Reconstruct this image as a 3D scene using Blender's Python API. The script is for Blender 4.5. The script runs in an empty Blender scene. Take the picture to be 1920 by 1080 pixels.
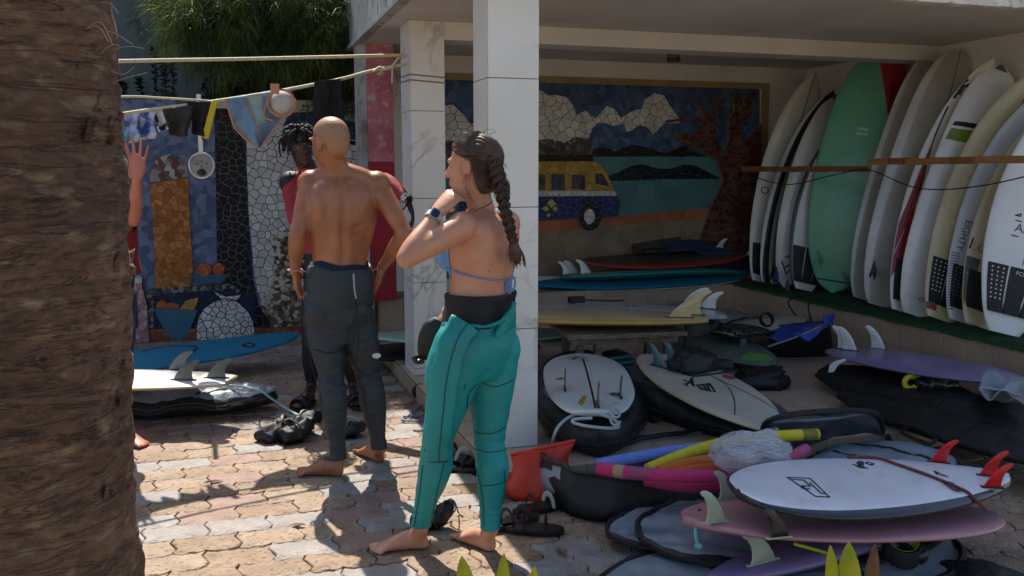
import bpy, bmesh, math, random
import numpy as np
from mathutils import Vector, Matrix, noise as mn
from mathutils.bvhtree import BVHTree
V = Vector
R = math.radians
random.seed(7)
SC = bpy.context.scene
COL = SC.collection

# ------------------------------------------------------------------ camera
FPX, PSI = 1700.0, R(17.5)
PIT = math.atan(222 / FPX)
CAM = V((0, 0, 1.5))
FH = V((math.sin(PSI), math.cos(PSI), 0))          # level direction the camera looks in
RT = V((math.cos(PSI), -math.sin(PSI), 0))         # to the right of it
FW = V((FH.x * math.cos(PIT), FH.y * math.cos(PIT), -math.sin(PIT)))
UP = V((FH.x * math.sin(PIT), FH.y * math.sin(PIT), math.cos(PIT)))
cd = bpy.data.cameras.new('camera')
cam = bpy.data.objects.new('camera', cd)
COL.objects.link(cam)
cam.location = CAM
cam.rotation_euler = (math.pi / 2 - PIT, 0, -PSI)
cd.sensor_width = 36
cd.lens = FPX / 1920 * 36
cd.clip_end = 500
SC.camera = cam

# ------------------------------------------------------------------ light
EXPOSURE, SKY, SUN = 0.68, 0.135, 5.0
SUN_EL, SUN_OFF = R(55), R(-19)                     # sun stands beyond the yard, a little to the left
sd = (FH * math.cos(SUN_OFF) + RT * math.sin(SUN_OFF)) * math.cos(SUN_EL) + V((0, 0, math.sin(SUN_EL)))
w = bpy.data.worlds.new('World')
SC.world = w
w.use_nodes = True
nt = w.node_tree
sky = nt.nodes.new('ShaderNodeTexSky')
sky.sky_type = 'NISHITA'
sky.sun_disc = False
sky.sun_elevation = SUN_EL
sky.sun_rotation = math.atan2(sd.x, sd.y)
sky.dust_density = 1.5
nt.links.new(sky.outputs[0], nt.nodes['Background'].inputs[0])
nt.nodes['Background'].inputs[1].default_value = SKY
sl = bpy.data.lights.new('sun', 'SUN')
sl.energy = SUN
sl.angle = R(0.5)
sl.color = (1, 0.925, 0.81)
sun = bpy.data.objects.new('sun', sl)
COL.objects.link(sun)
sun.rotation_euler = (-sd).to_track_quat('-Z', 'Y').to_euler()
sun.location = (0, 5, 12)
SC.view_settings.view_transform = 'Standard'
SC.view_settings.look = 'None'
SC.view_settings.gamma = 1
SC.view_settings.use_curve_mapping = False
SC.view_settings.exposure = EXPOSURE
SC.cycles.max_bounces = 8
SC.cycles.use_denoising = True

# ------------------------------------------------------------------ measuring the photograph
def ray(x, y):
    return FW * FPX + RT * (x - 960) + UP * (540 - y)
def atz(x, y, z=0.0):
    d = ray(x, y)
    return CAM + d * ((z - CAM.z) / d.z)
def aty(x, y, Y):
    d = ray(x, y)
    return CAM + d * (Y / d.y)
def J(x, y, dist):
    d = ray(x, y)
    return CAM + d * (dist / d.dot(FH))

# ------------------------------------------------------------------ materials
def lin(h):
    if isinstance(h, str):
        h = h.lstrip('#')
        h = [int(h[i:i + 2], 16) / 255 for i in (0, 2, 4)]
        return tuple((c / 12.92 if c <= .04045 else ((c + .055) / 1.055) ** 2.4) for c in h)
    return tuple(h)
MATS = {}
def mat(name, c1, c2=None, rough=.5, scale=6, detail=6, bump=0, bscale=None, bdist=.01, coat=0, metal=0, stretch=(1, 1, 1), pos=False, trans=0, lo=.35, hi=.7, c3=None, spec=None, rvar=.12, sss=0, alpha=1):
    if name in MATS:
        return MATS[name]
    m = bpy.data.materials.new(name)
    MATS[name] = m
    m.use_nodes = True
    t = m.node_tree
    b = t.nodes['Principled BSDF']
    c1 = lin(c1)
    c2 = lin(c2) if c2 else tuple(x * .82 for x in c1)
    N = lambda k: t.nodes.new('ShaderNode' + k)
    L = t.links.new
    if pos:
        co = N('NewGeometry').outputs['Position']
    else:
        co = N('TexCoord').outputs['Object']
    mp = N('Mapping')
    mp.inputs['Scale'].default_value = stretch
    L(co, mp.inputs[0])
    n = N('TexNoise')
    n.inputs['Scale'].default_value = scale
    n.inputs['Detail'].default_value = detail
    n.inputs['Roughness'].default_value = .62
    L(mp.outputs[0], n.inputs[0])
    r = N('ValToRGB')
    r.color_ramp.elements[0].position = lo
    r.color_ramp.elements[1].position = hi
    r.color_ramp.elements[0].color = (*c2, 1)
    r.color_ramp.elements[1].color = (*c1, 1)
    L(n.outputs[0], r.inputs[0])
    out = r.outputs[0]
    if c3:
        n3 = N('TexNoise')
        n3.inputs['Scale'].default_value = scale * 4.3
        n3.inputs['Detail'].default_value = 5
        L(mp.outputs[0], n3.inputs[0])
        r3 = N('ValToRGB')
        r3.color_ramp.elements[0].position = .55
        r3.color_ramp.elements[1].position = .68
        r3.color_ramp.elements[0].color = (0, 0, 0, 1)
        r3.color_ramp.elements[1].color = (1, 1, 1, 1)
        L(n3.outputs[0], r3.inputs[0])
        mx = N('Mix')
        mx.data_type = 'RGBA'
        L(r3.outputs[0], mx.inputs[0])
        L(out, mx.inputs[6])
        mx.inputs[7].default_value = (*lin(c3), 1)
        out = mx.outputs[2]
    L(out, b.inputs['Base Color'])
    mr = N('MapRange')
    mr.inputs[3].default_value = max(.02, rough - rvar)
    mr.inputs[4].default_value = min(1, rough + rvar)
    L(n.outputs[0], mr.inputs[0])
    L(mr.outputs[0], b.inputs['Roughness'])
    b.inputs['Metallic'].default_value = metal
    b.inputs['Coat Weight'].default_value = coat
    b.inputs['Coat Roughness'].default_value = .12
    b.inputs['Alpha'].default_value = alpha
    if spec is not None:
        b.inputs['Specular IOR Level'].default_value = spec
    if sss:
        b.inputs['Subsurface Weight'].default_value = sss
        b.inputs['Subsurface Radius'].default_value = (.012, .005, .003)
        b.inputs['Subsurface Scale'].default_value = 1
    if trans:
        b.inputs['Transmission Weight'].default_value = trans
    if bump:
        nb = N('TexNoise')
        nb.inputs['Scale'].default_value = bscale or scale * 6
        nb.inputs['Detail'].default_value = 7
        L(mp.outputs[0], nb.inputs[0])
        bu = N('Bump')
        bu.inputs['Strength'].default_value = bump
        bu.inputs['Distance'].default_value = bdist
        L(nb.outputs[0], bu.inputs['Height'])
        L(bu.outputs[0], b.inputs['Normal'])
    return m
def leafmat(name, c1, c2, rough=.5, tr=.45, scale=4):
    m = mat(name, c1, c2, rough, scale=scale)
    t = m.node_tree
    b = t.nodes['Principled BSDF']
    tl = t.nodes.new('ShaderNodeBsdfTranslucent')
    src = b.inputs['Base Color'].links[0].from_socket
    t.links.new(src, tl.inputs[0])
    mx = t.nodes.new('ShaderNodeMixShader')
    mx.inputs[0].default_value = tr
    t.links.new(b.outputs[0], mx.inputs[1])
    t.links.new(tl.outputs[0], mx.inputs[2])
    t.links.new(mx.outputs[0], t.nodes['Material Output'].inputs[0])
    return m

# ------------------------------------------------------------------ mesh helpers
class MB:
    def __init__(s):
        s.v, s.f, s.m = [], [], []
    def add(s, vs, fs, m=0):
        o = len(s.v)
        s.v += [V(p) for p in vs]
        s.f += [tuple(i + o for i in f) for f in fs]
        s.m += ([m] * len(fs) if isinstance(m, int) else list(m))
        return s
    def box(s, a, b, m=0):
        (x0, y0, z0), (x1, y1, z1) = a, b
        x0, x1 = sorted((x0, x1)); y0, y1 = sorted((y0, y1)); z0, z1 = sorted((z0, z1))
        return s.add([(x0, y0, z0), (x1, y0, z0), (x1, y1, z0), (x0, y1, z0), (x0, y0, z1), (x1, y0, z1), (x1, y1, z1), (x0, y1, z1)],
                     [(3, 2, 1, 0), (4, 5, 6, 7), (0, 1, 5, 4), (1, 2, 6, 5), (2, 3, 7, 6), (3, 0, 4, 7)], m)
    def bar(s, a, b, hw, hh, upv=(0, 0, 1), m=0):
        a, b = V(a), V(b)
        d = (b - a).normalized()
        u = V(upv)
        x = d.cross(u).normalized()
        u = x.cross(d).normalized()
        vs = [p + x * i * hw + u * j * hh for p in (a, b) for i, j in ((-1, -1), (1, -1), (1, 1), (-1, 1))]
        return s.add(vs, [(0, 1, 2, 3), (7, 6, 5, 4), (0, 4, 5, 1), (1, 5, 6, 2), (2, 6, 7, 3), (3, 7, 4, 0)], m)
    def rings(s, rs, m=0, closed=True, caps=True):
        n = len(rs[0]); o = len(s.v); fs = []
        for i in range(len(rs) - 1):
            for j in range(n if closed else n - 1):
                k = (j + 1) % n
                fs.append((i * n + j, i * n + k, (i + 1) * n + k, (i + 1) * n + j))
        if caps and closed:
            fs.append(tuple(range(n))[::-1])
            fs.append(tuple((len(rs) - 1) * n + j for j in range(n)))
        return s.add([p for r in rs for p in r], fs, m)
    def tube(s, pts, r, n=8, m=0, closed=False, flat=1.0, ref=None):
        pts = [V(p) for p in pts]
        N = len(pts)
        rr = r if isinstance(r, (list, tuple)) else [r] * N
        rs = []
        prev = V(ref) if ref is not None else None
        for i, p in enumerate(pts):
            a = pts[i - 1] if (i or closed) else p
            b = pts[(i + 1) % N] if (i < N - 1 or closed) else p
            d = (b - a)
            d = d.normalized() if d.length > 1e-9 else V((0, 0, 1))
            if prev is None:
                prev = V((0, 0, 1)) if abs(d.z) < .9 else V((1, 0, 0))
            u = prev - d * prev.dot(d)
            if u.length < 1e-6:
                u = d.orthogonal()
            u.normalize()
            prev = u
            x = d.cross(u)
            rs.append([p + (u * math.cos(t) * flat + x * math.sin(t)) * rr[i] for t in [2 * math.pi * k / n for k in range(n)]])
        if closed:
            o = []
            rs.append(rs[0])
            return s.rings(rs, m, True, False)
        return s.rings(rs, m)
    def ball(s, c, r, nu=12, nv=8, m=0, ax=None):
        c = V(c)
        rx, ry, rz = (r if isinstance(r, (list, tuple)) else (r, r, r))
        X, Y, Z = ax if ax else (V((1, 0, 0)), V((0, 1, 0)), V((0, 0, 1)))
        rs = []
        for i in range(1, nv):
            t = math.pi * i / nv
            rs.append([c + X * rx * math.sin(t) * math.cos(p) + Y * ry * math.sin(t) * math.sin(p) - Z * rz * math.cos(t) for p in [2 * math.pi * k / nu for k in range(nu)]])
        o = len(s.v)
        s.rings(rs, m, True, False)
        k = len(s.v)
        s.v += [c - Z * rz, c + Z * rz]
        for j in range(nu):
            a, b = o + j, o + (j + 1) % nu
            s.f.append((k, b, a)); s.m.append(m)
            q = o + (len(rs) - 1) * nu
            s.f.append((q + j, q + (j + 1) % nu, k + 1)); s.m.append(m)
        return s
    def mesh(s, name, mats, smooth=True, inv=None):
        me = bpy.data.meshes.new(name)
        vs = [inv @ p for p in s.v] if inv is not None else s.v
        me.from_pydata([tuple(p) for p in vs], [], s.f)
        for m in (mats if isinstance(mats, (list, tuple)) else [mats]):
            me.materials.append(m)
        if any(s.m):
            me.polygons.foreach_set('material_index', s.m)
        if smooth:
            me.polygons.foreach_set('use_smooth', [True] * len(me.polygons))
            if smooth != 'all':
                me.set_sharp_from_angle(angle=R(38))
        me.update()
        return me
    def build(s, name, mats, parent=None, smooth=True, world=True):
        """one mesh object; vertices are world points, stored in the parent's frame"""
        inv = wm(parent).inverted() if (parent is not None and world) else None
        me = s.mesh(name, mats, smooth, inv)
        return link(name, me, parent)
def wm(o):
    m = o.matrix_basis.copy()
    while o.parent:
        o = o.parent
        m = o.matrix_basis @ m
    return m
def link(name, data, parent=None):
    o = bpy.data.objects.new(name, data)
    COL.objects.link(o)
    if parent is not None:
        o.parent = parent
    return o
def tag(o, label=None, cat=None, group=None, kind=None):
    for k, x in (('label', label), ('category', cat), ('group', group), ('kind', kind)):
        if x:
            o[k] = x
    return o
def thing(name, label, cat, at=(0, 0, 0), group=None, mtx=None):
    o = link(name, None)
    if mtx is not None:
        o.matrix_basis = mtx
    else:
        o.location = at
    o.empty_display_size = .1
    return tag(o, label, cat, group)
def single(mb, name, mats, label, cat, at, group=None, smooth=True):
    """a thing that is one mesh, its origin at its base"""
    me = mb.mesh(name, mats, smooth, Matrix.Translation(V(at)).inverted())
    o = link(name, me)
    o.location = at
    return tag(o, label, cat, group)
def bez(pts, n=8):
    """smooth curve through points"""
    pts = [V(p) for p in pts]
    if len(pts) < 3:
        return [pts[0].lerp(pts[-1], i / n) for i in range(n + 1)]
    out = []
    for i in range(len(pts) - 1):
        a = pts[max(i - 1, 0)]; b = pts[i]; c = pts[i + 1]; d = pts[min(i + 2, len(pts) - 1)]
        for k in range(n):
            t = k / n
            out.append(.5 * ((2 * b) + (c - a) * t + (2 * a - 5 * b + 4 * c - d) * t * t + (3 * b - a - 3 * c + d) * t ** 3))
    out.append(pts[-1])
    return out
def interp(tab, u):
    """smooth value from a table of (u, value)"""
    for i in range(len(tab) - 1):
        if u <= tab[i + 1][0] or i == len(tab) - 2:
            a = tab[max(i - 1, 0)]; b = tab[i]; c = tab[i + 1]; d = tab[min(i + 2, len(tab) - 1)]
            h = c[0] - b[0]
            t = min(max((u - b[0]) / h, 0), 1)
            m0 = (c[1] - a[1]) / max(c[0] - a[0], 1e-6) * h
            m1 = (d[1] - b[1]) / max(d[0] - b[0], 1e-6) * h
            return (2 * t ** 3 - 3 * t * t + 1) * b[1] + (t ** 3 - 2 * t * t + t) * m0 + (-2 * t ** 3 + 3 * t * t) * c[1] + (t ** 3 - t * t) * m1
def text_mesh(txt, size, extrude=0.0, align='CENTER'):
    cu = bpy.data.curves.new('lettering', 'FONT')
    cu.body = txt
    cu.size = size
    cu.extrude = extrude
    cu.align_x = align
    cu.align_y = 'CENTER'
    o = bpy.data.objects.new('lettering', cu)
    COL.objects.link(o)
    dg = bpy.context.evaluated_depsgraph_get()
    me = bpy.data.meshes.new_from_object(o.evaluated_get(dg))
    bpy.data.objects.remove(o)
    vs = [v.co.copy() for v in me.vertices]
    fs = [tuple(p.vertices) for p in me.polygons]
    bpy.data.meshes.remove(me)
    return vs, fs
def nz(p, s=1.0, o=0.0):
    return mn.noise(V(p) * s + V((o, o * 1.7, -o)))

# plain paints and fabrics
BLACK = mat('black_neoprene', '#16171a', '#0c0d0f', .6, scale=14, bump=.15, bscale=300, bdist=.002)
BLACKNYL = mat('black_nylon', '#1a1b1e', '#101113', .55, scale=9, bump=.55, bscale=8, bdist=.025)
PLASTIC = mat('black_plastic', '#141416', None, .35, scale=20)
WHITE = mat('white_print', '#d9d8d2', None, .45)
INK = mat('black_print', '#111214', None, .4)
SILVER = mat('silver_bag_fabric', '#9aa5b1', '#76828f', .42, scale=5, bump=.55, bscale=7, bdist=.025, metal=.15)
GREYCLOTH = mat('grey_bag_fabric', '#7c8086', '#5f646b', .6, scale=5, bump=.5, bscale=14, bdist=.012)
PAINT = mat('cream_wall_paint', '#dfddd8', '#cecbc5', .75, scale=1.6, bump=.15, bscale=40, bdist=.004, pos=True)
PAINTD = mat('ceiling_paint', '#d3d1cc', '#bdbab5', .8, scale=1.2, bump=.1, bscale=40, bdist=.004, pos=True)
GROUT = mat('cement_grout', '#6d665c', '#565048', .9, scale=9, pos=True, bump=.3)

# ================================================================== ground and paving
XL, YF, PZ, LZ, LX, LY = 1.157, 3.9, 0.1, 0.45, 4.45, 7.3
YB, XR, CZ = 7.75, 5.45, 2.47
m_ = MB().box((-60, -40, -.3), (60, 80, -.045))
g = m_.build('ground', mat('sandy_soil', '#9c8a6c', '#7c6c54', .95, scale=3, pos=True, bump=.4, bscale=30))
tag(g, kind='structure')
pave = MB().box((-4.2, 1.2, -.04), (5.6, 8.6, -.012)).build('pavement', mat('paving_joint_sand', '#8a7557', '#665540', .95, scale=14, pos=True, bump=.5, bscale=80))
tag(pave, kind='structure')
PAVC = [('cream', '#a8917a', '#7f6953', '#66523f'), ('pale_grey', '#a39b94', '#79726c', '#8b837c'), ('rose', '#a38678', '#7b5f53', '#8f766a'), ('ochre', '#9e856b', '#755d49', '#5e4735')]
PAVM = [mat('paver_' + n, a, b, .68, scale=9, detail=10, bump=.9, bscale=60, bdist=.012, pos=True, c3=c, lo=.3, hi=.72) for n, a, b, c in PAVC]
PW, PH = .25, .158
def wavy(a, b, amp, n=7):
    a, b = V(a), V(b)
    d = b - a
    nn = V((-d.y, d.x, 0)).normalized()
    return [a + d * (k / n) + nn * amp * (.25 + abs(math.sin(2 * math.pi * k / n)) + .5 * math.sin(math.pi * k / n)) * (1 if k else 0) for k in range(n)]
def paver_outline():
    h, w2 = PH / 2, PW / 2
    e1 = wavy((-w2, -h, 0), (0, -h, 0), -.0125)      # two bottom half edges
    e2 = wavy((0, -h, 0), (w2, -h, 0), -.0110)
    e3 = [V((w2, -h, 0)) + V((.014 * math.sin(2 * math.pi * k / 4), PH * k / 4, 0)) for k in range(4)]
    e4 = [p + V((w2, PH, 0)) for p in wavy((-w2, -h, 0), (0, -h, 0), -.0125)] + [V((w2, h, 0))]
    e5 = [p + V((-w2, PH, 0)) for p in wavy((0, -h, 0), (w2, -h, 0), -.0110)] + [V((0, h, 0))]
    top = e4[::-1][1:] if False else None
    right = [V((w2, h, 0))]
    t4 = [V((0, h, 0))] + [p for p in e4[1:]]       # top right half, x from 0 to w2
    t5 = [V((-w2, h, 0))] + [p for p in e5[1:]]     # top left half
    e6 = [p + V((-PW, 0, 0)) for p in e3]
    return e1 + e2 + e3 + t4[::-1][:-1] + t5[::-1] + e6[1:][::-1]
PO = paver_outline()
def paver_mb(jit=0.0, seed=0, at=V((0, 0, 0))):
    rnd = random.Random(seed)
    k0 = .990 - rnd.random() * .014
    out = [p * k0 for p in PO]
    n = len(out)
    low = [V((p.x, p.y, -.03)) + at for p in out]
    mid = [V((p.x, p.y, -.004)) + at for p in out]
    top = [V((p.x * .97, p.y * .955, (rnd.random() - .5) * .0035)) + at for p in out]
    mb = MB()
    mb.rings([low, mid, top], 0, True, False)
    c = len(mb.v)
    mb.v.append(V((0, 0, .0005)) + at)
    for j in range(n):
        mb.f.append((2 * n + j, 2 * n + (j + 1) % n, c)); mb.m.append(0)
    return mb
pmesh = {}
for k in range(4):
    for s in range(4):
        pmesh[k, s] = paver_mb(seed=s).mesh('paver', PAVM[k], True)
spots = []
row = 0
y = 1.35
while y < 8.35:
    x = -4.0 + (PW / 2 if row % 2 else 0)
    while x < 5.4:
        inside = x > XL - .1 and y > YF - .05
        if not inside:
            spots.append((x, y, row))
        x += PW
    y += PH
    row += 1
def in_frame(p, pad=30):
    d = V(p) - CAM
    z = d.dot(FW)
    if z < .3:
        return False
    X, Yp = 960 + FPX * d.dot(RT) / z, 540 - FPX * d.dot(UP) / z
    return 240 - pad < X < 1920 + pad and -pad < Yp < 1080 + pad
rndp = random.Random(4)
seen = sorted([s for s in spots if in_frame((s[0], s[1], 0), 60)], key=lambda s: (V((s[0], s[1], 0)) - CAM).length)
near = set(seen[:300])
rest = [MB() for _ in range(4)]
for (x, y, row) in spots:
    band = mn.noise(V((x * .25, row * .83, 3.1))) + .5 * mn.noise(V((x * .9, row * 2.7, 1.1)))
    k = rndp.choices([0, 1, 2, 3], [max(.03, .36 + band * 1.2), max(.03, .30 - band * 1.5), .16, max(.03, .24 + band * .8)])[0]
    z = rndp.uniform(-.004, .003)
    if (x, y, row) in near:
        o = link('paver', pmesh[k, rndp.randrange(4)], pave)
        o.location = (x, y, z)
        o.rotation_euler = (rndp.gauss(0, .008), rndp.gauss(0, .008), rndp.gauss(0, .012))
    else:
        q = paver_mb(seed=rndp.randrange(99), at=V((x, y, z)))
        rest[k].add(q.v, q.f)
allr = MB()
for k in range(4):
    allr.add(rest[k].v, rest[k].f, k)
tag(allr.build('outer_pavers', PAVM, pave), kind='stuff')

# ================================================================== pavilion
pav = thing('pavilion', 'open white concrete pavilion with marble tiled pillars sheltering the surfboards', 'building', (XL, YF, 0))
TILEF = mat('beige_floor_tile', '#c9b09c', '#b29985', .42, scale=2.2, pos=True, bump=.08, bscale=30, c3='#ab927f')
TILER = mat('beige_riser_tile', '#b49c84', '#9a8470', .5, scale=3, pos=True, bump=.1, bscale=30)
JOINT = mat('dark_tile_joint', '#4a3a31', '#35291f', .9, scale=10, pos=True)
fl = MB().box((XL, YF + .008, -.03), (XR + .2, YB + .1, PZ - .006)).build('floor_platform', JOINT, pav)
ts = .45
def slab_tile(mb, a, b, bev=.003):
    """thin tile with eased top edges"""
    return mb.box(a, b)
nx = int((XR - XL) / ts) + 1
ny = int((LY - YF) / ts) + 1
for i in range(nx):
    for j in range(ny):
        x0, y0 = XL + i * ts, YF + j * ts
        x1, y1 = min(x0 + ts, LX + .05), min(y0 + ts, LY + .02)
        if x1 - x0 < .05 or y1 - y0 < .05:
            continue
        MB().box((x0 + .002, y0 + .002, PZ - .008), (x1 - .002, y1 - .002, PZ + random.uniform(-.0005, .0005))).build('tile', TILEF, fl, False)
for i in range(nx + 1):
    x0 = XL + i * ts
    MB().box((x0 + .002, YF, -.01), (min(x0 + ts, 6) - .002, YF + .0075, PZ - .0095)).build('tile', TILER, fl, False)
for j in range(8):
    y0 = YF + .01 + j * ts
    MB().box((XL - .008, y0 + .002, -.01), (XL - .0005, y0 + ts - .002, PZ - .0095)).build('tile', TILER, fl, False)
# ledge round the back and the right side
m_ = MB().box((1.165, LY + .008, PZ - .02), (XR + .2, YB + .1, LZ)).box((LX + .008, YF + .01, PZ - .02), (XR + .2, LY + .008, LZ - .0005))
led = m_.build('ledge', mat('ledge_cement', '#9a8873', '#7f6f5d', .7, scale=3, pos=True), pav)
k = 0
x = 1.165
while x < LX:
    for r_ in range(2):
        MB().box((x + .0015, LY, PZ + r_ * .175 + .0015), (min(x + .2, LX) - .0015, LY + .0075, PZ + r_ * .175 + .1735)).build('tile', TILER, led, False)
    x += .2
y = YF + .02
while y < LY - .02:
    for r_ in range(2):
        MB().box((LX, y + .0015, PZ + r_ * .175 + .0015), (LX + .0075, min(y + .2, LY) - .0015, PZ + r_ * .175 + .1735)).build('tile', TILER, led, False)
    y += .2
for j in range(3):
    for r_ in range(2):
        MB().box((1.157, LY + .01 + j * .15, PZ + r_ * .175 + .0015), (1.1645, LY + .157 + j * .15, PZ + r_ * .175 + .1735)).build('tile', TILER, led, False)
# walls, ceiling, roof
MB().box((1.31, YB, -.1), (XR + .25, YB + .15, 2.7)).build('back_wall', PAINT, pav)
MB().box((XR, 3.6, -.1), (XR + .2, YB - .002, CZ - .002)).build('side_wall', PAINT, pav)
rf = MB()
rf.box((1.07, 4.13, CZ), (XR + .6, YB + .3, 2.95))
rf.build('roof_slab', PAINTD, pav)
FASC = mat('weathered_white_render', '#b9b9b6', '#8a8c8c', .85, scale=3.2, pos=True, bump=.4, bscale=24, c3='#6e6c66', stretch=(1, 1, .5))
# side fascia with a drip moulding, front fascia with a broken lower edge
fb = MB().box((1.02, 4.13, 2.50), (1.068, YB + .05, 3.0))
fb.box((1.0, 4.10, 2.47), (1.068, YB + .07, 2.498))
fb.build('fascia', FASC, pav)
ff = MB()
n = 120
lowp, hip = [], []
for i in range(n + 1):
    x = 1.07 + (XR + .5 - 1.07) * i / n
    ch = max(0, nz((x * 3.1, 0, 4)) - .1) * .06 + max(0, nz((x * 14, 2, 4))) * .012
    lowp.append((x, 2.385 + ch))
for i in range(n):
    (a, za), (b, zb) = lowp[i], lowp[i + 1]
    o = len(ff.v)
    ff.add([(a, 4.08, za), (b, 4.08, zb), (b, 4.08, 3.0), (a, 4.08, 3.0), (a, 4.128, za - .002 + nz((a * 9, 1, 1)) * .012), (b, 4.128, zb - .002 + nz((b * 9, 1, 1)) * .012), (b, 4.128, 3.0), (a, 4.128, 3.0)],
           [(0, 1, 2, 3), (4, 7, 6, 5), (0, 4, 5, 1)])
ff.build('fascia', mat('chipped_white_render', '#dcd8ce', '#c2baae', .8, scale=5, pos=True, bump=.5, bscale=20, c3='#8b8175'), pav)
bm_ = MB().box((1.42, 6.0, 2.352), (XR - .002, 6.24, CZ - .002))
bm_.build('beam', PAINT, pav)
MARB = mat('white_marble_tile', '#e6e4de', '#d8d5cd', .25, scale=1.4, pos=True, rvar=.05)
def marble_vein(m):
    t = m.node_tree
    b = t.nodes['Principled BSDF']
    src = b.inputs['Base Color'].links[0].from_socket
    g_ = t.nodes.new('ShaderNodeNewGeometry')
    mp = t.nodes.new('ShaderNodeMapping')
    mp.inputs['Rotation'].default_value = (.6, .5, .3)
    t.links.new(g_.outputs['Position'], mp.inputs[0])
    wv = t.nodes.new('ShaderNodeTexNoise')
    wv.inputs['Scale'].default_value = 2.1
    wv.inputs['Detail'].default_value = 8
    wv.inputs['Distortion'].default_value = 1.3
    t.links.new(mp.outputs[0], wv.inputs[0])
    ab = t.nodes.new('ShaderNodeMath'); ab.operation = 'SUBTRACT'; ab.inputs[1].default_value = .5
    a2 = t.nodes.new('ShaderNodeMath'); a2.operation = 'ABSOLUTE'
    t.links.new(wv.outputs[0], ab.inputs[0]); t.links.new(ab.outputs[0], a2.inputs[0])
    rp = t.nodes.new('ShaderNodeValToRGB')
    rp.color_ramp.elements[0].color = (1, 1, 1, 1); rp.color_ramp.elements[0].position = 0
    rp.color_ramp.elements[1].color = (0, 0, 0, 1); rp.color_ramp.elements[1].position = .03
    t.links.new(a2.outputs[0], rp.inputs[0])
    ms = t.nodes.new('ShaderNodeTexNoise'); ms.inputs['Scale'].default_value = 1.7
    t.links.new(mp.outputs[0], ms.inputs[0])
    r2 = t.nodes.new('ShaderNodeValToRGB'); r2.color_ramp.elements[0].position = .44; r2.color_ramp.elements[1].position = .6
    t.links.new(ms.outputs[0], r2.inputs[0])
    mu = t.nodes.new('ShaderNodeMath'); mu.operation = 'MULTIPLY'
    t.links.new(rp.outputs[0], mu.inputs[0]); t.links.new(r2.outputs[0], mu.inputs[1])
    m2 = t.nodes.new('ShaderNodeMath'); m2.operation = 'MULTIPLY'; m2.inputs[1].default_value = .6
    t.links.new(mu.outputs[0], m2.inputs[0])
    mx = t.nodes.new('ShaderNodeMix'); mx.data_type = 'RGBA'
    t.links.new(m2.outputs[0], mx.inputs[0]); t.links.new(src, mx.inputs[6])
    mx.inputs[7].default_value = (*lin('#7d7a74'), 1)
    t.links.new(mx.outputs[2], b.inputs['Base Color'])
marble_vein(MARB)
def pillar(x0, x1, y0, y1, z0, z1, seams, label):
    p = MB().box((x0 + .008, y0 + .008, z0), (x1 - .008, y1 - .008, z1)).build('pillar', JOINT, pav)
    p['label'] = label
    zs = [z0] + seams + [z1]
    for a, b in zip(zs, zs[1:]):
        a += .002; b -= .002
        for q in (((x0 + .005, y0, a), (x1, y0 + .0075, b)), ((x0 + .002, y1 - .0075, a), (x1 - .002, y1, b)),
                  ((x0, y0 + .012, a), (x0 + .0075, y1 - .009, b)), ((x1 - .0075, y0 + .009, a), (x1, y1 - .009, b))):
            MB().box(*q).build('tile', MARB, p, False)
pillar(1.216, 1.476, 4.25, 4.51, PZ + .001, CZ - .001, [.71, 1.317, 1.936], 'front marble pillar behind the woman')
pillar(1.19, 1.422, 6.0, 6.33, PZ + .001, CZ - .001, [.15, .739, 1.308, 1.886], 'rear marble pillar with ropes tied to it')
# pink and red corner column, red post
PINK = mat('faded_pink_paint', '#bb7a80', '#9c4a57', .8, scale=4, pos=True, bump=.25, bscale=30, c3='#b5a09b')
REDP = mat('red_wall_paint', '#a3152b', '#861022', .65, scale=3, pos=True, bump=.15, bscale=30)
cc = MB().box((1.09, 7.2, LZ + .002), (1.295, 7.5, 1.56)).build('corner_column', REDP, pav)
MB().box((1.09, 7.2, 1.562), (1.295, 7.5, CZ - .002)).build('faded_upper_section', PINK, cc)
MB().box((1.03, 7.22, .0), (1.088, 7.48, CZ - .002)).build('column_edge_strip', FASC, cc)
MB().box((XR - .25, 6.26, LZ + .002), (XR - .10, 6.42, 2.46)).build('red_post', REDP, pav)
# corner lamp under the beam
lp = thing('ceiling_lamp', 'small grey cylindrical lamp under the pavilion ceiling', 'lamp', aty(1263, 108, 6.6))
c = lp.location
MB().tube([c + V((0, 0, .0)), c + V((0, 0, .18))], [.048, .05], 16).build('lamp_body', mat('dull_galvanised', '#77746e', '#55524d', .5, metal=.4), lp)
MB().tube([c + V((0, 0, -.03)), c + V((0, 0, -.001))], [.053, .053], 16).build('lamp_rim', mat('dark_lamp_rim', '#2d2a28', None, .5), lp)

# ================================================================== mosaics
def clip_half(poly, px, py, nx_, ny_):
    out = []
    n = len(poly)
    for i in range(n):
        a, b = poly[i], poly[(i + 1) % n]
        da = (a[0] - px) * nx_ + (a[1] - py) * ny_
        db = (b[0] - px) * nx_ + (b[1] - py) * ny_
        if da <= 0:
            out.append(a)
        if (da < 0 < db) or (db < 0 < da):
            t = da / (da - db)
            out.append((a[0] + (b[0] - a[0]) * t, a[1] + (b[1] - a[1]) * t))
    return out
def area(p):
    return .5 * sum(p[i][0] * p[(i + 1) % len(p)][1] - p[(i + 1) % len(p)][0] * p[i][1] for i in range(len(p)))
def inside(pt, poly):
    x, y = pt
    c = False
    j = len(poly) - 1
    for i in range(len(poly)):
        (xi, yi), (xj, yj) = poly[i], poly[j]
        if (yi > y) != (yj > y) and x < (xj - xi) * (y - yi) / (yj - yi) + xi:
            c = not c
        j = i
    return c
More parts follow.
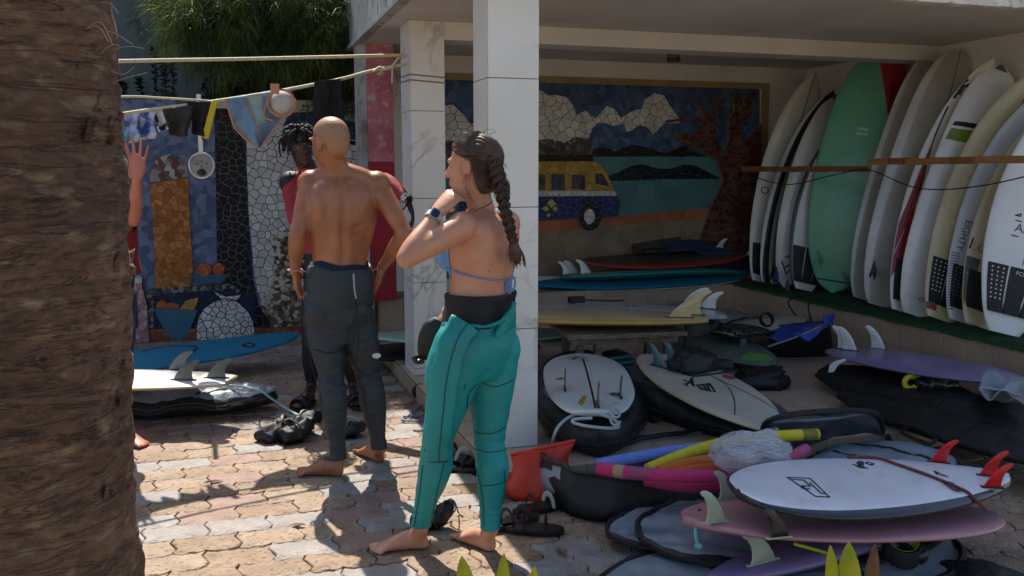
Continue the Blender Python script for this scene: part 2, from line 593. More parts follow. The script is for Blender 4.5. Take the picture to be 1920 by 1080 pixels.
def cells(bb, sp, rnd):
    x0, y0, x1, y1 = bb
    nx_, ny_ = int((x1 - x0) / sp / .92) + 3, int((y1 - y0) / sp / .92) + 3
    S = {}
    for i in range(-1, nx_):
        for j in range(-1, ny_):
            S[i, j] = (x0 + (i + .5 * (j % 2) + rnd.uniform(-.55, .55)) * sp * .92, y0 + (j + rnd.uniform(-.55, .55)) * sp * .92)
    for k in list(S):
        if rnd.random() < .2:
            del S[k]
    for (i, j), (px, py) in S.items():
        poly = [(px - 2 * sp, py - 2 * sp), (px + 2 * sp, py - 2 * sp), (px + 2 * sp, py + 2 * sp), (px - 2 * sp, py + 2 * sp)]
        for di in (-2, -1, 0, 1, 2):
            for dj in (-2, -1, 0, 1, 2):
                q = S.get((i + di, j + dj))
                if q and (di or dj):
                    poly = clip_half(poly, (px + q[0]) / 2, (py + q[1]) / 2, q[0] - px, q[1] - py)
        if len(poly) > 2:
            yield poly
def mosaic(parent, Y, regions, seen_px, name):
    """regions: (photo outline, spacing, colours, grout); each later one lies 3 mm prouder"""
    rnd = random.Random(11)
    mats, midx = [], {}
    def mi(c):
        if c not in midx:
            midx[c] = len(mats)
            mats.append(mat('tessera_' + c.strip('#'), c, None, .5, scale=5, pos=True, spec=.2))
        return midx[c]
    polys = []
    for reg in regions:
        pts = [aty(p[0], p[1], Y) for p in reg[0]]
        polys.append([(p.x, p.z) for p in pts])
    tiles = []
    gm, gmi = MB(), []
    for k, reg in enumerate(regions):
        P = polys[k]
        if area(P) < 0:
            P = P[::-1]
        sp, colours, grout = reg[1], reg[2], reg[3]
        yb = Y - .002 - k * .0022
        # grout bed
        if len(P) >= 3:
            o = len(P)
            vs = [(x, yb, z) for x, z in P] + [(x, Y + .004, z) for x, z in P]
            fs = [tuple(range(o))] + [(i, i + o, (i + 1) % o + o, (i + 1) % o) for i in range(o)]
            gm.add(vs, fs, 0)
            gmi += [grout] * len(fs)
        xs = [p[0] for p in P]; zs = [p[1] for p in P]
        for c in cells((min(xs), min(zs), max(xs), max(zs)), sp, rnd):
            q = P
            cx = sum(p[0] for p in c) / len(c); cz = sum(p[1] for p in c) / len(c)
            if area(c) < 0:
                c = c[::-1]
            if all(inside(p, P) for p in c):
                q = c
            else:
                n = len(c)
                for i in range(n):
                    a, b = c[i], c[(i + 1) % n]
                    q = clip_half(q, a[0], a[1], b[1] - a[1], -(b[0] - a[0]))
                    if len(q) < 3:
                        break
            if len(q) < 3 or abs(area(q)) < sp * sp * .05:
                continue
            mx_, mz_ = sum(p[0] for p in q) / len(q), sum(p[1] for p in q) / len(q)
            if any(inside((mx_, mz_), polys[j]) and all(inside(p, polys[j]) for p in q) for j in range(k + 1, len(regions))):
                continue
            if len(q) > 9:
                step = len(q) / 9
                q = [q[int(i * step)] for i in range(9)]
            s = 1 - reg[4] / math.sqrt(abs(area(q)) + 1e-9)
            q = [(mx_ + (x - mx_) * s, mz_ + (z - mz_) * s) for x, z in q]
            tiles.append((abs(area(q)), q, yb, mi(rnd.choice(colours)), (mx_, mz_), rnd.uniform(-1, 1) * .0009 / max(.012, math.sqrt(abs(area(q)))), rnd.uniform(-1, 1) * .0009 / max(.012, math.sqrt(abs(area(q))))))
    def put(mb, t, m):
        A, q, yb, k, (cx, cz), ta, tb = t
        n = len(q)
        f = [V((x, yb - .0035 + (x - cx) * ta + (z - cz) * tb, z)) for x, z in q]
        b = [V((x, yb + .0005, z)) for x, z in q]
        mb.add(f + b, [tuple(range(n))] + [(i, i + n, (i + 1) % n + n, (i + 1) % n) for i in range(n)], m)
    def vis(t):
        d = V((t[4][0], Y, t[4][1])) - CAM
        z = d.dot(FW)
        X, Yp = 960 + FPX * d.dot(RT) / z, 540 - FPX * d.dot(UP) / z
        return any(a <= X <= b and c <= Yp <= e for a, c, b, e in seen_px)
    vt = sorted([t for t in tiles if vis(t)], key=lambda t: -t[0])[:300]
    ids = set(id(t) for t in vt)
    for t in vt:
        mb = MB()
        put(mb, t, 0)
        mb.build('tile', mats[t[3]], parent, False)
    mb = MB()
    for t in tiles:
        if id(t) not in ids:
            put(mb, t, t[3])
    tag(mb.build('small_tiles', mats, parent, False), kind='stuff')
    gmats = sorted(set(gmi))
    gm.m = [gmats.index(x) for x in gmi]
    gm.build('grout_bed', [mat('grout_' + x.strip('#'), x, None, .9, scale=12, pos=True) for x in gmats], parent, False)
def ell(cx, cy, rx, ry, n=20):
    return [(cx + rx * math.cos(2 * math.pi * i / n), cy + ry * math.sin(2 * math.pi * i / n)) for i in range(n)]
def q5(*p):
    return [(980 + a / 2.454, 100 + b / 2.454) for a, b in p]
def q2(*p):
    return [(200 + a / 2.512, 270 + b / 2.512) for a, b in p]
DG, LG, MG = '#241f1c', '#8a8378', '#57524a'
BLUES = ['#3d5273', '#465d80', '#364a69', '#50688a']
CLOUD = ['#cbc8c0', '#d3d0c8', '#c0bcb3', '#d8d5ce']
BLK = ['#0e0f10', '#131416', '#17181a']
TEAL = ['#4b7376', '#527b7d']
RB = ['#512e25', '#5c362b', '#45261f', '#66463a']
mural_regions = [
    (q5((-540, 100), (1090, 150), (1090, 1000), (-540, 1040)), .062, BLUES, '#5c6877', .004),
    (q5((-540, 290), (-470, 230), (-380, 250), (-363, 240), (-320, 235), (-270, 285), (-238, 330), (-200, 290), (-120, 200), (0, 190), (75, 165), (120, 195), (150, 190), (200, 200), (235, 245), (245, 285), (290, 262), (330, 300), (345, 290), (385, 240), (420, 255), (450, 300), (500, 265), (545, 255), (560, 210), (610, 180), (650, 195), (680, 245), (720, 300), (725, 320), (650, 325), (625, 350), (600, 375), (570, 340), (540, 330), (510, 345), (480, 370), (465, 320), (440, 330), (410, 335), (380, 320), (345, 320), (320, 345), (300, 400), (260, 390), (205, 430), (180, 410), (75, 420), (-540, 420)), .068, CLOUD, '#3c3833', .005),
    (q5((-540, 400), (60, 400), (120, 392), (190, 410), (240, 385), (310, 390), (314, 466), (-540, 470)), .05, ['#4b4540', '#6c6258', '#3a3530', '#5c4640'], DG, .004),
    (q5((320, 440), (370, 430), (420, 450), (500, 420), (560, 430), (650, 460), (700, 440), (750, 420), (760, 445), (840, 470), (850, 480), (660, 482), (420, 480), (318, 474)), .05, BLK, '#6b665e', .0026),
    (q5((320, 475), (850, 475), (880, 490), (912, 580), (890, 650), (840, 715), (440, 752), (-540, 770), (-540, 475)), .16, TEAL, '#456a6c', .0015),
    (q5((385, 585), (395, 560), (440, 545), (500, 515), (550, 510), (620, 530), (680, 530), (740, 510), (790, 515), (850, 545), (912, 578), (650, 580), (410, 588)), .05, BLK, '#6b665e', .0026),
    (q5((-540, 790), (75, 770), (440, 750), (850, 710), (845, 755), (350, 795), (75, 825), (-540, 850)), .17, ['#9c5a3c', '#a8644a'], '#7c4630', .002),
    (q5((-540, 850), (75, 825), (350, 795), (845, 755), (800, 880), (780, 1000), (-540, 1040)), .12, ['#8a7660', '#7f6c58'], '#6f5e4c', .0015),
    (q5((-300, 467), (75, 467), (320, 467), (320, 497), (75, 497), (-300, 497)), .045, BLK, '#6b665e', .0026),
    (q5((-300, 497), (320, 497), (350, 510), (385, 560), (420, 635), (75, 635), (-300, 640)), .055, ['#b0903e', '#bd9c48', '#a58538'], '#5c4c26', .003),
    (q5((50, 555), (100, 555), (100, 628), (50, 628)), .03, ['#3c3a38', '#55504b'], DG, .002),
    (q5((128, 555), (188, 555), (190, 628), (128, 628)), .032, ['#42566b', '#6b2f35', '#39423b', '#39506b'], DG, .002),
    (q5((222, 558), (282, 558), (282, 625), (222, 625)), .032, ['#2f6f78', '#8a3038', '#40516b', '#2d3a44'], DG, .002),
    (q5((330, 552), (362, 555), (392, 612), (332, 600)), .03, ['#3b3a3c', '#4f4a48', '#303338'], DG, .002),
    (q5((-300, 640), (75, 632), (420, 632), (428, 655), (75, 658), (-300, 662)), .04, CLOUD, DG, .003),
    (q5((-300, 662), (75, 658), (430, 655), (443, 690), (430, 752), (75, 765), (-300, 780)), .052, ['#1f2a5e', '#253068', '#1a2352'], '#7a7e92', .004),
    (q5((105, 690), (125, 668), (148, 690), (125, 712)), .03, ['#c9b45e'], '#5c4c26', .002),
    (q5((80, 712), (100, 700), (118, 716), (98, 728)), .03, ['#c9b45e'], '#5c4c26', .002),
    (q5((128, 716), (142, 702), (156, 712), (142, 728)), .03, ['#c9b45e'], '#5c4c26', .002),
    (q5((98, 742), (112, 732), (124, 744), (112, 754)), .03, ['#c9b45e'], '#5c4c26', .002),
    ([(980 + a / 2.454, 100 + b / 2.454) for a, b in ell(300, 750, 53, 65)], .04, BLK, LG, .003),
    ([(980 + a / 2.454, 100 + b / 2.454) for a, b in ell(298, 750, 25, 36)], .04, CLOUD, DG, .003),
    (q5((845, 470), (800, 440), (690, 392), (690, 365), (770, 370), (822, 345), (800, 330), (730, 310), (650, 322), (655, 308), (750, 298), (805, 318), (825, 300), (800, 240), (765, 212), (790, 212), (822, 250), (842, 290), (870, 268), (890, 230), (858, 200), (880, 192), (900, 222), (925, 203), (905, 240), (880, 290), (868, 330), (890, 420), (918, 455), (935, 400), (938, 300), (965, 270), (955, 200), (975, 203), (987, 245), (1000, 240), (1008, 190), (1022, 190), (1015, 235), (1040, 180), (1058, 185), (1030, 262), (1060, 258), (1005, 312), (990, 395), (1010, 408), (1085, 330), (1085, 960), (770, 960), (790, 890), (850, 720), (912, 580), (880, 490)), .05, RB, '#7d6a5e', .004),
]
mu = thing('wall_mural', 'camper van and lake mosaic mural on the back wall of the pavilion', 'mosaic', (2.6, YB, LZ))
YM = YB - .004
mosaic(mu, YM, mural_regions, [(1012, 150, 1425, 480), (833, 150, 884, 260)], 'mural')
FR = mat('ochre_frame_paint', '#a08c58', '#85734a', .7, scale=5, pos=True, bump=.2, bscale=40)
a0, a1 = aty(760, 139, YB), aty(1441, 157, YB)
zt = a1.z
fm = MB().box((a0.x, YB - .022, zt - .055), (a1.x, YB - .001, zt)).build('frame_strip', FR, mu)
MB().box((a1.x - .075, YB - .022, LZ + .003), (a1.x, YB - .001, zt - .057)).build('frame_strip', FR, mu)

# ------------------------------------------------------------------ yard wall with its own mosaic
YG = 8.5
gw = thing('yard_wall', 'low courtyard wall covered in broken tile mosaic with fruit bowls', 'wall', (0, YG, 0))
MB().box((-4.6, YG, -.1), (2.2, YG + .2, 2.1)).build('wall_core', mat('rough_cement', '#77736c', '#5a5751', .9, scale=4, pos=True, bump=.5, bscale=30), gw)
BL2 = ['#596580', '#4f5b76', '#646f8a', '#48546e', '#6e7a93']
WH2 = ['#c9c7c2', '#d3d1cc', '#bdbbb6']
OR2 = ['#a4632c', '#b06d33', '#965624', '#b87a45']
yard_regions = [
    ([(-330, 175), (150, 180), (720, 200), (720, 640), (150, 655), (-330, 690)], .055, BL2, '#7b86a0', .002),
    (q2((505, -190), (655, -190), (655, 0), (665, 300), (690, 640), (720, 760), (770, 830), (775, 868), (560, 862), (555, 700), (520, 600), (515, 300)), .06, BLK, '#8d8c88', .0042),
    ([(462, 214), (560, 206), (690, 214), (720, 214), (720, 420), (640, 430), (548, 440), (520, 520), (492, 575), (478, 530), (466, 400), (462, 300)], .066, WH2, '#2c2a28', .006),
    (q2((780, 440), (830, 410), (860, 385), (1300, 380), (1300, 862), (790, 862), (735, 790), (725, 745), (745, 700), (790, 620)), .034, ['#b5ab98', '#6a5644', '#4f3f32', '#8c7a64', '#c5bdae'], '#2c2620', .003),
    ([(530, 236), (543, 212), (588, 208), (660, 228), (720, 240), (720, 276), (660, 262), (585, 240)], .055, ['#1f2c48', '#263453', '#2c3c5e'], '#8e95a5', .004),
    ([(585, 243), (660, 264), (720, 278), (720, 284), (655, 269), (585, 248)], .04, BLK, '#555', .003) if False else ([(585, 242), (660, 264), (720, 278), (720, 285), (655, 270), (585, 248)], .04, BLK, '#55524e', .003),
    (q2((203, 183), (205, 120), (240, 65), (290, 48), (345, 62), (380, 110), (385, 153)), .05, ['#6b4a3f', '#7a594d', '#8d8a86', '#5d4238', '#a9a8a4'], '#4b3f38', .002),
    (q2((203, 187), (385, 157), (395, 400), (408, 590), (390, 700), (235, 745), (225, 500), (213, 300)), .05, OR2, '#5c4a38', .004),
    (q2((210, 700), (520, 690), (700, 700), (700, 880), (200, 890)), .05, ['#1d2846', '#24304f', '#192240'], '#46506b', .003),
    (q2((200, 682), (400, 668), (590, 655), (628, 690), (612, 702), (560, 682), (400, 694), (222, 706), (222, 905), (192, 920), (186, 690)), .03, ['#3a3a38', '#55534f', '#82807a', '#2b2b2a'], '#191918', .003),
    (q2((395, 615), (582, 610), (545, 650), (420, 658)), .3, ['#35606c'], '#35606c', .001),
    ([(200 + a / 2.512, 270 + b / 2.512) for a, b in ell(458, 590, 37, 30)], .036, ['#b5603a', '#c06a42', '#a85632'], '#4d2a1a', .003),
    ([(200 + a / 2.512, 270 + b / 2.512) for a, b in ell(527, 587, 28, 29)], .036, ['#b5603a', '#c06a42', '#a85632'], '#4d2a1a', .003),
    (q2((105, 872), (350, 868), (905, 858), (1300, 850), (1300, 925), (905, 928), (105, 955)), .06, ['#8a4f3c', '#96604b', '#7c4433'], '#3c2a22', .004),
    (q2((222, 772), (430, 778), (375, 915), (310, 922), (265, 860)), .4, ['#3d6478'], '#3d6478', .001),
    (q2((235, 770), (235, 745), (262, 730), (285, 745), (310, 745), (340, 752), (345, 774)), .045, ['#b86a2e', '#a85c28'], '#4d2a1a', .003),
    (q2((345, 776), (372, 735), (436, 718), (415, 778)), .05, ['#b8924e', '#a6823f'], '#5a4420', .003),
    ([(200 + a / 2.512, 270 + b / 2.512) for a, b in ((425, 932), (424, 860), (432, 815), (460, 770), (510, 738), (560, 725), (620, 742), (665, 785), (688, 830), (695, 870), (694, 932))], .05, WH2, '#1f1d1b', .007),
    (q2((505, 693), (560, 716), (634, 708), (612, 733), (570, 725), (535, 724)), .05, WH2, '#1f1d1b', .004),
    (q2((60, 640), (165, 648), (192, 760), (203, 930), (40, 940)), .045, ['#a77e7c', '#b58d89', '#97706e', '#bfa09a'], '#3c2e2c', .004),
    (q2((60, 605), (168, 618), (168, 655), (60, 650)), .05, WH2, '#2c2a28', .005),
    (q2((122, 725), (145, 690), (152, 860), (118, 872)), .05, ['#35456b', '#2c3a5c'], '#46506b', .003),
]
mosaic(gw, YG, yard_regions, [(240, 190, 560, 640), (660, 215, 700, 340)], 'yard')
PL = mat('cream_plank_paint', '#c9c0ae', '#a99f8d', .75, scale=5, pos=True, bump=.2, bscale=40)
b0, b1 = aty(404, 196, YG - .05), aty(640, 212, YG - .05)
pk = MB().box((b0.x, YG - .06, 2.03), (1.32, YG - .042, 2.115)).build('sign_plank', PL, gw)
def wall_text(txt, px, size, Y, par, m=INK):
    vs, fs = text_mesh(txt, size)
    p = aty(px[0], px[1], Y)
    MB().add([V((p.x + a.x, Y, p.z + a.y)) for a in vs], [f for f in fs]).build('lettering', m, par, False)
wall_text('M', (573, 202), .085, YG - .0615, pk)
wall_text('L A I', (676, 203), .08, YG - .0615, pk)

# ================================================================== house wall behind
hw = thing('house_wall', 'tall bare grey concrete wall in shade behind the courtyard', 'wall', (0, 11, 0))
CONC = mat('stained_concrete', '#6d716c', '#4a4e4b', .9, scale=1.1, pos=True, bump=.4, bscale=14, c3='#363937', stretch=(1, 1, .45))
h0 = aty(320, 42, 11)
hb = MB()
zs = [-.1, h0.z - .07, h0.z + .07, 7.2]  # upper wall out of view, raised to throw shade over the yard
xs = [-14, h0.x - .06, h0.x + .06, 9]
for i in range(3):
    for j in range(3):
        if (i, j) != (1, 1):
            hb.box((xs[i], 11, zs[j]), (xs[i + 1], 11.25, zs[j + 1]))
hb.box((h0.x - .3, 11.3, h0.z - .4), (h0.x + .3, 11.35, h0.z + .4), 1)  # near-black sheet behind the hole paints in its darkness
hb.build('wall_face', [CONC, mat('painted_hole_dark', '#0c0c0c', None, .9)], hw, False)
rim = [(h0.x + math.cos(t) * (.055 + .02 * math.sin(3 * t)), 10.995, h0.z + math.sin(t) * (.075 + .015 * math.cos(4 * t))) for t in [2 * math.pi * i / 16 for i in range(16)]]
MB().tube(rim, .014, 6, closed=True).build('broken_rim', mat('broken_cement', '#6b6964', '#4a4844', .9, scale=20, bump=.5), hw)

# ================================================================== surfboards
OUT = {
    'fun': [(0, .04), (.03, .22), (.1, .42), (.25, .70), (.45, .92), (.62, 1), (.78, .96), (.89, .80), (.96, .57), (.988, .36), (1, .06)],
    'short': [(0, .36), (.04, .5), (.12, .68), (.28, .9), (.46, 1), (.63, .95), (.78, .78), (.89, .52), (.96, .27), (1, .02)],
    'round': [(0, .04), (.03, .3), (.08, .5), (.17, .72), (.32, .93), (.48, 1), (.65, .95), (.8, .77), (.9, .53), (.96, .31), (1, .03)],
    'fish': [(0, .42), (.03, .54), (.1, .7), (.25, .9), (.42, .99), (.56, 1), (.72, .9), (.85, .68), (.94, .4), (.98, .22), (1, .03)],
    'long': [(0, .3), (.02, .42), (.07, .6), (.2, .86), (.4, 1), (.62, .99), (.8, .86), (.91, .63), (.97, .38), (1, .04)],
    'soft': [(0, .5), (.02, .6), (.08, .74), (.22, .92), (.45, 1), (.68, .97), (.84, .8), (.93, .58), (.98, .33), (1, .05)],
    'blunt': [(0, .06), (.03, .36), (.09, .6), (.2, .84), (.4, 1), (.6, .98), (.8, .84), (.92, .66), (.97, .54), (.99, .42), (1, .3)],
    'egg': [(0, .04), (.02, .28), (.06, .48), (.16, .76), (.33, .96), (.5, 1), (.68, .95), (.84, .76), (.94, .49), (.98, .28), (1, .04)],
}
class Board:
    def __init__(s, name, label, cat, mtx, L, W, T, shape, mats, group=None, nose=.10, tailr=.04, split=.84, wave=0, seed=0, pipe=None, soft=False):
        """mats = deck, rail, bottom; local x runs from the tail to the nose, z out of the deck"""
        s.L, s.W, s.T, s.tab = L, W, T, OUT[shape]
        s.nose, s.tailr, s.wave, s.seed = nose, tailr, wave, seed
        s.root = thing(name, label, cat, group=group, mtx=mtx)
        mb = MB()
        ns, nr = (90 if wave else 56), (14 if wave else 9)
        us = [.5 - .5 * math.cos(math.pi * i / ns) for i in range(ns + 1)]
        ss = [math.sin(math.pi / 2 * k / nr) for k in range(-nr, nr + 1)]
        rs = []
        for u in us:
            top = [s.p(u, q, 1) for q in ss]
            bot = [s.p(u, q, -1) for q in ss[1:-1]][::-1]
            rs.append(top + bot)
        n = len(rs[0])
        mi = []
        for i in range(ns):
            for j in range(n):
                if j < 2 * nr:
                    mid = abs(ss[j] + ss[j + 1]) / 2
                    mi.append(0 if mid < split else 1)
                else:
                    k = 2 * nr - (j - 2 * nr) if False else j - 2 * nr
                    q = ss[::-1]
                    mid = abs(q[k] + q[min(k + 1, 2 * nr)]) / 2
                    mi.append(2 if mid < split else 1)
        mi += [1, 1]
        mb.rings(rs, mi)
        s.hull = mb.build('cover' if soft else 'hull', mats, s.root, 'all', False)
        if pipe:
            e = [s.p(u, -1, 1) for u in us] + [s.p(u, 1, 1) for u in us[::-1]]
            MB().tube(e, pipe[0], 6, closed=True).build('piping', pipe[1], s.root, True, False)
    def w(s, u):
        return max(interp(s.tab, u), .004) * s.W / 2
    def p(s, u, q, side, lift=0.0):
        """point at u (0 tail, 1 nose), q (-1..1 across), on the deck (+1) or bottom (-1)"""
        w = s.w(u)
        t = s.T * (.30 + .70 * math.sin(math.pi * min(max(.06 + .9 * u, 0), 1)) ** .7)
        a = min(abs(q), 1)
        h = .56 * t * max(1 - a ** 2.6, 0) ** .55 if side > 0 else -.44 * t * max(1 - a ** 4, 0) ** .6
        z = s.nose * max(0, (u - .5) / .5) ** 2.2 + s.tailr * max(0, (.4 - u) / .4) ** 2
        if s.wave:
            z += s.wave * (1.5 * nz((u * s.L * 5, q * 2, s.seed)) + 1.1 * (abs(nz((u * s.L * 11 + q * 3, q * 4, s.seed + 9))) - .25) + .4 * nz((u * s.L * 30, q * 9, s.seed))) * (1 if side > 0 else .15)
        return V((u * s.L, q * w, z + h + lift * side))
    def at(s, x, y, side, lift=.002):
        """point from metres along and across"""
        u = min(max(x / s.L, .001), .999)
        return s.p(u, max(-.98, min(.98, y / s.w(u))), side, lift)
    def world(s, v):
        return s.root.matrix_basis @ v
    def fin(s, x, y, side, m, h=.115, b=.11, toe=0, cant=0, holes=0, th=.006, fwd=-1, base=True, ridge=None):
        prof = [(0, 0), (.13, .22), (.30, .48), (.52, .72), (.78, .90), (1.02, .99), (1.2, 1.0), (1.29, .955), (1.27, .89), (1.10, .78), (.96, .58), (.90, .34), (.91, .14), (.98, 0)]
        o = s.at(x, y, side, 0)
        up = V((0, math.sin(cant) * (1 if y >= 0 else -1), side * math.cos(cant))).normalized()
        ax = V((fwd * math.cos(toe), math.sin(toe), 0))
        sd_ = up.cross(ax).normalized()
        ring = lambda k, off: [o + ax * ((.5 + (a - .5) * k) * b) + up * ((.42 + (c - .42) * k) * h - (.004 if c == 0 else 0)) + sd_ * off for a, c in prof]
        mb = MB().rings([ring(.86, -th / 2), ring(1, 0), ring(.86, th / 2)])
        f = mb.build('fin', m, s.root, True, False)
        if base:
            MB().bar(o - ax * b * .08 + up * .002, o + ax * b * 1.08 + up * .002, .006, .003, up).build('fin_base', ridge or PLASTIC, f, False, False)
        if holes:
            hb = MB()
            for i in range(4):
                for j in range(6):
                    a = .34 + .17 * i + .5 * (j * .12)
                    c = .08 + .13 * j
                    if a < .5 + c * .55 and a > .12 + c * .62:
                        hb.ball(o + ax * a * b + up * c * h, (.0045, .0045, .0055), 6, 4, 0)
            if hb.v:
                hb.build('fin_holes', PLASTIC, f, True, False)
        return f
    def stripe(s, pts, wd, m, side=1, name='stripe', lift=.0012):
        """flat print along points (metres along, metres across)"""
        P = bez([V((a, b, 0)) for a, b in pts], 10) if len(pts) > 2 else [V((*pts[0], 0)).lerp(V((*pts[1], 0)), i / 24) for i in range(25)]
        mb = MB()
        vs = []
        for i, p in enumerate(P):
            d = (P[min(i + 1, len(P) - 1)] - P[max(i - 1, 0)]).normalized()
            n_ = V((-d.y, d.x, 0))
            for k in (-1, 1):
                q = p + n_ * k * wd / 2
                vs.append(s.at(q.x, q.y, side, lift))
        fs = [(2 * i, 2 * i + 2, 2 * i + 3, 2 * i + 1) for i in range(len(P) - 1)]
        return mb.add(vs, fs).build(name, m, s.root, False, False)
    def lines(s, strokes, wd, m, side=1, name='logo', lift=.0014):
        mb = MB()
        for st in strokes:
            for a, b in zip(st, st[1:]):
                a, b = V((*a, 0)), V((*b, 0))
                d = (b - a)
                if d.length < 1e-6:
                    continue
                n_ = V((-d.y, d.x, 0)).normalized() * wd / 2
                d = d.normalized() * wd * .3
                q = [a - d - n_, b + d - n_, b + d + n_, a - d + n_]
                mb.add([s.at(t.x, t.y, side, lift) for t in q], [(0, 1, 2, 3)])
        return mb.build(name, m, s.root, False, False)
    def patch(s, poly, m, side=1, name='patch', lift=.0016, n=10):
        """filled print: polygon (metres) cut into strips that follow the surface"""
        xs = [p[0] for p in poly]
        mb = MB()
        x0, x1 = min(xs), max(xs)
        def span(x):
            ys = []
            for i in range(len(poly)):
                a, b = poly[i], poly[(i + 1) % len(poly)]
                if (a[0] - x) * (b[0] - x) <= 0 and a[0] != b[0]:
                    ys.append(a[1] + (b[1] - a[1]) * (x - a[0]) / (b[0] - a[0]))
            return (min(ys), max(ys)) if ys else None
        rows = []
        for i in range(n + 1):
            x = x0 + (x1 - x0) * (i / n * .998 + .001)
            q = span(x)
            if q:
                rows.append([s.at(x, q[0] + (q[1] - q[0]) * k / 6, side, lift) for k in range(7)])
        mb.rings(rows, 0, False, False)
        return mb.build(name, m, s.root, False, False)
    def text(s, txt, x, y, size, ang, m, side=1, name='lettering', sx=1.0, shear=0.0, lift=.0016):
        vs, fs = text_mesh(txt, size)
        c_, s_ = math.cos(ang), math.sin(ang)
        mb = MB()
        k = 1 if side > 0 else -1
        mb.add([s.at(x + (a.x * sx + a.y * shear) * c_ - a.y * s_, y + k * ((a.x * sx + a.y * shear) * s_ + a.y * c_), side, lift) for a in vs], fs)
        return mb.build(name, m, s.root, False, False)
    def pad(s, x0, x1, side=1, m=None, dots=None, split3=True, fw=.86, kick=.018):
        """three-piece traction pad with a raised kicker at the tail"""
        m = m or BLACK
        segs = [(-fw, -.34), (-.28, .28), (.34, fw)] if split3 else [(-fw, fw)]
        first = None
        for a, b in segs:
            rs = []
            for i in range(13):
                x = x0 + (x1 - x0) * i / 12
                up = .006 + kick * max(0, 1 - i / 3)
                row = [s.p(x / s.L, a + (b - a) * k / 6, side, .0005) for k in range(7)] + [s.p(x / s.L, a + (b - a) * k / 6, side, up) for k in range(6, -1, -1)]
                rs.append(row)
            o = MB().rings(rs).build('traction_pad', m, s.root, True, False)
            if dots:
                db = MB()
                for i in range(9):
                    for q in range(3):
                        x = x0 + (x1 - x0) * (.2 + .09 * i)
                        qq = a + (b - a) * (.22 + .28 * q)
                        if abs(qq) < .25:
                            continue
                        db.ball(s.p(x / s.L, qq, side, .0062), (.006, .006, .0022), 8, 4)
                if db.v:
                    db.build('pad_dots', dots, o, True, False)
            first = first or o
        return first
def frame_from(o, x, z):
    x = x.normalized()
    z = (z - x * z.dot(x)).normalized()
    y = z.cross(x)
    return Matrix(((x.x, y.x, z.x, o.x), (x.y, y.y, z.y, o.y), (x.z, y.z, z.z, o.z), (0, 0, 0, 1)))
def lay(t, zt, n, zn, flip=False, roll=0.0, L=None):
    """board lying with its tail tip over photo point t at height zt, nose tip over n at height zn"""
    A, B = atz(*t, zt), atz(*n, zn)
    x = (B - A)
    Lm = x.length
    up = V((0, 0, -1 if flip else 1))
    up = Matrix.Rotation(roll, 3, x.normalized()) @ up
    return frame_from(A, x, up), (L or Lm)
def lean(t, n, face, z=.475, dy=0.0, side=1):
    """board standing on its tail on the ledge, leaning to the wall; face = way the visible side looks"""
    A = atz(*t, z)
    B = aty(*n, A.y + dy)
    x = B - A
    return frame_from(A, x, V(face) * side), x.length
def resin(name, c, c2=None, rough=.28, **k):
    base = lin(c)
    k.setdefault('c3', tuple(base[i] * (.86, .84, .80)[i] for i in range(3)))
    return mat('resin_' + name, c, c2, rough, scale=k.pop('scale', 2.5), coat=k.pop('coat', .25), rvar=.08, bump=.04, bscale=7, bdist=.01, **k)
WB = resin('old_white', '#cfcac0', '#b8b2a6', .35, c3='#c2bbae')
WC = resin('cool_white', '#ccccca', '#b5b5b6', .3)
WG = resin('warm_grey', '#b3aea6', '#a09a92', .4)
WY = resin('yellowed_cream', '#cdbf98', '#b8a67a', .35, c3='#c9bb98')
WBR = resin('bright_white', '#dedddb', '#d0cfcd', .3)
BLKR = resin('black', '#18191c', None, .35)
GRN = resin('mint_green', '#66a98a', '#5b9c7d', .4, lo=.2, hi=.8)
STR = mat('stringer_wood', '#4b3a2a', None, .5)
FINW = mat('white_fin_plastic', '#d4d5d2', '#c2c4c2', .3, scale=9)
FING = mat('smoky_fin', '#6f7372', '#585c5b', .3, scale=5, alpha=.92)
FINP = mat('pale_green_fin', '#a9b29a', '#98a18a', .35, scale=9)
FINC = mat('cream_fin', '#cdb98c', '#bba776', .35, scale=9)
FINR = mat('red_fin', '#c81417', '#a80d12', .3, scale=9)
RK = 'surfboards standing in the rack along the right wall'

# --- the rack along the right wall, from the back to the front
def rack(label, t, n, W, shape, mats, face, side=1, T=.062, **k):
    m, L = lean(t, n, face, side=side)
    return Board('surfboard', label, 'surfboard', m, L, W, T, shape, mats, RK, **k)
F1 = (-.30, -.95, .1)
b = rack('slim white board with dark stringer, farthest back in the rack', (1424, 528), (1519, 138), .50, 'short', [WB, WB, WB], (-.15, -.98, .1))
b.stripe([(.02, 0), (b.L - .02, 0)], .008, INK, 1, 'stringer')
b.pad(.06, .34, m=BLACK)
b.text('O', b.L * .42, .17, .10, R(-90), INK, name='logo')
b = rack('white board with thick black rail line in the rack', (1441, 532), (1552, 173), .48, 'short', [BLKR, WC, BLKR], (-.15, -.98, .1), split=.9)
b.pad(.05, .33)
b.text('N', .40, .03, .06, R(-90), WHITE, name='logo')
b = rack('dark olive grey board squeezed between white boards in the rack', (1456, 535), (1569, 174), .46, 'short', [resin('olive', '#57584a', '#48493d', .45), resin('olive_rail', '#4d4e42', None, .45), resin('olive', '#57584a')], (-.15, -.98, .1))
b.fin(.14, .10, 1, PLASTIC)
b = rack('grey white board with small blue fin and black scribbles near its tail', (1474, 540), (1570, 181), .48, 'round', [WC, WB, WC], (-.2, -.97, .1), side=-1)
b.fin(.15, .13, -1, mat('blue_fin', '#1f5a8a', None, .3))
b.fin(.15, -.13, -1, mat('blue_fin', '#1f5a8a', None, .3))
b.fin(.06, 0, -1, FING)
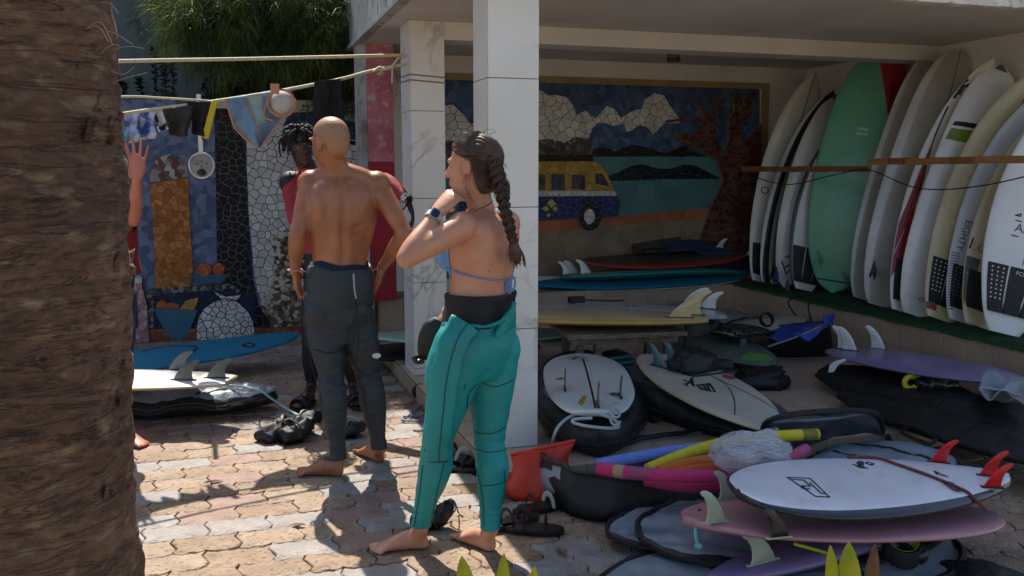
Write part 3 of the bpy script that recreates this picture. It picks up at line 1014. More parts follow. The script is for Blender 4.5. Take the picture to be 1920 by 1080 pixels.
b.lines([[(.17, -.06), (.24, .02), (.19, .06), (.28, .08)], [(.2, -.1), (.3, -.02), (.26, -.08)], [(.22, .02), (.12, -.03), (.2, -.09)]], .012, INK, -1, 'scribble')
b = rack('white board with black rail and black pad beside the green board', (1503, 543), (1578, 235), .46, 'short', [WC, BLKR, WC], (-.25, -.96, .1), split=.86)
b.pad(.06, .36)
b.stripe([(.45, -.12), (.75, -.16)], .03, mat('red_print', '#9c2029', None, .4), 1)
b = rack('wide mint green board standing bottom out with four fins', (1560, 549), (1642, 113), .63, 'blunt', [GRN, GRN, GRN], (-.62, -.78, .1), side=-1, T=.075, nose=.06)
GRF = mat('mint_fin', '#7fb79a', '#6ca588', .35)
b.fin(.34, .175, -1, GRF, .12, .14, R(38), R(14), ridge=GRF)
b.fin(.34, -.175, -1, GRF, .12, .14, R(30), R(14), ridge=GRF)
b.fin(.20, .03, -1, GRF, .12, .14, R(34), ridge=GRF)
b.patch([(b.L * .70, -.045), (b.L * .70, .045), (b.L * .712, .045), (b.L * .712, -.045)], mat('pale_print', '#a8c9b6', None, .5), -1, 'logo')
b.patch([(b.L * .68, -.045), (b.L * .68, .045), (b.L * .692, .045), (b.L * .692, -.045)], mat('pale_print', '#a8c9b6', None, .5), -1, 'logo')
cbl = [b.world(b.at(.10, q, -1, .03 + .02 * math.sin(q * 20))) for q in (-.14, -.09, -.03, .03, .09, .13)]
lg = single(MB().tube(bez([V((p.x, p.y, p.z)) for p in cbl], 6), .005, 6), 'leash', BLACK, 'thin black leash looped across the tail of the green board', 'leash', cbl[0])
b = rack('grey white longboard just right of the green board', (1622, 562), (1768, 90), .52, 'long', [WG, WC, WG], (-.30, -.95, .05), side=-1, T=.07)
b.stripe([(.9, 0), (b.L - .01, 0)], .006, STR, -1, 'stringer')
b.fin(.34, .19, -1, FINW, .11, .11)
b = rack('thick longboard with white rails and a grey belly in the rack', (1651, 574), (1811, 88), .56, 'long', [WG, WC, WG], (-.34, -.93, .05), side=-1, T=.085, split=.8)
b.stripe([(.9, 0), (b.L - .01, 0)], .006, STR, -1, 'stringer')
b.fin(.30, -.15, -1, PLASTIC, .12, .11)
b = rack('white board with long red and black rail flashes and a nose logo', (1689, 585), (1848, 115), .49, 'short', [WB, WBR, WB], F1, T=.06)
REDF = mat('red_flash', '#9d1622', '#7d101a', .4, scale=4)
for s_ in (1,):
    b.patch([(.10, .215 * s_), (.3, .20 * s_), (.6, .175 * s_), (1.0, .17 * s_), (1.3, .185 * s_), (1.0, .205 * s_), (.6, .225 * s_), (.3, .235 * s_), (.12, .235 * s_)], REDF, 1, 'rail_flash', n=24)
    b.patch([(.10, .19 * s_), (.45, .10 * s_), (.62, .125 * s_), (.8, .17 * s_), (.6, .172 * s_), (.3, .195 * s_)], REDF, 1, 'rail_flash', n=24)
    b.stripe([(.55, .17), (.9, .165), (1.25, .186), (1.5, .17)], .012, INK, 1, 'rail_flash')
b.pad(.07, .36)
b.lines([[(b.L - 0.33, 0.150), (b.L - 0.23, 0.139), (b.L - 0.19, 0.113), (b.L - 0.20, 0.060), (b.L - 0.30, 0.052), (b.L - 0.35, 0.098), (b.L - 0.33, 0.150)], [(b.L - 0.30, 0.131), (b.L - 0.24, 0.120), (b.L - 0.23, 0.098)], [(b.L - 0.31, 0.105), (b.L - 0.27, 0.075), (b.L - 0.22, 0.090)]], .022, INK, 1)
b = rack('white board with black and lime flag mark below its grey nose tip', (1718, 592), (1889, 117), .52, 'long', [WBR, WBR, WBR], F1, side=-1, T=.07, nose=.08)
g0 = b.L * .665
b.patch([(g0 - .02, -.235), (g0 + .07, -.22), (g0 + .11, .0), (g0 + .015, .02)], mat('lime_print', '#7c8f2a', '#6b7c22', .4), -1, 'flag_print')
b.patch([(g0 + .09, -.22), (g0 + .125, -.21), (g0 + .17, .02), (g0 + .13, .02)], INK, -1, 'flag_print')
b.patch([(b.L - .05, -.14), (b.L - .05, .14), (b.L - .003, .03), (b.L - .003, -.03)], mat('grey_print', '#5c5650', None, .5), -1, 'nose_patch')
b.lines([[(.12, -.02), (.135, .0), (.12, .02), (.105, 0), (.12, -.02)]], .005, INK, -1, 'leash_plug')
b = rack('yellowed cream board with a white dotted black pad and faded tail print', (1757, 599), (1926, 140), .52, 'short', [WY, WY, WY], F1)
b.stripe([(.4, 0), (b.L - .01, 0)], .006, STR, 1, 'stringer')
b.pad(.09, .40, dots=WHITE)
b.patch([(.045, .05), (.045, .12), (.09, .15), (.085, .06)], REDF, 1, 'red_patch')
x0 = b.L * .60
b.lines([[(x0, .06), (x0 + .19, -.03)], [(x0 + .02, .085), (x0 + .2, .0)], [(x0 + .03, .05), (x0 + .05, .08)], [(x0 + .09, .02), (x0 + .11, .05)], [(x0 + .15, -.01), (x0 + .17, .02)]], .011, mat('faded_print', '#6f6555', None, .5), 1)
b.patch([(x0 - .07, .07), (x0 - .05, .12), (x0, .11), (x0 + .0, .06), (x0 - .04, .05)], mat('faded_red', '#6f4a44', '#4a4a48', .5, scale=30), 1, 'badge')
b = rack('cool white board with striped tail rail and black lettering up its side', (1797, 604), (1953, 168), .50, 'short', [WC, WC, WC], F1)
b.text('EIGHTY', .56, .175, .062, R(180), INK, 1)
for i in range(22):
    x = .06 + i * .0175
    b.stripe([(x, .96 * b.w(x / b.L)), (x + .006, .72 * b.w(x / b.L))], .006, INK, 1, 'rail_tick')
b.pad(.08, .36, dots=mat('grey_dots', '#6d6d6a', None, .6))
b = rack('cream yellow board with grey tail band and an outlined logo', (1828, 612), (1981, 195), .50, 'short', [WY, WY, WY], F1)
b.patch([(.12, .04), (.12, .21), (.42, .245), (.42, .13), (.30, .13), (.30, .04)], mat('grey_band', '#5d5a55', None, .5), 1, 'tail_band', n=20)
b.pad(.10, .34)
b.patch([(.08, .14), (.08, .185), (.15, .17), (.13, .13)], mat('orange_print', '#c9701f', None, .4), 1, 'orange_patch')
b.text('Lost', .50, .135, .11, R(-90), INK, 1, sx=1.0)
b.text('Lost', .50, .135, .095, R(-90), WY, 1, lift=.0022)
b = rack('bright white board with big black three piece pad, nearest in the rack', (1877, 625), (2006, 165), .52, 'short', [WBR, WBR, WBR], (-.42, -.9, .1))
b.pad(.12, .42, dots=WHITE, kick=.022)
b.stripe([(.44, 0), (.62, 0)], .005, INK, 1, 'stringer')
b.text('AL M', .66, .02, .075, R(-90), INK, 1)
b.lines([[(.705, .11), (.705, -.11)], [(.61, .11), (.61, -.09)], [(.735, .12), (.735, -.1)], [(.735, .12), (.75, .09), (.735, .09)]], .008, INK, 1, 'logo')
b.text('FCS', .385, 0, .035, R(-90), WHITE, 1, lift=.009)
# fins of boards behind, wedged between them: loose fins on leashes at the tails
# wooden rails and the wire that hold them
WOOD = mat('rail_wood', '#8a5e38', '#6b4527', .55, scale=3, stretch=(1, 14, 14), bump=.2, bscale=30)
WOODL = mat('rail_wood_light', '#a9794c', '#8a5f38', .5, scale=3, stretch=(14, 1, 14), bump=.2, bscale=30)
def rail(p0, p1, z0, n, ms, label):
    t = thing('rack_rail', label, 'rail', p0, 'wooden rails of the board rack')
    p0, p1 = V(p0), V(p1)
    for i in range(n):
        a, b_ = p0.lerp(p1, i / n), p0.lerp(p1, (i + 1) / n)
        off = V((0.012 * (i % 2), 0, random.uniform(-.004, .004)))
        MB().bar(a + off, b_ + off, .013, .022).build('plank', ms[i % len(ms)], t, False)
    return t
ra, rb = V((4.36, 7.08, 1.505)), V((4.37, 5.44, 1.50))
rail(ra, rb, 0, 4, [WOOD], 'darker wooden rail across the boards left of and over the green board')
rc, rd = V((4.36, 5.42, 1.555)), V((4.36, 3.7, 1.555))
rail(rc, rd, 0, 9, [WOODL, WOOD, WOODL], 'paler wooden rail of short lengths across the right boards')
wire = bez([(4.36, 7.0, 1.46), (4.35, 6.4, 1.38), (4.36, 5.8, 1.46), (4.35, 5.42, 1.50), (4.33, 4.9, 1.38), (4.33, 4.4, 1.40), (4.35, 3.9, 1.5)], 10)
single(MB().tube(wire, .004, 6), 'cable', PLASTIC, 'thin dark cable sagging below the wooden rails of the board rack', 'cable', wire[0])
# green turf mat on the ledge
tm = MB()
tb = MB()
nxx, nyy = 12, 90
edge = []
rows = []
for j in range(nyy + 1):
    y = 3.85 + (LY - .02 - 3.85) * j / nyy
    x0 = LX - .015 + .03 * nz((y * 3, 0, 0)) + .012 * nz((y * 17, 3, 0))
    rows.append([V((x0 + (XR - .05 - x0) * i / nxx, y, LZ + .012 + .006 * nz((x0 + i * .3, y * 4, 1)))) for i in range(nxx + 1)])
tm.rings(rows, 0, False, False)
for r_ in rows:
    edge.append(r_[0])
drop = [[p, p + V((-.012, 0, -.02 + .012 * nz((p.y * 23, 1, 2))))] for p in edge]
tm.rings(drop, 0, False, False)
TURF = mat('green_turf', '#24582f', '#143c1e', .9, scale=60, bump=.8, bscale=400, bdist=.01)
tf = tm.mesh('turf_mat', TURF)
o = link('turf_mat', tf)
tag(o, 'green artificial turf mat along the top of the right ledge', 'turf mat')
bl = MB()
rnd = random.Random(3)
for i in range(5000):
    y = rnd.uniform(3.9, LY - .05); x = LX - .02 + abs(rnd.gauss(0, .12))
    p = V((x, y, LZ + .012)); a = rnd.uniform(0, 6.3); h = rnd.uniform(.008, .016)
    dx = V((math.cos(a), math.sin(a), 0)) * .0016
    bl.add([p - dx, p + dx, p + V((rnd.gauss(0, .006), rnd.gauss(0, .006), h))], [(0, 1, 2)])
tag(bl.build('turf_blades', TURF, o, False), kind='stuff')

# ================================================================== boards and bags lying about
def bloc(s, x, y, side):
    """photo point -> metres along / across on this board's visible face"""
    o = s.world(s.p(.5, 0, side))
    n_ = s.root.matrix_basis.to_3x3() @ V((0, 0, 1))
    d = ray(x, y)
    t = (o - CAM).dot(n_) / d.dot(n_)
    q = s.root.matrix_basis.inverted() @ (CAM + d * t)
    return q.x, q.y
Board.loc = bloc
def bag(label, m, L, W, T, shape='soft', top=SILVER, side=BLACKNYL, group=None, wave=.01, seed=0, name='board_bag', nose=0, tailr=0, split=.9, pr=.012, handle=True):
    b = Board(name, label, 'board bag', m, L, W, T, shape, [top, side, side], group, nose, tailr, split, wave, seed, (pr, BLACKNYL), True)
    if side is BLACKNYL or top is BLACKNYL:
        for u in (.3, .62):
            rr = [b.p(u, k / 8, 1, .003) for k in range(-8, 9)]
            MB().rings([rr, [q + V((.03, 0, 0)) for q in rr]], 0, False, False).build('strap', mat('webbing', '#0d0d0f', '#1c1c20', .7, scale=60), b.root, 'all', False)
        e = [b.p(u_ / 40, .985, 1, .004) for u_ in range(3, 38)] 
        MB().tube(e, .004, 5).build('zip', mat('zip_grey', '#55585c', None, .4, metal=.5), b.root, True, False)
    if handle:
        x = L * .5
        e = [b.p(.44, -1, 1), b.p(.44, -1, 1, -.01) + V((0, -.05, -.02)), b.p(.56, -1, 1, -.01) + V((0, -.05, -.02)), b.p(.56, -1, 1)]
        MB().tube(bez(e, 6), .012, 6, flat=.3).build('handle', BLACKNYL, b.root, True, False)
    return b
def layY(t, n, Y, flip=False, roll=0.0, L=None):
    A, B = aty(*t, Y), aty(*n, Y)
    x = B - A
    up = Matrix.Rotation(roll, 3, x.normalized()) @ V((0, 0, -1 if flip else 1))
    return frame_from(A, x, up), (L or x.length)
TQ = resin('turquoise', '#1b7391', '#16627d', .6, coat=0, spec=.25)
TEALB = resin('teal_foam', '#21867f', '#1c756f', .5)
REDB = resin('brick_red', '#9d3327', '#862a20', .45)
STK = 'boards stacked on the back ledge'
G1 = 'boards lying on the yard paving'
# stack on the back ledge
m, L = layY((1120, 541), (1392, 527), 7.5)
b = Board('surfboard', 'dull white board at the bottom of the stack on the back ledge', 'surfboard', m, L, .46, .06, 'short', [WG, WG, WG], STK, nose=.03, tailr=.01)
m, L = layY((1000, 537), (1404, 518), 7.5, False, R(5))
b = Board('surfboard', 'long turquoise board under the teal foam board on the back ledge', 'surfboard', m, L, .52, .07, 'egg', [TQ, TQ, TQ], STK, nose=.03, tailr=.02)
m, L = layY((1058, 520), (1398, 503), 7.48, True, R(-7))
b = Board('surfboard', 'teal foam board with squared black and white tail and white fins', 'surfboard', m, L, .54, .085, 'soft', [TEALB, TEALB, resin('pale_foam', '#b9b6ae', None, .5)], STK, nose=.05, tailr=.0)
b.patch([(.001, -.13), (.001, .13), (.02, .14), (.02, -.14)], PLASTIC, -1, 'tail_block')
b.fin(.20, .15, -1, FINW, .13, .11); b.fin(.20, -.15, -1, FINW, .13, .11); b.fin(.09, -.0, -1, FINW, .12, .11)
m, L = layY((1398, 480), (1092, 497), 7.46, False, R(-8))
b = Board('surfboard', 'brick red board with mottled deck on top of the ledge stack', 'surfboard', m, L, .52, .065, 'egg', [mat('mottled_deck', '#5a4a42', '#2f2b2a', .6, scale=16, c3='#8a4a3c'), REDB, REDB], STK, nose=.03, tailr=.03, split=.78)
b.fin(.05, .12, 1, FINW, .13, .1, fwd=-1); b.fin(.28, -.10, 1, FINW, .12, .1)
b.lines([[(L - .30, -.02), (L - .26, .03), (L - .22, -.01)]], .02, mat('rust_print', '#6b3a2c', None, .5), 1)
def blob_from(rings, mats, name, label, cat, at, group=None):
    return single(MB().rings(rings), name, mats, label, cat, at, group, 'all')
def blob(label, name, cat, c, size, m, heading=0, seed=0, rough=.25, group=None, fl=.55, n=22):
    """soft bundle resting on its base"""
    mb = MB()
    mb.ball((0, 0, 0), 1, n, n // 2 + 2)
    X = V((math.cos(heading), math.sin(heading), 0)); Y_ = V((-X.y, X.x, 0))
    out = []
    for p in mb.v:
        k = 1 + rough * (mn.noise(p * 1.7 + V((seed, 0, 0))) + .6 * mn.noise(p * 4 + V((0, seed, 0))))
        q = V([math.copysign(abs(c_) ** .68, c_) for c_ in p]) * k * .86
        z = max(q.z, -fl) + fl
        out.append(V(c) + X * q.x * size[0] + Y_ * q.y * size[1] + V((0, 0, z * size[2] / (1 + fl))))
    mb.v = out
    return single(mb, name, m, label, cat, c, group, 'all')
def cloth(name, label, cat, fn, nu, nv, m, at, group=None, th=.006, parent=None):
    mb = MB()
    mb.rings([[V(fn(i / nu, j / nv)) for i in range(nu + 1)] for j in range(nv + 1)], 0, False, False)
    if parent is None:
        o = single(mb, name, m, label, cat, at, group, 'all')
    else:
        o = mb.build(name, m, parent, 'all')
    md = o.modifiers.new('thickness', 'SOLIDIFY')
    md.thickness = th
    md.offset = 0
    return o
def quad(c4, amp=.01, fs=9, seed=0, drop=0.0, dirv=None):
    """bilinear sheet TL TR BL BR with folds"""
    TL, TR, BL, BR = [V(p) for p in c4]
    nn = (TR - TL).cross(BL - TL).normalized()
    def f(u, v):
        p = TL.lerp(TR, u).lerp(BL.lerp(BR, u), v)
        k = (.25 + v)
        return p + nn * amp * k * (math.sin(fs * u + seed + 2 * v) + 1.4 * mn.noise(V((u * 4, v * 3, seed)))) + V((0, 0, -drop * math.sin(math.pi * u) * v))
    return f
NAVYT = mat('navy_towel', '#1d3f5e', '#15304a', .9, scale=30, bump=.5, bscale=160)
tw = [aty(1238, 455, 7.66), aty(1320, 448, 7.7), aty(1252, 474, 7.4), aty(1375, 476, 7.4)]
cloth('towel', 'dark blue towel draped over the red board on the back ledge', 'towel', quad(tw, .02, 7, 1), 24, 16, NAVYT, tw[2])
fr = [aty(1186, 458, 7.7), aty(1276, 444, 7.72), aty(1188, 478, 7.55), aty(1270, 466, 7.55)]
fo = cloth('fringed_mat', 'grey mat with a black fringe behind the blue towel', 'mat', quad(fr, .01, 5, 2), 20, 8, mat('grey_mat', '#4a4a46', '#33332f', .9, scale=40, bump=.5), fr[2])
fb_ = MB()
for i in range(34):
    a = V(fr[0]).lerp(V(fr[1]), i / 33)
    fb_.tube([a, a + V((0, 0, -.035)), a + V((.004, -.01, -.07))], .0035, 5)
fb_.build('fringe', BLACK, fo)
pc = aty(1226, 474, 7.34)
po = blob('flat black pouch with a white squiggle on the red board', 'pouch', 'pouch', pc, (.13, .09, .05), BLACK, 0, 5, .1)
# table with boards on it
TW = mat('weathered_table_wood', '#7d6a58', '#54463a', .8, scale=4, stretch=(1, 8, 8), bump=.5, bscale=20, c3='#8f8071')
tc = J(1155, 612, 6.05)
tb_ = thing('table', 'low rough wooden table with a ragged edge carrying two longboards', 'table', (tc.x, tc.y, PZ))
th_ = tc.z
cy_, sy_ = math.cos(-.12), math.sin(-.12)
def tl(x, y, z):
    return V((tc.x + x * cy_ - y * sy_, tc.y + x * sy_ + y * cy_, z))
for i in range(5):
    y0 = -.26 + i * .105
    pts = []
    lo_, hi_ = [], []
    for k in range(25):
        x = -.40 + .8 * k / 24
        e = (.016 * nz((x * 11, 3, 2)) - .012) if i == 0 else 0
        lo_.append((x, y0 + e)); hi_.append((x, y0 + .10))
    ro = [[tl(a[0], a[1], th_ - .03 + (.012 * nz((a[0] * 17, 1, 1)) if i == 0 else 0)), tl(a[0], a[1], th_), tl(b_[0], b_[1], th_), tl(b_[0], b_[1], th_ - .03)] for a, b_ in zip(lo_, hi_)]
    MB().rings(ro).build('plank', TW, tb_, False)
for sx in (-.30, -.18, .30):
    MB().bar(tl(sx, -.18, PZ), tl(sx, -.18, th_ - .03), .022, .022, (1, 0, 0)).build('leg', TW, tb_, False)
MB().bar(tl(.30, .2, PZ), tl(.30, .2, th_ - .03), .022, .022, (1, 0, 0)).build('leg', TW, tb_, False)
MB().bar(tl(-.30, .2, PZ), tl(-.30, .2, th_ - .03), .022, .022, (1, 0, 0)).build('leg', TW, tb_, False)
MB().bar(tl(-.36, -.2, th_ - .055), tl(.36, -.2, th_ - .055), .015, .022).build('apron', TW, tb_, False)
def layd(t, td, n, nd, flip=False, roll=0.0, L=None):
    A, B = J(*t, td), J(*n, nd)
    x = B - A
    up = Matrix.Rotation(roll, 3, x.normalized()) @ V((0, 0, -1 if flip else 1))
    return frame_from(A, x, up), (L or x.length)
m, L = layd((1326, 598), 5.95, (850, 588), 6.1, True)
b = Board('surfboard', 'cream longboard lying fin up on the rough table', 'surfboard', m, L, .52, .075, 'long', [WY, mat('honey_rail', '#c69f5e', '#b18a4c', .35, scale=3), WY], None, nose=.0, tailr=.0, split=.86)
b.fin(.22, .0, -1, FINC, .17, .19, th=.009)
b.fin(.27, -.12, -1, FINC, .125, .16, th=.009)
m, L = layd((1357, 586), 6.45, (850, 574), 6.5, True)
b = Board('surfboard', 'pale grey longboard with white fins behind the cream board on the table', 'surfboard', m, L, .5, .07, 'soft', [WC, resin('bluish_rail', '#a9adb8', None, .35), WC], None, nose=.03, tailr=.02)
b.fin(.16, .13, -1, FINW, .13, .14); b.fin(.30, .10, -1, FINW, .15, .16); b.fin(.33, -.08, -1, FINW, .125, .13)
for x in (.62, .68):
    b.patch([(x, -.02), (x, .02), (x + .035, .02), (x + .035, -.02)], INK, -1, 'fin_slot', n=2)
q = J(1082, 568, 6.4)
lk = thing('leash_cuff', 'black leash cuff and cord on the pale board over the table', 'leash', q)
MB().box(q + V((-.06, -.03, 0)), q + V((.05, .03, .045))).build('cuff', BLACK, lk, False)
MB().tube(bez([q + V((.05, 0, .02)), q + V((.16, -.02, .012)), q + V((.26, -.06, .012)), q + V((.32, -.1, .02))], 8), .006, 6).build('cord', BLACK, lk)
# hanging black straps below the boards
for lab, pts in (('wide black strap hanging from the cream board tail', [(1291, 602), (1289, 628), (1286, 662)]), ('black webbing strap curling down from the grey longboard', [(1348, 596), (1338, 615), (1310, 630), (1250, 628)])):
    P = bez([J(x, y, 6.1 if len(pts) == 3 else 6.35) for x, y in pts], 8)
    single(MB().tube(P, .022 if len(pts) == 3 else .013, 8, flat=.3, ref=FH), 'strap', BLACKNYL, lab, 'strap', P[-1])
# striped towel under the table
ST = mat('striped_towel', '#1f6f74', '#10181c', .9, scale=1)
t_ = ST.node_tree
wv = t_.nodes.new('ShaderNodeTexWave'); wv.inputs['Scale'].default_value = 9; wv.bands_direction = 'Z'; wv.inputs['Distortion'].default_value = 1.2
rp_ = t_.nodes.new('ShaderNodeValToRGB'); rp_.color_ramp.interpolation = 'CONSTANT'
rp_.color_ramp.elements[0].color = (*lin('#121518'), 1); rp_.color_ramp.elements[1].position = .55; rp_.color_ramp.elements[1].color = (*lin('#1f7478'), 1)
tc_ = t_.nodes.new('ShaderNodeTexCoord')
t_.links.new(tc_.outputs['Object'], wv.inputs[0]); t_.links.new(wv.outputs[1], rp_.inputs[0]); t_.links.new(rp_.outputs[0], t_.nodes['Principled BSDF'].inputs['Base Color'])
q = J(1150, 668, 6.0); q.z = PZ + .002
blob('teal and black striped towel bundled under the table', 'towel', 'towel', q, (.16, .12, .20), ST, 0, 3, .2)
# boards at the left end behind the pillar
m, L = lay((690, 634), .26, (1100, 628), .30)
b = Board('surfboard', 'pale mint board reaching out past the rear marble pillar', 'surfboard', m, L, .5, .06, 'egg', [resin('pale_mint', '#9fc0b2', '#8fb0a2', .4)] * 3, None, nose=.03, tailr=.02)
m, L = lay((688, 664), .11, (1010, 648), .11)
bag('flat black bag under the pale mint board by the rear pillar', m, L, .55, .12, 'soft', BLACKNYL, seed=4)
m, L = lay((1000, 640), .22, (1110, 632), .28)
b = Board('surfboard', 'teal edged board poking out left of the table legs', 'surfboard', m, L + .2, .45, .06, 'egg', [resin('grey_teal', '#7f9a94', None, .45)] * 3, None, nose=.02)
# --- fins-up white board on the fat black travel bag
m, L = lay((1122, 834), .17, (1085, 672), .17)
tbag = bag('fat black travel bag under the white three fin board', m, L, .66, .26, 'egg', mat('dark_grey_nylon', '#2a2c30', '#1c1e21', .5, scale=5, bump=.4, bscale=26), wave=.012, seed=1)
tbag.patch([(.55, .2), (.55, .24), (.75, .27), (.75, .23)], mat('blue_label', '#2f6f96', None, .5), 1, 'label_patch')
for k in (-1, 1):
    tbag.stripe([(.2, .16 * k), (.8, .23 * k), (L - .15, .1 * k)], .012, BLACK, 1, 'zip', .004)
m, L = lay((1117, 770), .33, (1088, 660), .335, True)
b = Board('surfboard', 'white board with dark stringer lying fins up on the fat black bag', 'surfboard', m, L, .49, .065, 'soft', [WB, WBR, WBR], None, nose=.02, tailr=.01, split=.9)
b.stripe([(.02, 0), (L * .80, 0)], .011, INK, -1, 'stringer')
EDGE = mat('amber_fin', '#8d6a48', '#5c4a3a', .35, scale=6)
for x, y in ((1059, 726), (1163, 738)):
    q = b.loc(x, y, -1)
    b.fin(q[0] + .05, q[1], -1, FING, .13, .11, base=True)
q = b.loc(1121, 752, -1)
b.fin(q[0] + .05, q[1], -1, EDGE, .14, .11)
b.lines([[b.loc(x, y, -1) for x, y in st] for st in ([(1063, 668), (1080, 664)], [(1070, 664), (1092, 669)], [(1085, 663), (1074, 671)], [(1066, 672), (1102, 673)], [(1088, 664), (1100, 668)])], .012, INK, -1)
for (x, y), c, nm in (((1050, 709), mat('gold_print', '#a88a4a', None, .5), 'badge'), ((1152, 736), mat('grey_print', '#5c5650', None, .5), 'badge')):
    q = b.loc(x, y, -1)
    b.patch([(q[0] + .03 * math.cos(t), q[1] + .026 * math.sin(t)) for t in [2 * math.pi * i / 12 for i in range(12)]], c, -1, nm, n=6)
y_ = mat('yellowed_repair', '#b8923e', None, .5)
q = b.loc(1072, 748, -1)
b.patch([(q[0] - .06, q[1] + .05), (q[0] + .1, q[1] + .085), (q[0] + .1, q[1] + .06), (q[0] - .05, q[1] + .02)], y_, -1, 'repair', n=4)
CORD = mat('white_cord', '#c4c4c2', None, .45)
lp_ = bez([atz(x, y, z) for x, y, z in ((1036, 842, .03), (1036, 832, .10), (1038, 820, .2), (1047, 800, .26), (1066, 783, .29), (1090, 774, .31), (1120, 776, .31), (1150, 786, .30), (1160, 800, .28), (1140, 803, .28), (1100, 799, .29), (1075, 792, .29), (1078, 786, .3), (1110, 784, .3))], 6)
single(MB().tube(lp_, .008, 6), 'leash', CORD, 'white leash looped over the fat black bag', 'leash', lp_[0])
cr = [atz(1153 + 9 * math.cos(t), 790 + 11 * math.sin(t), .3) for t in [k * .5 for k in range(26)]]
single(MB().tube([p + V((0, 0, .003 * i)) for i, p in enumerate(cr)], .006, 6), 'leash_swivel', CORD, 'small coil at the end of the white leash on the black bag', 'leash', cr[0])
# --- cream board with a boxed logo on its grey and black bag
m, L = lay((1186, 705), .18, (1470, 818), .14)
bag('grey topped black bag under the cream board with the boxed logo', m, L, .64, .24, 'egg', mat('slate_bag_top', '#4e525c', '#3b3f48', .6, scale=6, bump=.4, bscale=20), wave=.01, seed=6, split=.8)
m, L = lay((1222, 664), .33, (1452, 803), .29, True)
b = Board('surfboard', 'cream board with boxed black logo and pink heart on a grey bag', 'surfboard', m, L, .5, .06, 'short', [WY, WY, resin('cream_grey', '#c9c2b4', '#b4ab9c', .4, c3='#bcae96')], None, nose=.02, tailr=.01, split=.92)
FINT = mat('teal_glass_fin', '#4f7378', '#3f6066', .25, scale=5)
for x, y in ((1246, 690), (1272, 684)):
    q = b.loc(x, y, -1)
    b.fin(q[0], q[1], -1, FINT, .13, .11, toe=R(20))
b.stripe([b.loc(1300, 690, -1), b.loc(1466, 764, -1)], .006, STR, -1, 'stringer')
b.stripe([b.loc(1322, 700, -1), b.loc(1360, 720, -1), b.loc(1376, 745, -1), b.loc(1378, 771, -1)], .006, STR, -1, 'stringer')
b.lines([[b.loc(x, y, -1) for x, y in st] for st in (
    [(1306, 722), (1330, 719), (1341, 734), (1318, 731), (1306, 722)], [(1302, 722), (1282, 712)], [(1296, 709), (1300, 724)], [(1281, 720), (1303, 716)], [(1300, 708), (1286, 723)],
    [(1308, 724), (1317, 723)], [(1311, 727), (1320, 726)], [(1314, 730), (1323, 729)], [(1318, 720), (1326, 732)], [(1324, 720), (1331, 732)], [(1328, 721), (1336, 726)])], .012, INK, -1)
HT = mat('pink_print', '#b5305f', None, .45)
q0, q1 = b.loc(1352, 702, -1), b.loc(1379, 709, -1)
b.patch([b.loc(x, y, -1) for x, y in ((1353, 704), (1358, 701), (1366, 704), (1374, 701), (1380, 707), (1372, 711), (1362, 709))], HT, -1, 'heart_print', n=8)
b.patch([b.loc(x, y, -1) for x, y in ((1424, 795), (1436, 788), (1446, 790), (1437, 799))], mat('red_tip', '#b04a48', None, .4), -1, 'nose_guard', n=6)
pq = atz(1300, 694, .345)
pk_ = blob('black neoprene pouch lying on the cream board with the boxed logo', 'pouch', 'pouch', pq, (.15, .11, .13), BLACKNYL, .2, 8, .42)
pq = atz(1352, 690, .33)
blob('small black ankle cuff beside the neoprene pouch on the cream board', 'leash_cuff', 'leash', pq, (.09, .05, .06), BLACK, -.3, 9, .15)
cc_ = bez([atz(x, y, .34) for x, y in ((1345, 694), (1310, 697), (1284, 695), (1282, 700), (1300, 706), (1330, 703), (1380, 694))], 8)
single(MB().tube(cc_, .006, 6), 'leash', BLACK, 'black leash loop in front of the neoprene pouch', 'leash', cc_[0])
# grey green foam board with lime tip, small black bag
m, L = lay((1244, 596), .26, (1440, 690), .16)
b = Board('surfboard', 'grey green foam board with a lime tip behind the cream board', 'surfboard', m, L, .58, .07, 'egg', [resin('grey_green', '#6c7870', '#5a665f', .6)] * 3, None, nose=.02, tailr=.01)
b.patch([(L * .9, -.12), (L * .82, .02), (L * .87, .12), (L * .95, .1), (L * .99, 0), (L * .95, -.1)], mat('lime_foam', '#6fae55', '#5b9a48', .5), 1, 'lime_tip')
q = atz(1428, 725, PZ + .002)
blob('black drawstring bag on the tiles beside the lime tipped board', 'drawstring_bag', 'bag', q, (.20, .14, .13), BLACKNYL, -.4, 12, .42)
# bag with blue lining, grey sheet, camo pad board
m, L = lay((1262, 572), .32, (1484, 628), .22)
bag('pale grey board bag lying against the ledge beyond the table', m, L, .55, .07, 'soft', mat('pale_bag', '#9a9a98', '#7f8082', .6, scale=5, bump=.4, bscale=18), wave=.012, seed=3)
m, L = lay((1372, 672), .12, (1452, 640), .13)
b = Board('surfboard', 'white board tip sticking out under the camouflage padded board', 'surfboard', m, L + .3, .42, .06, 'egg', [WC, BLKR, BLKR], None, nose=.0, tailr=.0, split=.9)
m, L = lay((1350, 628), .30, (1500, 600), .30)
b = Board('surfboard', 'small board with camouflage pad standing on its fins by the blue bag', 'surfboard', m, L, .42, .055, 'soft', [WB, BLKR, WB], None, nose=.02, tailr=.0, split=.9)
b.pad(.03, .36, m=mat('camo_pad', '#15161a', '#0e0f10', .7, scale=14, c3='#a79f6a'), kick=.03)
b.fin(.16, .13, -1, FING, .12, .1); b.fin(.16, -.13, -1, FING, .12, .1)
q = atz(1437, 612, .36)
lk = thing('leash_cuff', 'black ankle cuff standing on the camouflage padded board', 'leash', q)
MB().tube([q + V((.05 * math.cos(t), .02 * math.sin(t) , .05 + .045 * math.sin(t))) for t in [2 * math.pi * i / 18 for i in range(18)]], .02, 6, closed=True, flat=.4).build('cuff', BLACK, lk)
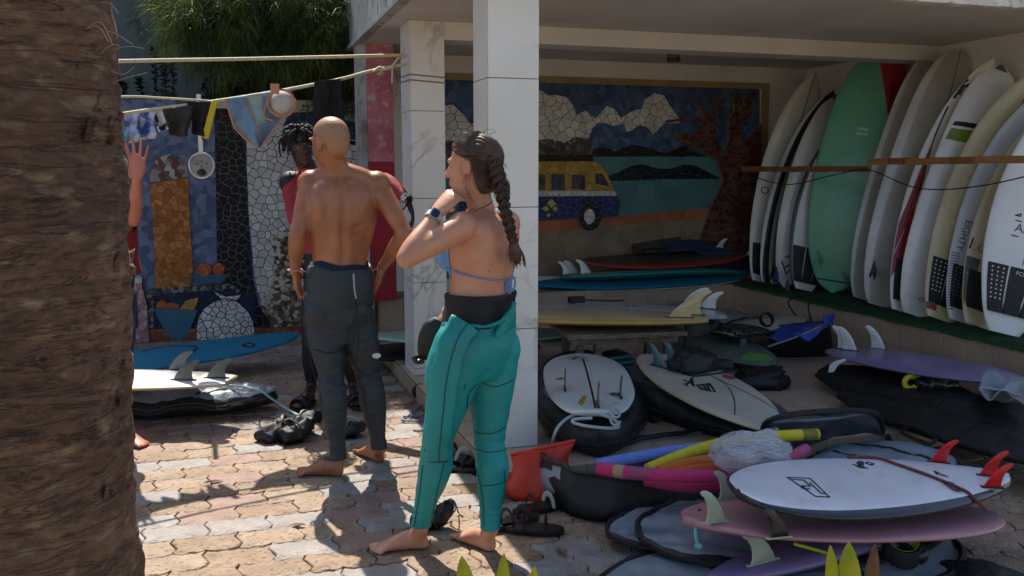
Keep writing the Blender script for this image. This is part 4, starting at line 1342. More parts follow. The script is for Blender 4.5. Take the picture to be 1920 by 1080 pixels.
ob = thing('board_bag', 'open black board bag with bright blue lining against the ledge corner', 'board bag', atz(1500, 664, PZ))
P = lambda x, y, z: atz(x, y, z)
A, B, C_, D = P(1436, 668, PZ), P(1562, 668, PZ), P(1556, 604, .42), P(1440, 650, .22)
cloth('outer_panel', None, None, quad([D, C_, A, B], .012, 4, 1), 20, 12, BLACKNYL, None, None, .012, ob)
E_, F_ = P(1440, 612, .30), P(1530, 607, .40)
cloth('blue_lining', None, None, quad([E_, C_, D + V((.02, .02, .03)), C_ + V((-.12, .04, -.10))], .02, 11, 2), 24, 12, mat('blue_lining', '#2c4fb0', '#1f3c8f', .45, scale=6, bump=.3), None, None, .006, ob)
MB().tube(bez([D, D.lerp(C_, .5) + V((0, 0, -.01)), C_], 8), .008, 6).build('piping', mat('grey_piping', '#8a8d90', None, .5), ob)
cloth('blue_flap', None, None, quad([C_ + V((-.06, 0, .05)), C_ + V((.04, 0, .06)), C_ + V((-.05, 0, -.04)), C_ + V((.03, 0, -.03))], .008, 4, 3), 8, 8, mat('blue_lining', '#2c4fb0'), None, None, .008, ob)
cloth('back_panel', None, None, quad([E_, F_ + V((.1, .05, 0)), P(1440, 640, PZ), P(1562, 640, PZ)], .012, 4, 5), 12, 8, BLACKNYL, None, None, .012, ob)
# right hand heap: purple board on black bags
PUR = resin('lavender', '#8a769e', '#786590', .4)
m, L = lay((1560, 700), .17, (2010, 835), .19)
bag('long black bag under the lavender board along the right ledge', m, L, .50, .19, 'soft', BLACKNYL, seed=2, wave=.016)
m, L = lay((1600, 738), PZ + .06, (2060, 880), PZ + .06)
bag('flattened black bag lowest in the heap on the right', m, L, .5, .14, 'soft', BLACKNYL, seed=7, wave=.014)
m, L = lay((1700, 752), .17, (1990, 840), .17)
b = Board('surfboard', 'second lavender board half slipped inside the black bags', 'surfboard', m, L, .5, .05, 'egg', [PUR] * 3, None, nose=.0, tailr=.0)
m, L = lay((1571, 656), .325, (1922, 718), .385, True)
b = Board('surfboard', 'lavender board with white honeycomb fins on top of the right heap', 'surfboard', m, L, .54, .065, 'fish', [PUR] * 3, None, nose=.0, tailr=.0)
for x, y in ((1602, 654), (1612, 657), (1665, 653)):
    q = b.loc(x, y, -1)
    b.fin(q[0] - .02, q[1], -1, FINW, .15, .1, holes=1, toe=R(25))
b.lines([[b.loc(1806, 690, -1), b.loc(1822, 692, -1)], [b.loc(1816, 688, -1), b.loc(1838, 692, -1)]], .008, mat('pale_lilac_print', '#b3a8c4', None, .5), -1)
q = atz(1562, 695, .27)
sf = thing('loose_fin', 'loose white fin leaning on the black bags below the lavender board', 'fin', q)
fpts = [J(x, y, q.dot(FH) - CAM.dot(FH) - .02) for x, y in ((1553, 698), (1556, 684), (1566, 677), (1584, 672), (1587, 675), (1572, 683), (1563, 697))]
mb = MB().rings([[p - FH * .004 for p in fpts], [p + FH * .004 for p in fpts]])
mb.build('blade', FINW, sf, False)
gt = mat('grey_t_shirt', '#8d929b', '#747a84', .9, scale=9, bump=.3, bscale=90)
cq = [atz(1848, 694, .47), atz(1935, 714, .46), atz(1836, 734, .40), atz(1925, 750, .36)]
cloth('t_shirt', 'crumpled grey t-shirt hanging over the lavender board', 'clothing', quad(cq, .03, 9, 4), 30, 20, gt, cq[2])
cq = [atz(1838, 726, .42), atz(1915, 738, .40), atz(1834, 742, .30), atz(1890, 750, .28)]
cloth('towel', 'pale grey cloth folded below the crumpled t-shirt', 'towel', quad(cq, .015, 5, 6), 20, 8, mat('pale_cloth', '#a5a9af', None, .9, scale=9), cq[2])
yc = atz(1708, 717, .30)
yr = [yc + RT * .035 * math.cos(t) + V((0, 0, .035 * math.sin(t))) for t in [R(35) + R(290) * i / 20 for i in range(21)]]
single(MB().tube(yr, .016, 8, ref=FH), 'foam_ring', mat('yellow_foam', '#d8bf1c', None, .6), 'open yellow foam ring stuck in the black bags', 'foam ring', yc)
q = atz(1755, 733, .26)
blob('crumpled dark plastic bag in the black heap right of the yellow ring', 'plastic_bag', 'bag', q, (.13, .08, .10), mat('dark_plastic', '#24262a', '#15171a', .2, scale=8, bump=.6, bscale=14, bdist=.02), 0, 21, .4)
lc = bez([atz(x, y, z) for x, y, z in ((1920, 800, .2), (1890, 795, .12), (1865, 803, .03), (1850, 818, .012), (1862, 838, .012), (1900, 850, .012), (1960, 856, .012))], 8)
single(MB().tube(lc, .006, 6), 'leash', PLASTIC, 'thin dark cord curling off the platform step on the right', 'leash', lc[0])
for i, (x0, y0, x1, y1) in enumerate(((1480, 562, 1484, 600), (1518, 568, 1523, 605))):
    P_ = bez([atz(x0 + 22, y0 - 8, LZ + .02), atz(x0 + 4, y0 + 4, LZ + .01) + V((-.03, 0, 0)), V((LX - .03, atz(x0, y0, LZ).y, .3)), V((LX - .04, atz(x0, y0, LZ).y + .02, PZ + .1))], 8)
    single(MB().tube(P_, .006, 6), 'hanging_leash', PLASTIC, ['left', 'right'][i] + ' one of two dark leashes hanging down the ledge front', 'leash', P_[-1], 'leashes hanging over the ledge')

# ------------------------------------------------------------------ yard boards on the left
m, L = lay((60, 705), .14, (560, 634), .20, False, R(7))
b = Board('surfboard', 'turquoise longboard lying along the mosaic wall', 'surfboard', m, L, .47, .06, 'egg', [TQ, TQ, resin('turquoise_dark', '#1f7791')], G1, nose=.03, tailr=.03)
b.lines([[b.loc(x, y, 1) for x, y in ell(467, 647, 10, 3, 14) + [(477, 647)]]], .02, INK, 1)
b.stripe([b.loc(x, y, 1) for x, y in ((266, 660), (290, 652), (340, 648), (368, 652), (360, 661), (340, 668))], .012, INK, 1, 'leash_cord', .006)
m, L = lay((518, 742), .09, (60, 760), .09)
bag('silver and black board bag under the white three fin board in the yard', m, L, .5, .17, 'egg', SILVER, wave=.02, seed=5, split=.85)
m, L = lay((434, 713), .27, (-40, 712), .25, True)
b = Board('surfboard', 'white board with three smoky fins up near the palm trunk', 'surfboard', m, L, .50, .06, 'fish', [WBR, WY, WBR], G1, nose=.02, tailr=.0, split=.92)
for x, y in ((320, 691), (330, 711), (392, 706)):
    q = b.loc(x, y, -1)
    b.fin(q[0] + .02, q[1], -1, FING, .12, .13)
q = atz(492, 752, .06)
lp_ = bez([atz(x, y, z) for x, y, z in ((360, 728, .2), (420, 722, .19), (480, 730, .17), (510, 748, .1), (535, 765, .04), (560, 778, .08), (572, 775, .1))], 8)
single(MB().tube(lp_, .007, 6), 'leash', mat('pale_teal_cord', '#9fc4c4', None, .4), 'pale teal leash running from the silver bag to the black boots', 'leash', lp_[0])
# ------------------------------------------------------------------ front heap on the right
m, L = lay((1700, 925), .04, (1145, 1005), .05)
bag('dark silver bag edge showing at the far left of the front heap', m, L, .62, .05, 'egg', SILVER, wave=.012, seed=11, pr=.014)
m, L = lay((1740, 955), .06, (1207, 1012), .085)
bag('big flat silver bag under the pink board in the front heap', m, L, .78, .06, 'egg', SILVER, wave=.012, seed=12, pr=.016)
m, L = lay((1120, 1125), .03, (1778, 1012), .04)
bag('silver grey bag under the leash cuff at the bottom right', m, L, .66, .05, 'egg', SILVER, wave=.008, seed=13, pr=.016)
m, L = lay((1500, 1110), .05, (1760, 850), .1)
PINKB = resin('dusty_pink', '#b47f86', '#a27078', .4)
m, L = lay((1328, 1086), .10, (1720, 978), .10, True)
b = Board('surfboard', 'purple board with one pale fin at the bottom of the front heap', 'surfboard', m, L, .20, .06, 'egg', [PUR, PUR, PUR], None, nose=0, tailr=0)
q = b.loc(1456, 1046, -1)
b.fin(q[0], q[1], -1, FINP, .125, .13, th=.009, ridge=FINP)
b.stripe([(.1, -.06), (L - .2, -.06)], .006, mat('pale_lilac_print', '#b3a8c4'), -1)
m, L = lay((1281, 974), .26, (1864, 965), .15, True, R(-5))
pb = Board('surfboard', 'dusty pink board lying fins up under the white board', 'surfboard', m, L, .58, .065, 'egg', [PINKB] * 3, None, nose=.0, tailr=.0)
for x, y in ((1382, 930), (1362, 972)):
    q = pb.loc(x, y, -1)
    pb.fin(q[0], q[1], -1, FINP, .115, .095, th=.009, ridge=FINP, toe=R(12))
q = pb.loc(1500, 1004, -1)
pb.fin(q[0], q[1], -1, PLASTIC, .105, .095, th=.009, ridge=FINP, toe=R(12))
pb.stripe([pb.loc(x, y, -1) for x, y in ((1304, 975), (1294, 960), (1300, 948), (1314, 942))], .005, mat('gold_print', '#a88a4a'), -1, 'pin_line')
pb.lines([[pb.loc(x, y, -1) for x, y in ell(1312, 951, 2, 1.2, 8)], [pb.loc(x, y, -1) for x, y in ell(1319, 986, 2, 1.2, 8)]], .006, INK, -1, 'plug')
pb.lines([[pb.loc(x, y, -1) for x, y in st] for st in ([(1296, 978), (1310, 976)], [(1297, 981), (1312, 979)], [(1300, 975), (1304, 983)])], .003, INK, -1)
tg = bez([pb.world(pb.p(.02, .5, -1)), pb.world(pb.p(.02, .55, -1)) + V((-.01, -.02, -.06)), pb.world(pb.p(.02, .6, -1)) + V((0, -.02, -.09))], 6)
single(MB().tube(tg, .006, 6).ball(tg[-1], .014), 'toggle_cord', mat('aqua_cord', '#5fb3b5', None, .4), 'aqua cord with a toggle hanging from the pink board tail', 'cord', tg[-1])
NAVYR = resin('dark_navy', '#20242e', None, .35)
m, L = lay((1888, 895), .26, (1384, 925), .38, True, R(-7))
b = Board('surfboard', 'white board with dark rails and three red fins on top of the front heap', 'surfboard', m, L, .48, .078, 'fun', [NAVYR, NAVYR, resin('bluish_white', '#d3d5de', '#c8cad4', .3)], None, nose=.0, tailr=.0, split=.90)
for x, y, h in ((1751, 858, .105), (1842, 887, .11), (1850, 908, .105)):
    q = b.loc(x, y, -1)
    b.fin(q[0] + .02, q[1], -1, FINR, h, .085, fwd=-1, toe=R(-14))
b.lines([[b.loc(x, y, -1) for x, y in st] for st in (
    [(1477, 892), (1519, 895), (1556, 929), (1530, 927), (1477, 892)], [(1486, 896), (1508, 898), (1520, 909), (1505, 908), (1515, 917)],
    [(1494, 903), (1507, 913), (1519, 914)], [(1519, 903), (1540, 922), (1548, 923)])], .007, INK, -1)
b.lines([[b.loc(x, y, -1) for x, y in st] for st in ([(1600, 870), (1612, 877), (1627, 878)], [(1607, 866), (1612, 874), (1620, 875)], [(1611, 863), (1614, 872)], [(1617, 864), (1618, 872)], [(1623, 868), (1633, 872), (1638, 869), (1628, 866), (1623, 868)], [(1604, 872), (1622, 877)])], .009, INK, -1)
b.lines([[b.loc(x, y, -1) for x, y in st] for st in ([(1752, 882), (1756, 888), (1778, 893), (1752, 882)], [(1756, 884), (1760, 889)])], .007, INK, -1)
def on_bd(b, pts, side=-1, lift=.006):
    out = []
    for x, y in pts:
        q = b.loc(x, y, side)
        out.append(b.world(b.at(q[0], q[1], side, lift)))
    return out
DRED = mat('dark_red_cord', '#6e2426', None, .45)
lp_ = bez(on_bd(b, ((1590, 855), (1640, 856), (1680, 872), (1740, 893), (1790, 912), (1815, 920))), 8)
lp_.append(lp_[-1] + V((.03, -.06, -.05)))
ls = thing('leash', 'dark red leash laid across the white board with red fins', 'leash', lp_[0])
MB().tube(lp_, .0065, 6).build('cord', DRED, ls)
bw = bez(on_bd(b, ((1768, 904), (1786, 908), (1800, 918), (1790, 918), (1775, 910), (1768, 904))), 6)
MB().tube(bw, .004, 6).build('string_bow', INK, ls)
lq = atz(1690, 1052, .075)
lk = thing('leash_cuff', 'round black leash cuff with lime lining on the silver grey bag', 'leash', lq)
ringp = lambda r, z, n=26: [lq + RT * r * math.cos(t) + FH * r * .85 * math.sin(t) + V((0, 0, z + .03 * math.sin(t))) for t in [2 * math.pi * i / n for i in range(n)]]
MB().rings([ringp(.062, .02), ringp(.072, .035), ringp(.069, .085), ringp(.058, .087), ringp(.056, .03), ringp(.062, .02)], 0, True, False).build('cuff', BLACK, lk)
MB().rings([ringp(.0555, .03), ringp(.0575, .0875), ringp(.0565, .088), ringp(.0545, .03)], 0, True, False).build('lime_lining', mat('lime_cord', '#a3c52c', None, .4), lk)
MB().ball(lq + V((.045, -.045, .03)), (.03, .02, .028)).build('swivel', PLASTIC, lk)
gc = bez([atz(x, y, z) for x, y, z in ((1490, 1020, .2), (1540, 1034, .14), (1580, 1046, .08), (1620, 1048, .07), (1660, 1040, .07))], 8)
MB().tube(gc, .006, 6).build('cord', mat('lime_cord', '#a3c52c'), lk)
q = atz(1800, 1075, .0)
m, L = lay((1755, 1060), .025, (1990, 1130), .025)
bag('black bag corner at the bottom right edge of the paving', m, L, .3, .05, 'egg', BLACKNYL, seed=17, handle=False)
# --- the big open black bag with pool noodles
bo = thing('board_bag', 'big open black bag with silver lining holding pool noodles', 'board bag', atz(1250, 950, 0))
A, B = atz(1030, 945, 0), atz(1640, 835, 0)
ax = (B - A); Lb = ax.length; ax.normalize(); sd_ = V((ax.y, -ax.x, 0))   # sd_ towards the camera
def tray(u, k, zf, grow=0.0):
    hw = (.30 * min(1, math.sqrt(max(1 - (1 - min(u / .16, 1)) ** 2, 0)) ) * min(1, math.sqrt(max(1 - (1 - min((1 - u) / .25, 1)) ** 2, 0)))) + .012 + grow
    h = (.205 - .06 * u) * zf * (1 - .45 * min(1, u / .45) if k > 0 else 1 - .45 * min(1, u / .15) * max(0, 1 - u) ** .7)
    return A + ax * (u * Lb) + sd_ * (k * hw) + V((0, 0, h))
us = [.5 - .5 * math.cos(math.pi * i / 70) for i in range(71)]
def loop(zf, grow):
    f = [tray(u, 1, zf, grow) for u in us]
    k = [tray(u, -1, zf, grow) for u in us[::-1]]
    P = f + k
    return [p + V((0, 0, .012 * zf * nz(p * 6))) + V((nz(p * 5, 1, 3), nz(p * 5, 1, 7), 0)) * .030 + V((nz(p * 15, 1, 3), nz(p * 15, 1, 7), .6 * nz(p * 12, 1, 5))) * .016 * zf for p in P]
rs = [loop(.0, -.02), loop(.02, .04), loop(.2, .075), loop(.4, .07), loop(.6, .06), loop(.8, .04), loop(1.0, .015)]
o_ = MB().rings(rs, 0, True, False)
o_.add(rs[0], [tuple(range(len(rs[0])))])
o_.build('outer_shell', BLACKNYL, bo, 'all')
ri = [loop(1.0, .012), loop(.7, .03), loop(.4, .03), loop(.22, -.01), loop(.2, -.12)]
i_ = MB().rings(ri, 0, True, False)
i_.add(ri[-1], [tuple(range(len(ri[-1])))[::-1]])
i_.build('lining', SILVER, bo, 'all')
MB().tube(loop(1.0, .016), .013, 6, closed=True).build('zip_edge', BLACKNYL, bo)
fq = [atz(1440, 790, .33), atz(1640, 775, .30), atz(1430, 842, .10), atz(1655, 812, .12)]
cloth('raised_flap', None, None, quad(fq, .02, 6, 2), 24, 12, mat('dark_silver_lining', '#6b727b', '#474d55', .35, scale=6, bump=.6, bscale=14, metal=.3), None, None, .02, bo)
rim_ = bez([fq[2], fq[0], fq[0].lerp(fq[1], .5) + V((0, 0, .03)), fq[1], fq[3]], 8)
MB().tube(rim_, .014, 6).build('flap_edge', BLACKNYL, bo)
m, L = lay((1560, 905), .1, (1742, 848), .08)
bag('small silver ended bag between the noodle bag and the white board', m, L, .6, .12, 'egg', SILVER, wave=.012, seed=15, pr=.018, handle=False)
def noodle(label, pts, col, r=.026):
    P = bez([atz(*p) for p in pts], 10)
    t = thing('pool_noodle', label, 'pool noodle', P[0], 'pool noodles in the big open bag')
    m = mat('foam_' + col.strip('#'), col, None, .75, scale=30, bump=.1)
    MB().tube(P, r, 14).build('foam', m, t)
    for e, d in ((P[0], P[0] - P[1]), (P[-1], P[-1] - P[-2])):
        d = d.normalized()
        MB().tube([e + d * .0006, e + d * .002], [.009, .009], 10).build('bore', PLASTIC, t)
    return t, P
t, P = noodle('nearest pink noodle with a taped label on the front rim', [(1122, 878, .30), (1200, 888, .31), (1300, 893, .30), (1420, 890, .27)], '#c8326f')
MB().tube([P[5], P[6], P[7]], .0272, 14).build('tape', mat('brown_tape', '#a98a6a', None, .5), t)
MB().tube([P[8], P[10], P[12]], .0270, 14).build('label_band', mat('faded_pink_label', '#a04a6c', '#8a3a5a', .5, scale=40), t)
noodle('darker pink noodle lowest on the front side', [(1210, 900, .22), (1300, 912, .22), (1420, 905, .2)], '#b02a60', .026)
noodle('coral pink noodle end showing right of the net bag', [(1400, 880, .2), (1470, 862, .23), (1512, 842, .25)], '#c2557c')
t, P = noodle('yellow noodle arching along the back with a taped end', [(1215, 880, .24), (1300, 846, .28), (1380, 826, .31), (1460, 818, .31), (1532, 814, .30)], '#d9c62a')
MB().tube([P[-6], P[-4], P[-2]], .0270, 14).build('label_band', mat('olive_label', '#8c8426', '#6d6820', .5, scale=40), t)
noodle('pale blue noodle behind the yellow one', [(1118, 872, .23), (1220, 853, .26), (1330, 838, .27), (1430, 836, .25)], '#6d8ad8')
noodle('dark blue noodle under the pale blue one', [(1150, 885, .2), (1250, 864, .22), (1350, 850, .22)], '#22356f', .024)
noodle('upper orange noodle in the middle of the bag', [(1235, 885, .25), (1310, 866, .27), (1420, 856, .25)], '#d9702a', .026)
noodle('lower orange noodle in the middle of the bag', [(1245, 893, .24), (1320, 880, .255), (1420, 876, .23)], '#cf5f28', .026)
nc = atz(1408, 862, .34)
nb = thing('net_bag', 'bundle of white netting lying on the pool noodles', 'net', nc)
mb = MB().ball((0, 0, 0), 1, 64, 40)
def netp(p):
    k = 1 + .24 * mn.noise(p * 2.0) + .14 * (abs(mn.noise(V((p.x * 1.5, p.y * 5, p.z * 5)))) - .2) + .06 * (abs(mn.noise(V((p.x * 4, p.y * 14, p.z * 14)))) - .2)
    return nc + RT * p.x * .155 * k + FH * p.y * .13 * k + V((0, 0, p.z * .085 * k + .03))
mb.v = [netp(p) for p in mb.v]
mb.build('plastic_film', mat('white_film', '#c9cdd4', '#b5b9c0', .25, scale=9, alpha=.5, bump=.6, bscale=40, bdist=.02), nb, 'all')
rnd = random.Random(5)
mb = MB()
for i in range(120):
    a0 = rnd.uniform(0, 6.28); da = rnd.gauss(0, .35)
    x0 = rnd.uniform(-.95, .2); x1 = x0 + rnd.uniform(.4, .9)
    mb.tube([netp(V((x0 + (x1 - x0) * k / 9, math.cos(a0 + da * k / 9) * math.sqrt(max(0.02, 1 - (x0 + (x1 - x0) * k / 9) ** 2)), math.sin(a0 + da * k / 9) * math.sqrt(max(0.02, 1 - (x0 + (x1 - x0) * k / 9) ** 2)))).normalized() * 1.01) for k in range(10)], .0009, 3)
mb.build('netting', mat('white_net', '#d3d6da', None, .5), nb)
# orange dry bag
oq = atz(1005, 928, 0)
OR = mat('orange_tarpaulin', '#d5300b', '#bb2606', .4, scale=5, bump=.3, bscale=14, bdist=.02)
od = thing('dry_bag', 'orange red dry bag standing against the black bag', 'bag', oq)
rs = []
for i in range(12):
    v = i / 11
    hw = .132 + .012 * v + .01 * math.sin(v * 7)
    hd = .085 * (1 - .90 * v ** 1.4)
    rs.append([oq + RT * (hw * math.copysign(abs(math.cos(t)) ** .7, math.cos(t)) + .006 * nz((t, v * 3, 2)) + .03 * v) + FH * (hd * math.sin(t)) + V((0, 0, v * .225 + .035 * v * math.cos(t) + .01 * nz((t * 2, v * 4, 1)))) for t in [2 * math.pi * k / 28 for k in range(28)]])
MB().rings(rs).build('bag_body', OR, od, 'all')
MB().tube([rs[-1][14], rs[-1][0]], .009, 8).build('rolled_rim', OR, od)

# ================================================================== palm trunk in the foreground
BARK = mat('palm_bark', '#9a755a', '#61493a', .92, scale=3.2, detail=12, stretch=(1, 1, 2.2), lo=.34, hi=.66, c3='#a0856c')
def bark_detail(m):
    t = m.node_tree
    b = t.nodes['Principled BSDF']
    N = lambda k: t.nodes.new('ShaderNode' + k)
    L = t.links.new
    co = N('TexCoord').outputs['Object']
    def nse(scale, st, det=8, dist=0):
        mp = N('Mapping'); mp.inputs['Scale'].default_value = st
        L(co, mp.inputs[0])
        n = N('TexNoise'); n.inputs['Scale'].default_value = scale; n.inputs['Detail'].default_value = det; n.inputs['Roughness'].default_value = .68; n.inputs['Distortion'].default_value = dist
        L(mp.outputs[0], n.inputs[0])
        return n.outputs[0]
    fib = nse(15, (1, 1, 3.0), 12, 1.4)
    blk = nse(6, (1, 1, 3.2), 6, .8)
    fine = nse(60, (1, 1, 3), 5)
    cr = nse(3.0, (.8, .8, 7), 5, 1.0)
    # thin dark cracks where a slow noise crosses its middle
    ab = N('Math'); ab.operation = 'SUBTRACT'; ab.inputs[1].default_value = .5; L(cr, ab.inputs[0])
    aa = N('Math'); aa.operation = 'ABSOLUTE'; L(ab.outputs[0], aa.inputs[0])
    rp = N('ValToRGB'); rp.color_ramp.elements[0].color = (.16, .14, .12, 1); rp.color_ramp.elements[0].position = .0
    rp.color_ramp.elements[1].color = (1, 1, 1, 1); rp.color_ramp.elements[1].position = .014
    L(aa.outputs[0], rp.inputs[0])
    rf_ = N('ValToRGB'); rf_.color_ramp.elements[0].position = .36; rf_.color_ramp.elements[0].color = (.40, .37, .35, 1); rf_.color_ramp.elements[1].position = .62; rf_.color_ramp.elements[1].color = (1.1, 1.06, 1, 1)
    L(fib, rf_.inputs[0])
    src = b.inputs['Base Color'].links[0].from_socket
    m1 = N('Mix'); m1.data_type = 'RGBA'; m1.blend_type = 'MULTIPLY'; m1.inputs[0].default_value = .9
    L(src, m1.inputs[6]); L(rf_.outputs[0], m1.inputs[7])
    m2 = N('Mix'); m2.data_type = 'RGBA'; m2.blend_type = 'MULTIPLY'; m2.inputs[0].default_value = .5
    L(m1.outputs[2], m2.inputs[6]); L(rp.outputs[0], m2.inputs[7])
    L(m2.outputs[2], b.inputs['Base Color'])
    s1 = N('Math'); s1.operation = 'MULTIPLY_ADD'; s1.inputs[1].default_value = 1.3; L(blk, s1.inputs[0]); L(fib, s1.inputs[2])
    s2 = N('Math'); s2.operation = 'MULTIPLY_ADD'; s2.inputs[1].default_value = .35; L(fine, s2.inputs[0]); L(s1.outputs[0], s2.inputs[2])
    s3 = N('Math'); s3.operation = 'MULTIPLY_ADD'; s3.inputs[1].default_value = .5; L(rp.outputs[0], s3.inputs[0]); L(s2.outputs[0], s3.inputs[2])
    bu = N('Bump'); bu.inputs['Strength'].default_value = 1; bu.inputs['Distance'].default_value = .02
    L(s3.outputs[0], bu.inputs['Height']); L(bu.outputs[0], b.inputs['Normal'])
bark_detail(BARK)
pt0 = J(2, 540, 1.72)
pt0 = V((pt0.x, pt0.y, 0))
pt = thing('palm_tree', 'thick brown palm trunk filling the left edge of the picture', 'tree', pt0)
mb = MB()
nu, nv = 220, 300
H = 5.2
rad = [(0, .26), (.35, .245), (.75, .210), (1.1, .221), (1.3, .229), (1.45, .236), (1.62, .232), (1.83, .217), (2.4, .185), (5.2, .15)]
rows = []
for j in range(nv + 1):
    z = H * (j / nv) ** 1.25
    r = interp(rad, z)
    row = []
    for i in range(nu):
        t = 2 * math.pi * i / nu
        p = V((math.cos(t), math.sin(t), 0))
        w_ = z + .03 * mn.noise(V((p.x * 1.3, p.y * 1.3, z * .7))) + .02 * math.sin(t * 2 + 1)
        ring = abs((w_ / .135) % 1 - .5) * 2
        amp = .35 + .65 * max(0, mn.noise(V((p.x * 2, p.y * 2, round(w_ / .135) * 3.1))) + .3)
        d = -.009 * amp * max(0, 1 - ring * 6) + .004 * amp * max(0, 1 - abs(ring - .3) * 5)
        d += .010 * mn.fractal(V((p.x * 2.2, p.y * 2.2, z * 9)), 1.0, 2.0, 5) + .004 * mn.noise(V((p.x * 9, p.y * 9, z * 50)))
        d += .012 * mn.noise(V((p.x * 1.2, p.y * 1.2, z * 2.2)))
        row.append(V((pt0.x + p.x * (r + d), pt0.y + p.y * (r + d), z)))
    rows.append(row)
mb.rings(rows, 0, True, True)
trunk = mb.build('trunk', BARK, pt, 'all')
rnd = random.Random(8)
def bark_knot(px, py, r, label=None):
    d = ray(px, py)
    # nearest point on the trunk axis side seen from the yard
    z = CAM.z + d.z * (1.72 / d.dot(FH))
    rr = interp(rad, z)
    to = (CAM - V((pt0.x, pt0.y, CAM.z))); to.z = 0; to.normalize()
    q = J(px, py, 1.72); off = (q - V((pt0.x, pt0.y, q.z)))
    lat = max(-.99, min(.99, off.dot(RT) / rr))
    n_ = RT * lat - FH * math.sqrt(1 - lat * lat)
    return V((pt0.x, pt0.y, 0)) + n_ * rr * .99 + V((0, 0, 1.5 + (540 - py + 0) * 0)) , n_, z
for px, py, r in ((142, 550, .012), (20, 60, .05), (160, 640, .01)):
    q, n_, z = bark_knot(px, py, r)
    q = V((q.x, q.y, z + .0))
    u = n_.cross(V((0, 0, 1))).normalized()
    mk = MB()
    mk.tube([q + n_ * .004 + u * r * math.cos(t) + V((0, 0, r * .9 * math.sin(t))) for t in [2 * math.pi * k / 14 for k in range(14)]], r * .38, 7, closed=True)
    if r > .03:
        for k in range(1, 4):
            mk.tube([q + n_ * .004 * k + u * r * (1 - k * .25) * math.cos(t) + V((0, 0, r * (1 - k * .25) * math.sin(t))) for t in [2 * math.pi * i / 14 for i in range(14)]], r * .16, 6, closed=True)
    kn = mk.build('knot', BARK, pt, 'all')
# torn leaf bases on the lit edge
for py, s_ in ((205, 1), (232, 1.2), (495, 1.3), (690, .7), (740, .6), (915, .9), (120, .6)):
    z = 1.5 + (318 - py) * 1.72 / FPX
    rr = interp(rad, z)
    for k in range(4):
        a = rnd.uniform(-.35, .5)
        n_ = (RT * math.cos(a) + FH * math.sin(a))
        q = V((pt0.x, pt0.y, z + rnd.uniform(-.02, .02))) + n_ * (rr - .006)
        tip = q + n_ * .022 * s_ * rnd.uniform(.5, 1) + V((0, 0, rnd.uniform(-.035, .02) * s_))
        MB().tube([q - V((0, 0, .02 * s_)), q.lerp(tip, .6), tip], [.014 * s_, .009 * s_, .002], 6, flat=.4).build('leaf_base', BARK, pt, 'all')
fib = MB()
for i in range(12):
    z = rnd.uniform(1.66, 1.86)
    rr = interp(rad, z)
    a = rnd.uniform(-.3, .3)
    n_ = RT * math.cos(a) + FH * math.sin(a)
    q = V((pt0.x, pt0.y, z)) + n_ * (rr - .003)
    fib.tube(bez([q, q + n_ * rnd.uniform(.015, .04) + V((0, 0, rnd.uniform(-.012, .02))), q + n_ * rnd.uniform(.03, .07) + V((0, 0, rnd.uniform(-.03, .02)))], 4), .0008, 3)
tag(fib.build('bark_fibres', mat('dry_fibre', '#b59a70', None, .8), pt), kind='stuff')
# crown of fronds, above the picture
FR_ = leafmat('palm_leaf', '#4d6626', '#33481a')
cb = MB()
top = V((pt0.x, pt0.y, H))
for k in range(14):
    a = 2 * math.pi * k / 14 + .2
    d = V((math.cos(a), math.sin(a), 0))
    P = bez([top, top + d * .7 + V((0, 0, .5)), top + d * 1.5 + V((0, 0, .35)), top + d * 2.1 + V((0, 0, -.3))], 8)
    cb.tube(P, .018, 5)
    sdv = V((-d.y, d.x, 0))
    for i in range(3, len(P) - 1):
        for s_ in (-1, 1):
            for q in (0, .5):
                b_ = P[i].lerp(P[i + 1], q)
                e = b_ + sdv * s_ * .45 + d * .25 + V((0, 0, -.18))
                w_ = d * .02
                cb.add([b_ - w_, b_ + w_, e], [(0, 1, 2)])
cb.build('crown', FR_, pt, False)

# ================================================================== trees and creepers behind the wall
NEED = leafmat('casuarina_painted_sun', '#7d8f3e', '#4d5f28', .5, .5, 3)  # needle copy with the sunlit look put into its colour
NEEDD = leafmat('casuarina_painted_shade', '#3f4d27', '#29341b', .55, .35, 3)  # darker copy of the same needles, shade put into its colour
BRK = mat('grey_bark', '#4a4036', '#2f2822', .9, scale=9, bump=.6)
ct = thing('casuarina_tree', 'feathery casuarina tree hanging its needles over the courtyard wall', 'tree', (2.6, 9.6, 0))
MB().tube(bez([(2.6, 9.6, -.1), (2.55, 9.6, 1.5), (2.5, 9.55, 3.2), (2.3, 9.5, 5.0)], 8), [.16 - .0042 * i for i in range(25)], 12).build('trunk', BRK, ct, 'all')
brs = []
def branch(pts, r0):
    P = bez([J(*p) for p in pts], 8)
    MB().tube([V((2.5, 9.55, P[0].z + .1))] + P if pts[0][0] > 600 else P, [r0 * (1 - .85 * i / len(P)) for i in range(len(P) + (1 if pts[0][0] > 600 else 0))], 6).build('branch', BRK, ct, 'all')
    brs.append(P)
branch([(760, 20, 8.00), (680, 88, 7.90), (600, 50, 7.80), (540, 10, 7.70), (470, -30, 7.60)], .03)
branch([(760, -20, 8.00), (650, 30, 7.80), (560, 20, 7.70), (480, 45, 7.60), (420, 60, 7.50)], .03)
branch([(760, 60, 8.00), (690, 90, 8.00), (620, 62, 7.90), (560, 70, 7.80), (500, 105, 7.70)], .026)
branch([(760, -60, 8.10), (600, -40, 7.90), (460, -30, 7.70), (360, -10, 7.60)], .03)
branch([(760, -90, 8.10), (560, -70, 8.00), (380, -60, 7.80)], .03)
branch([(760, 110, 8.20), (690, 150, 8.10), (640, 155, 8.10)], .02)
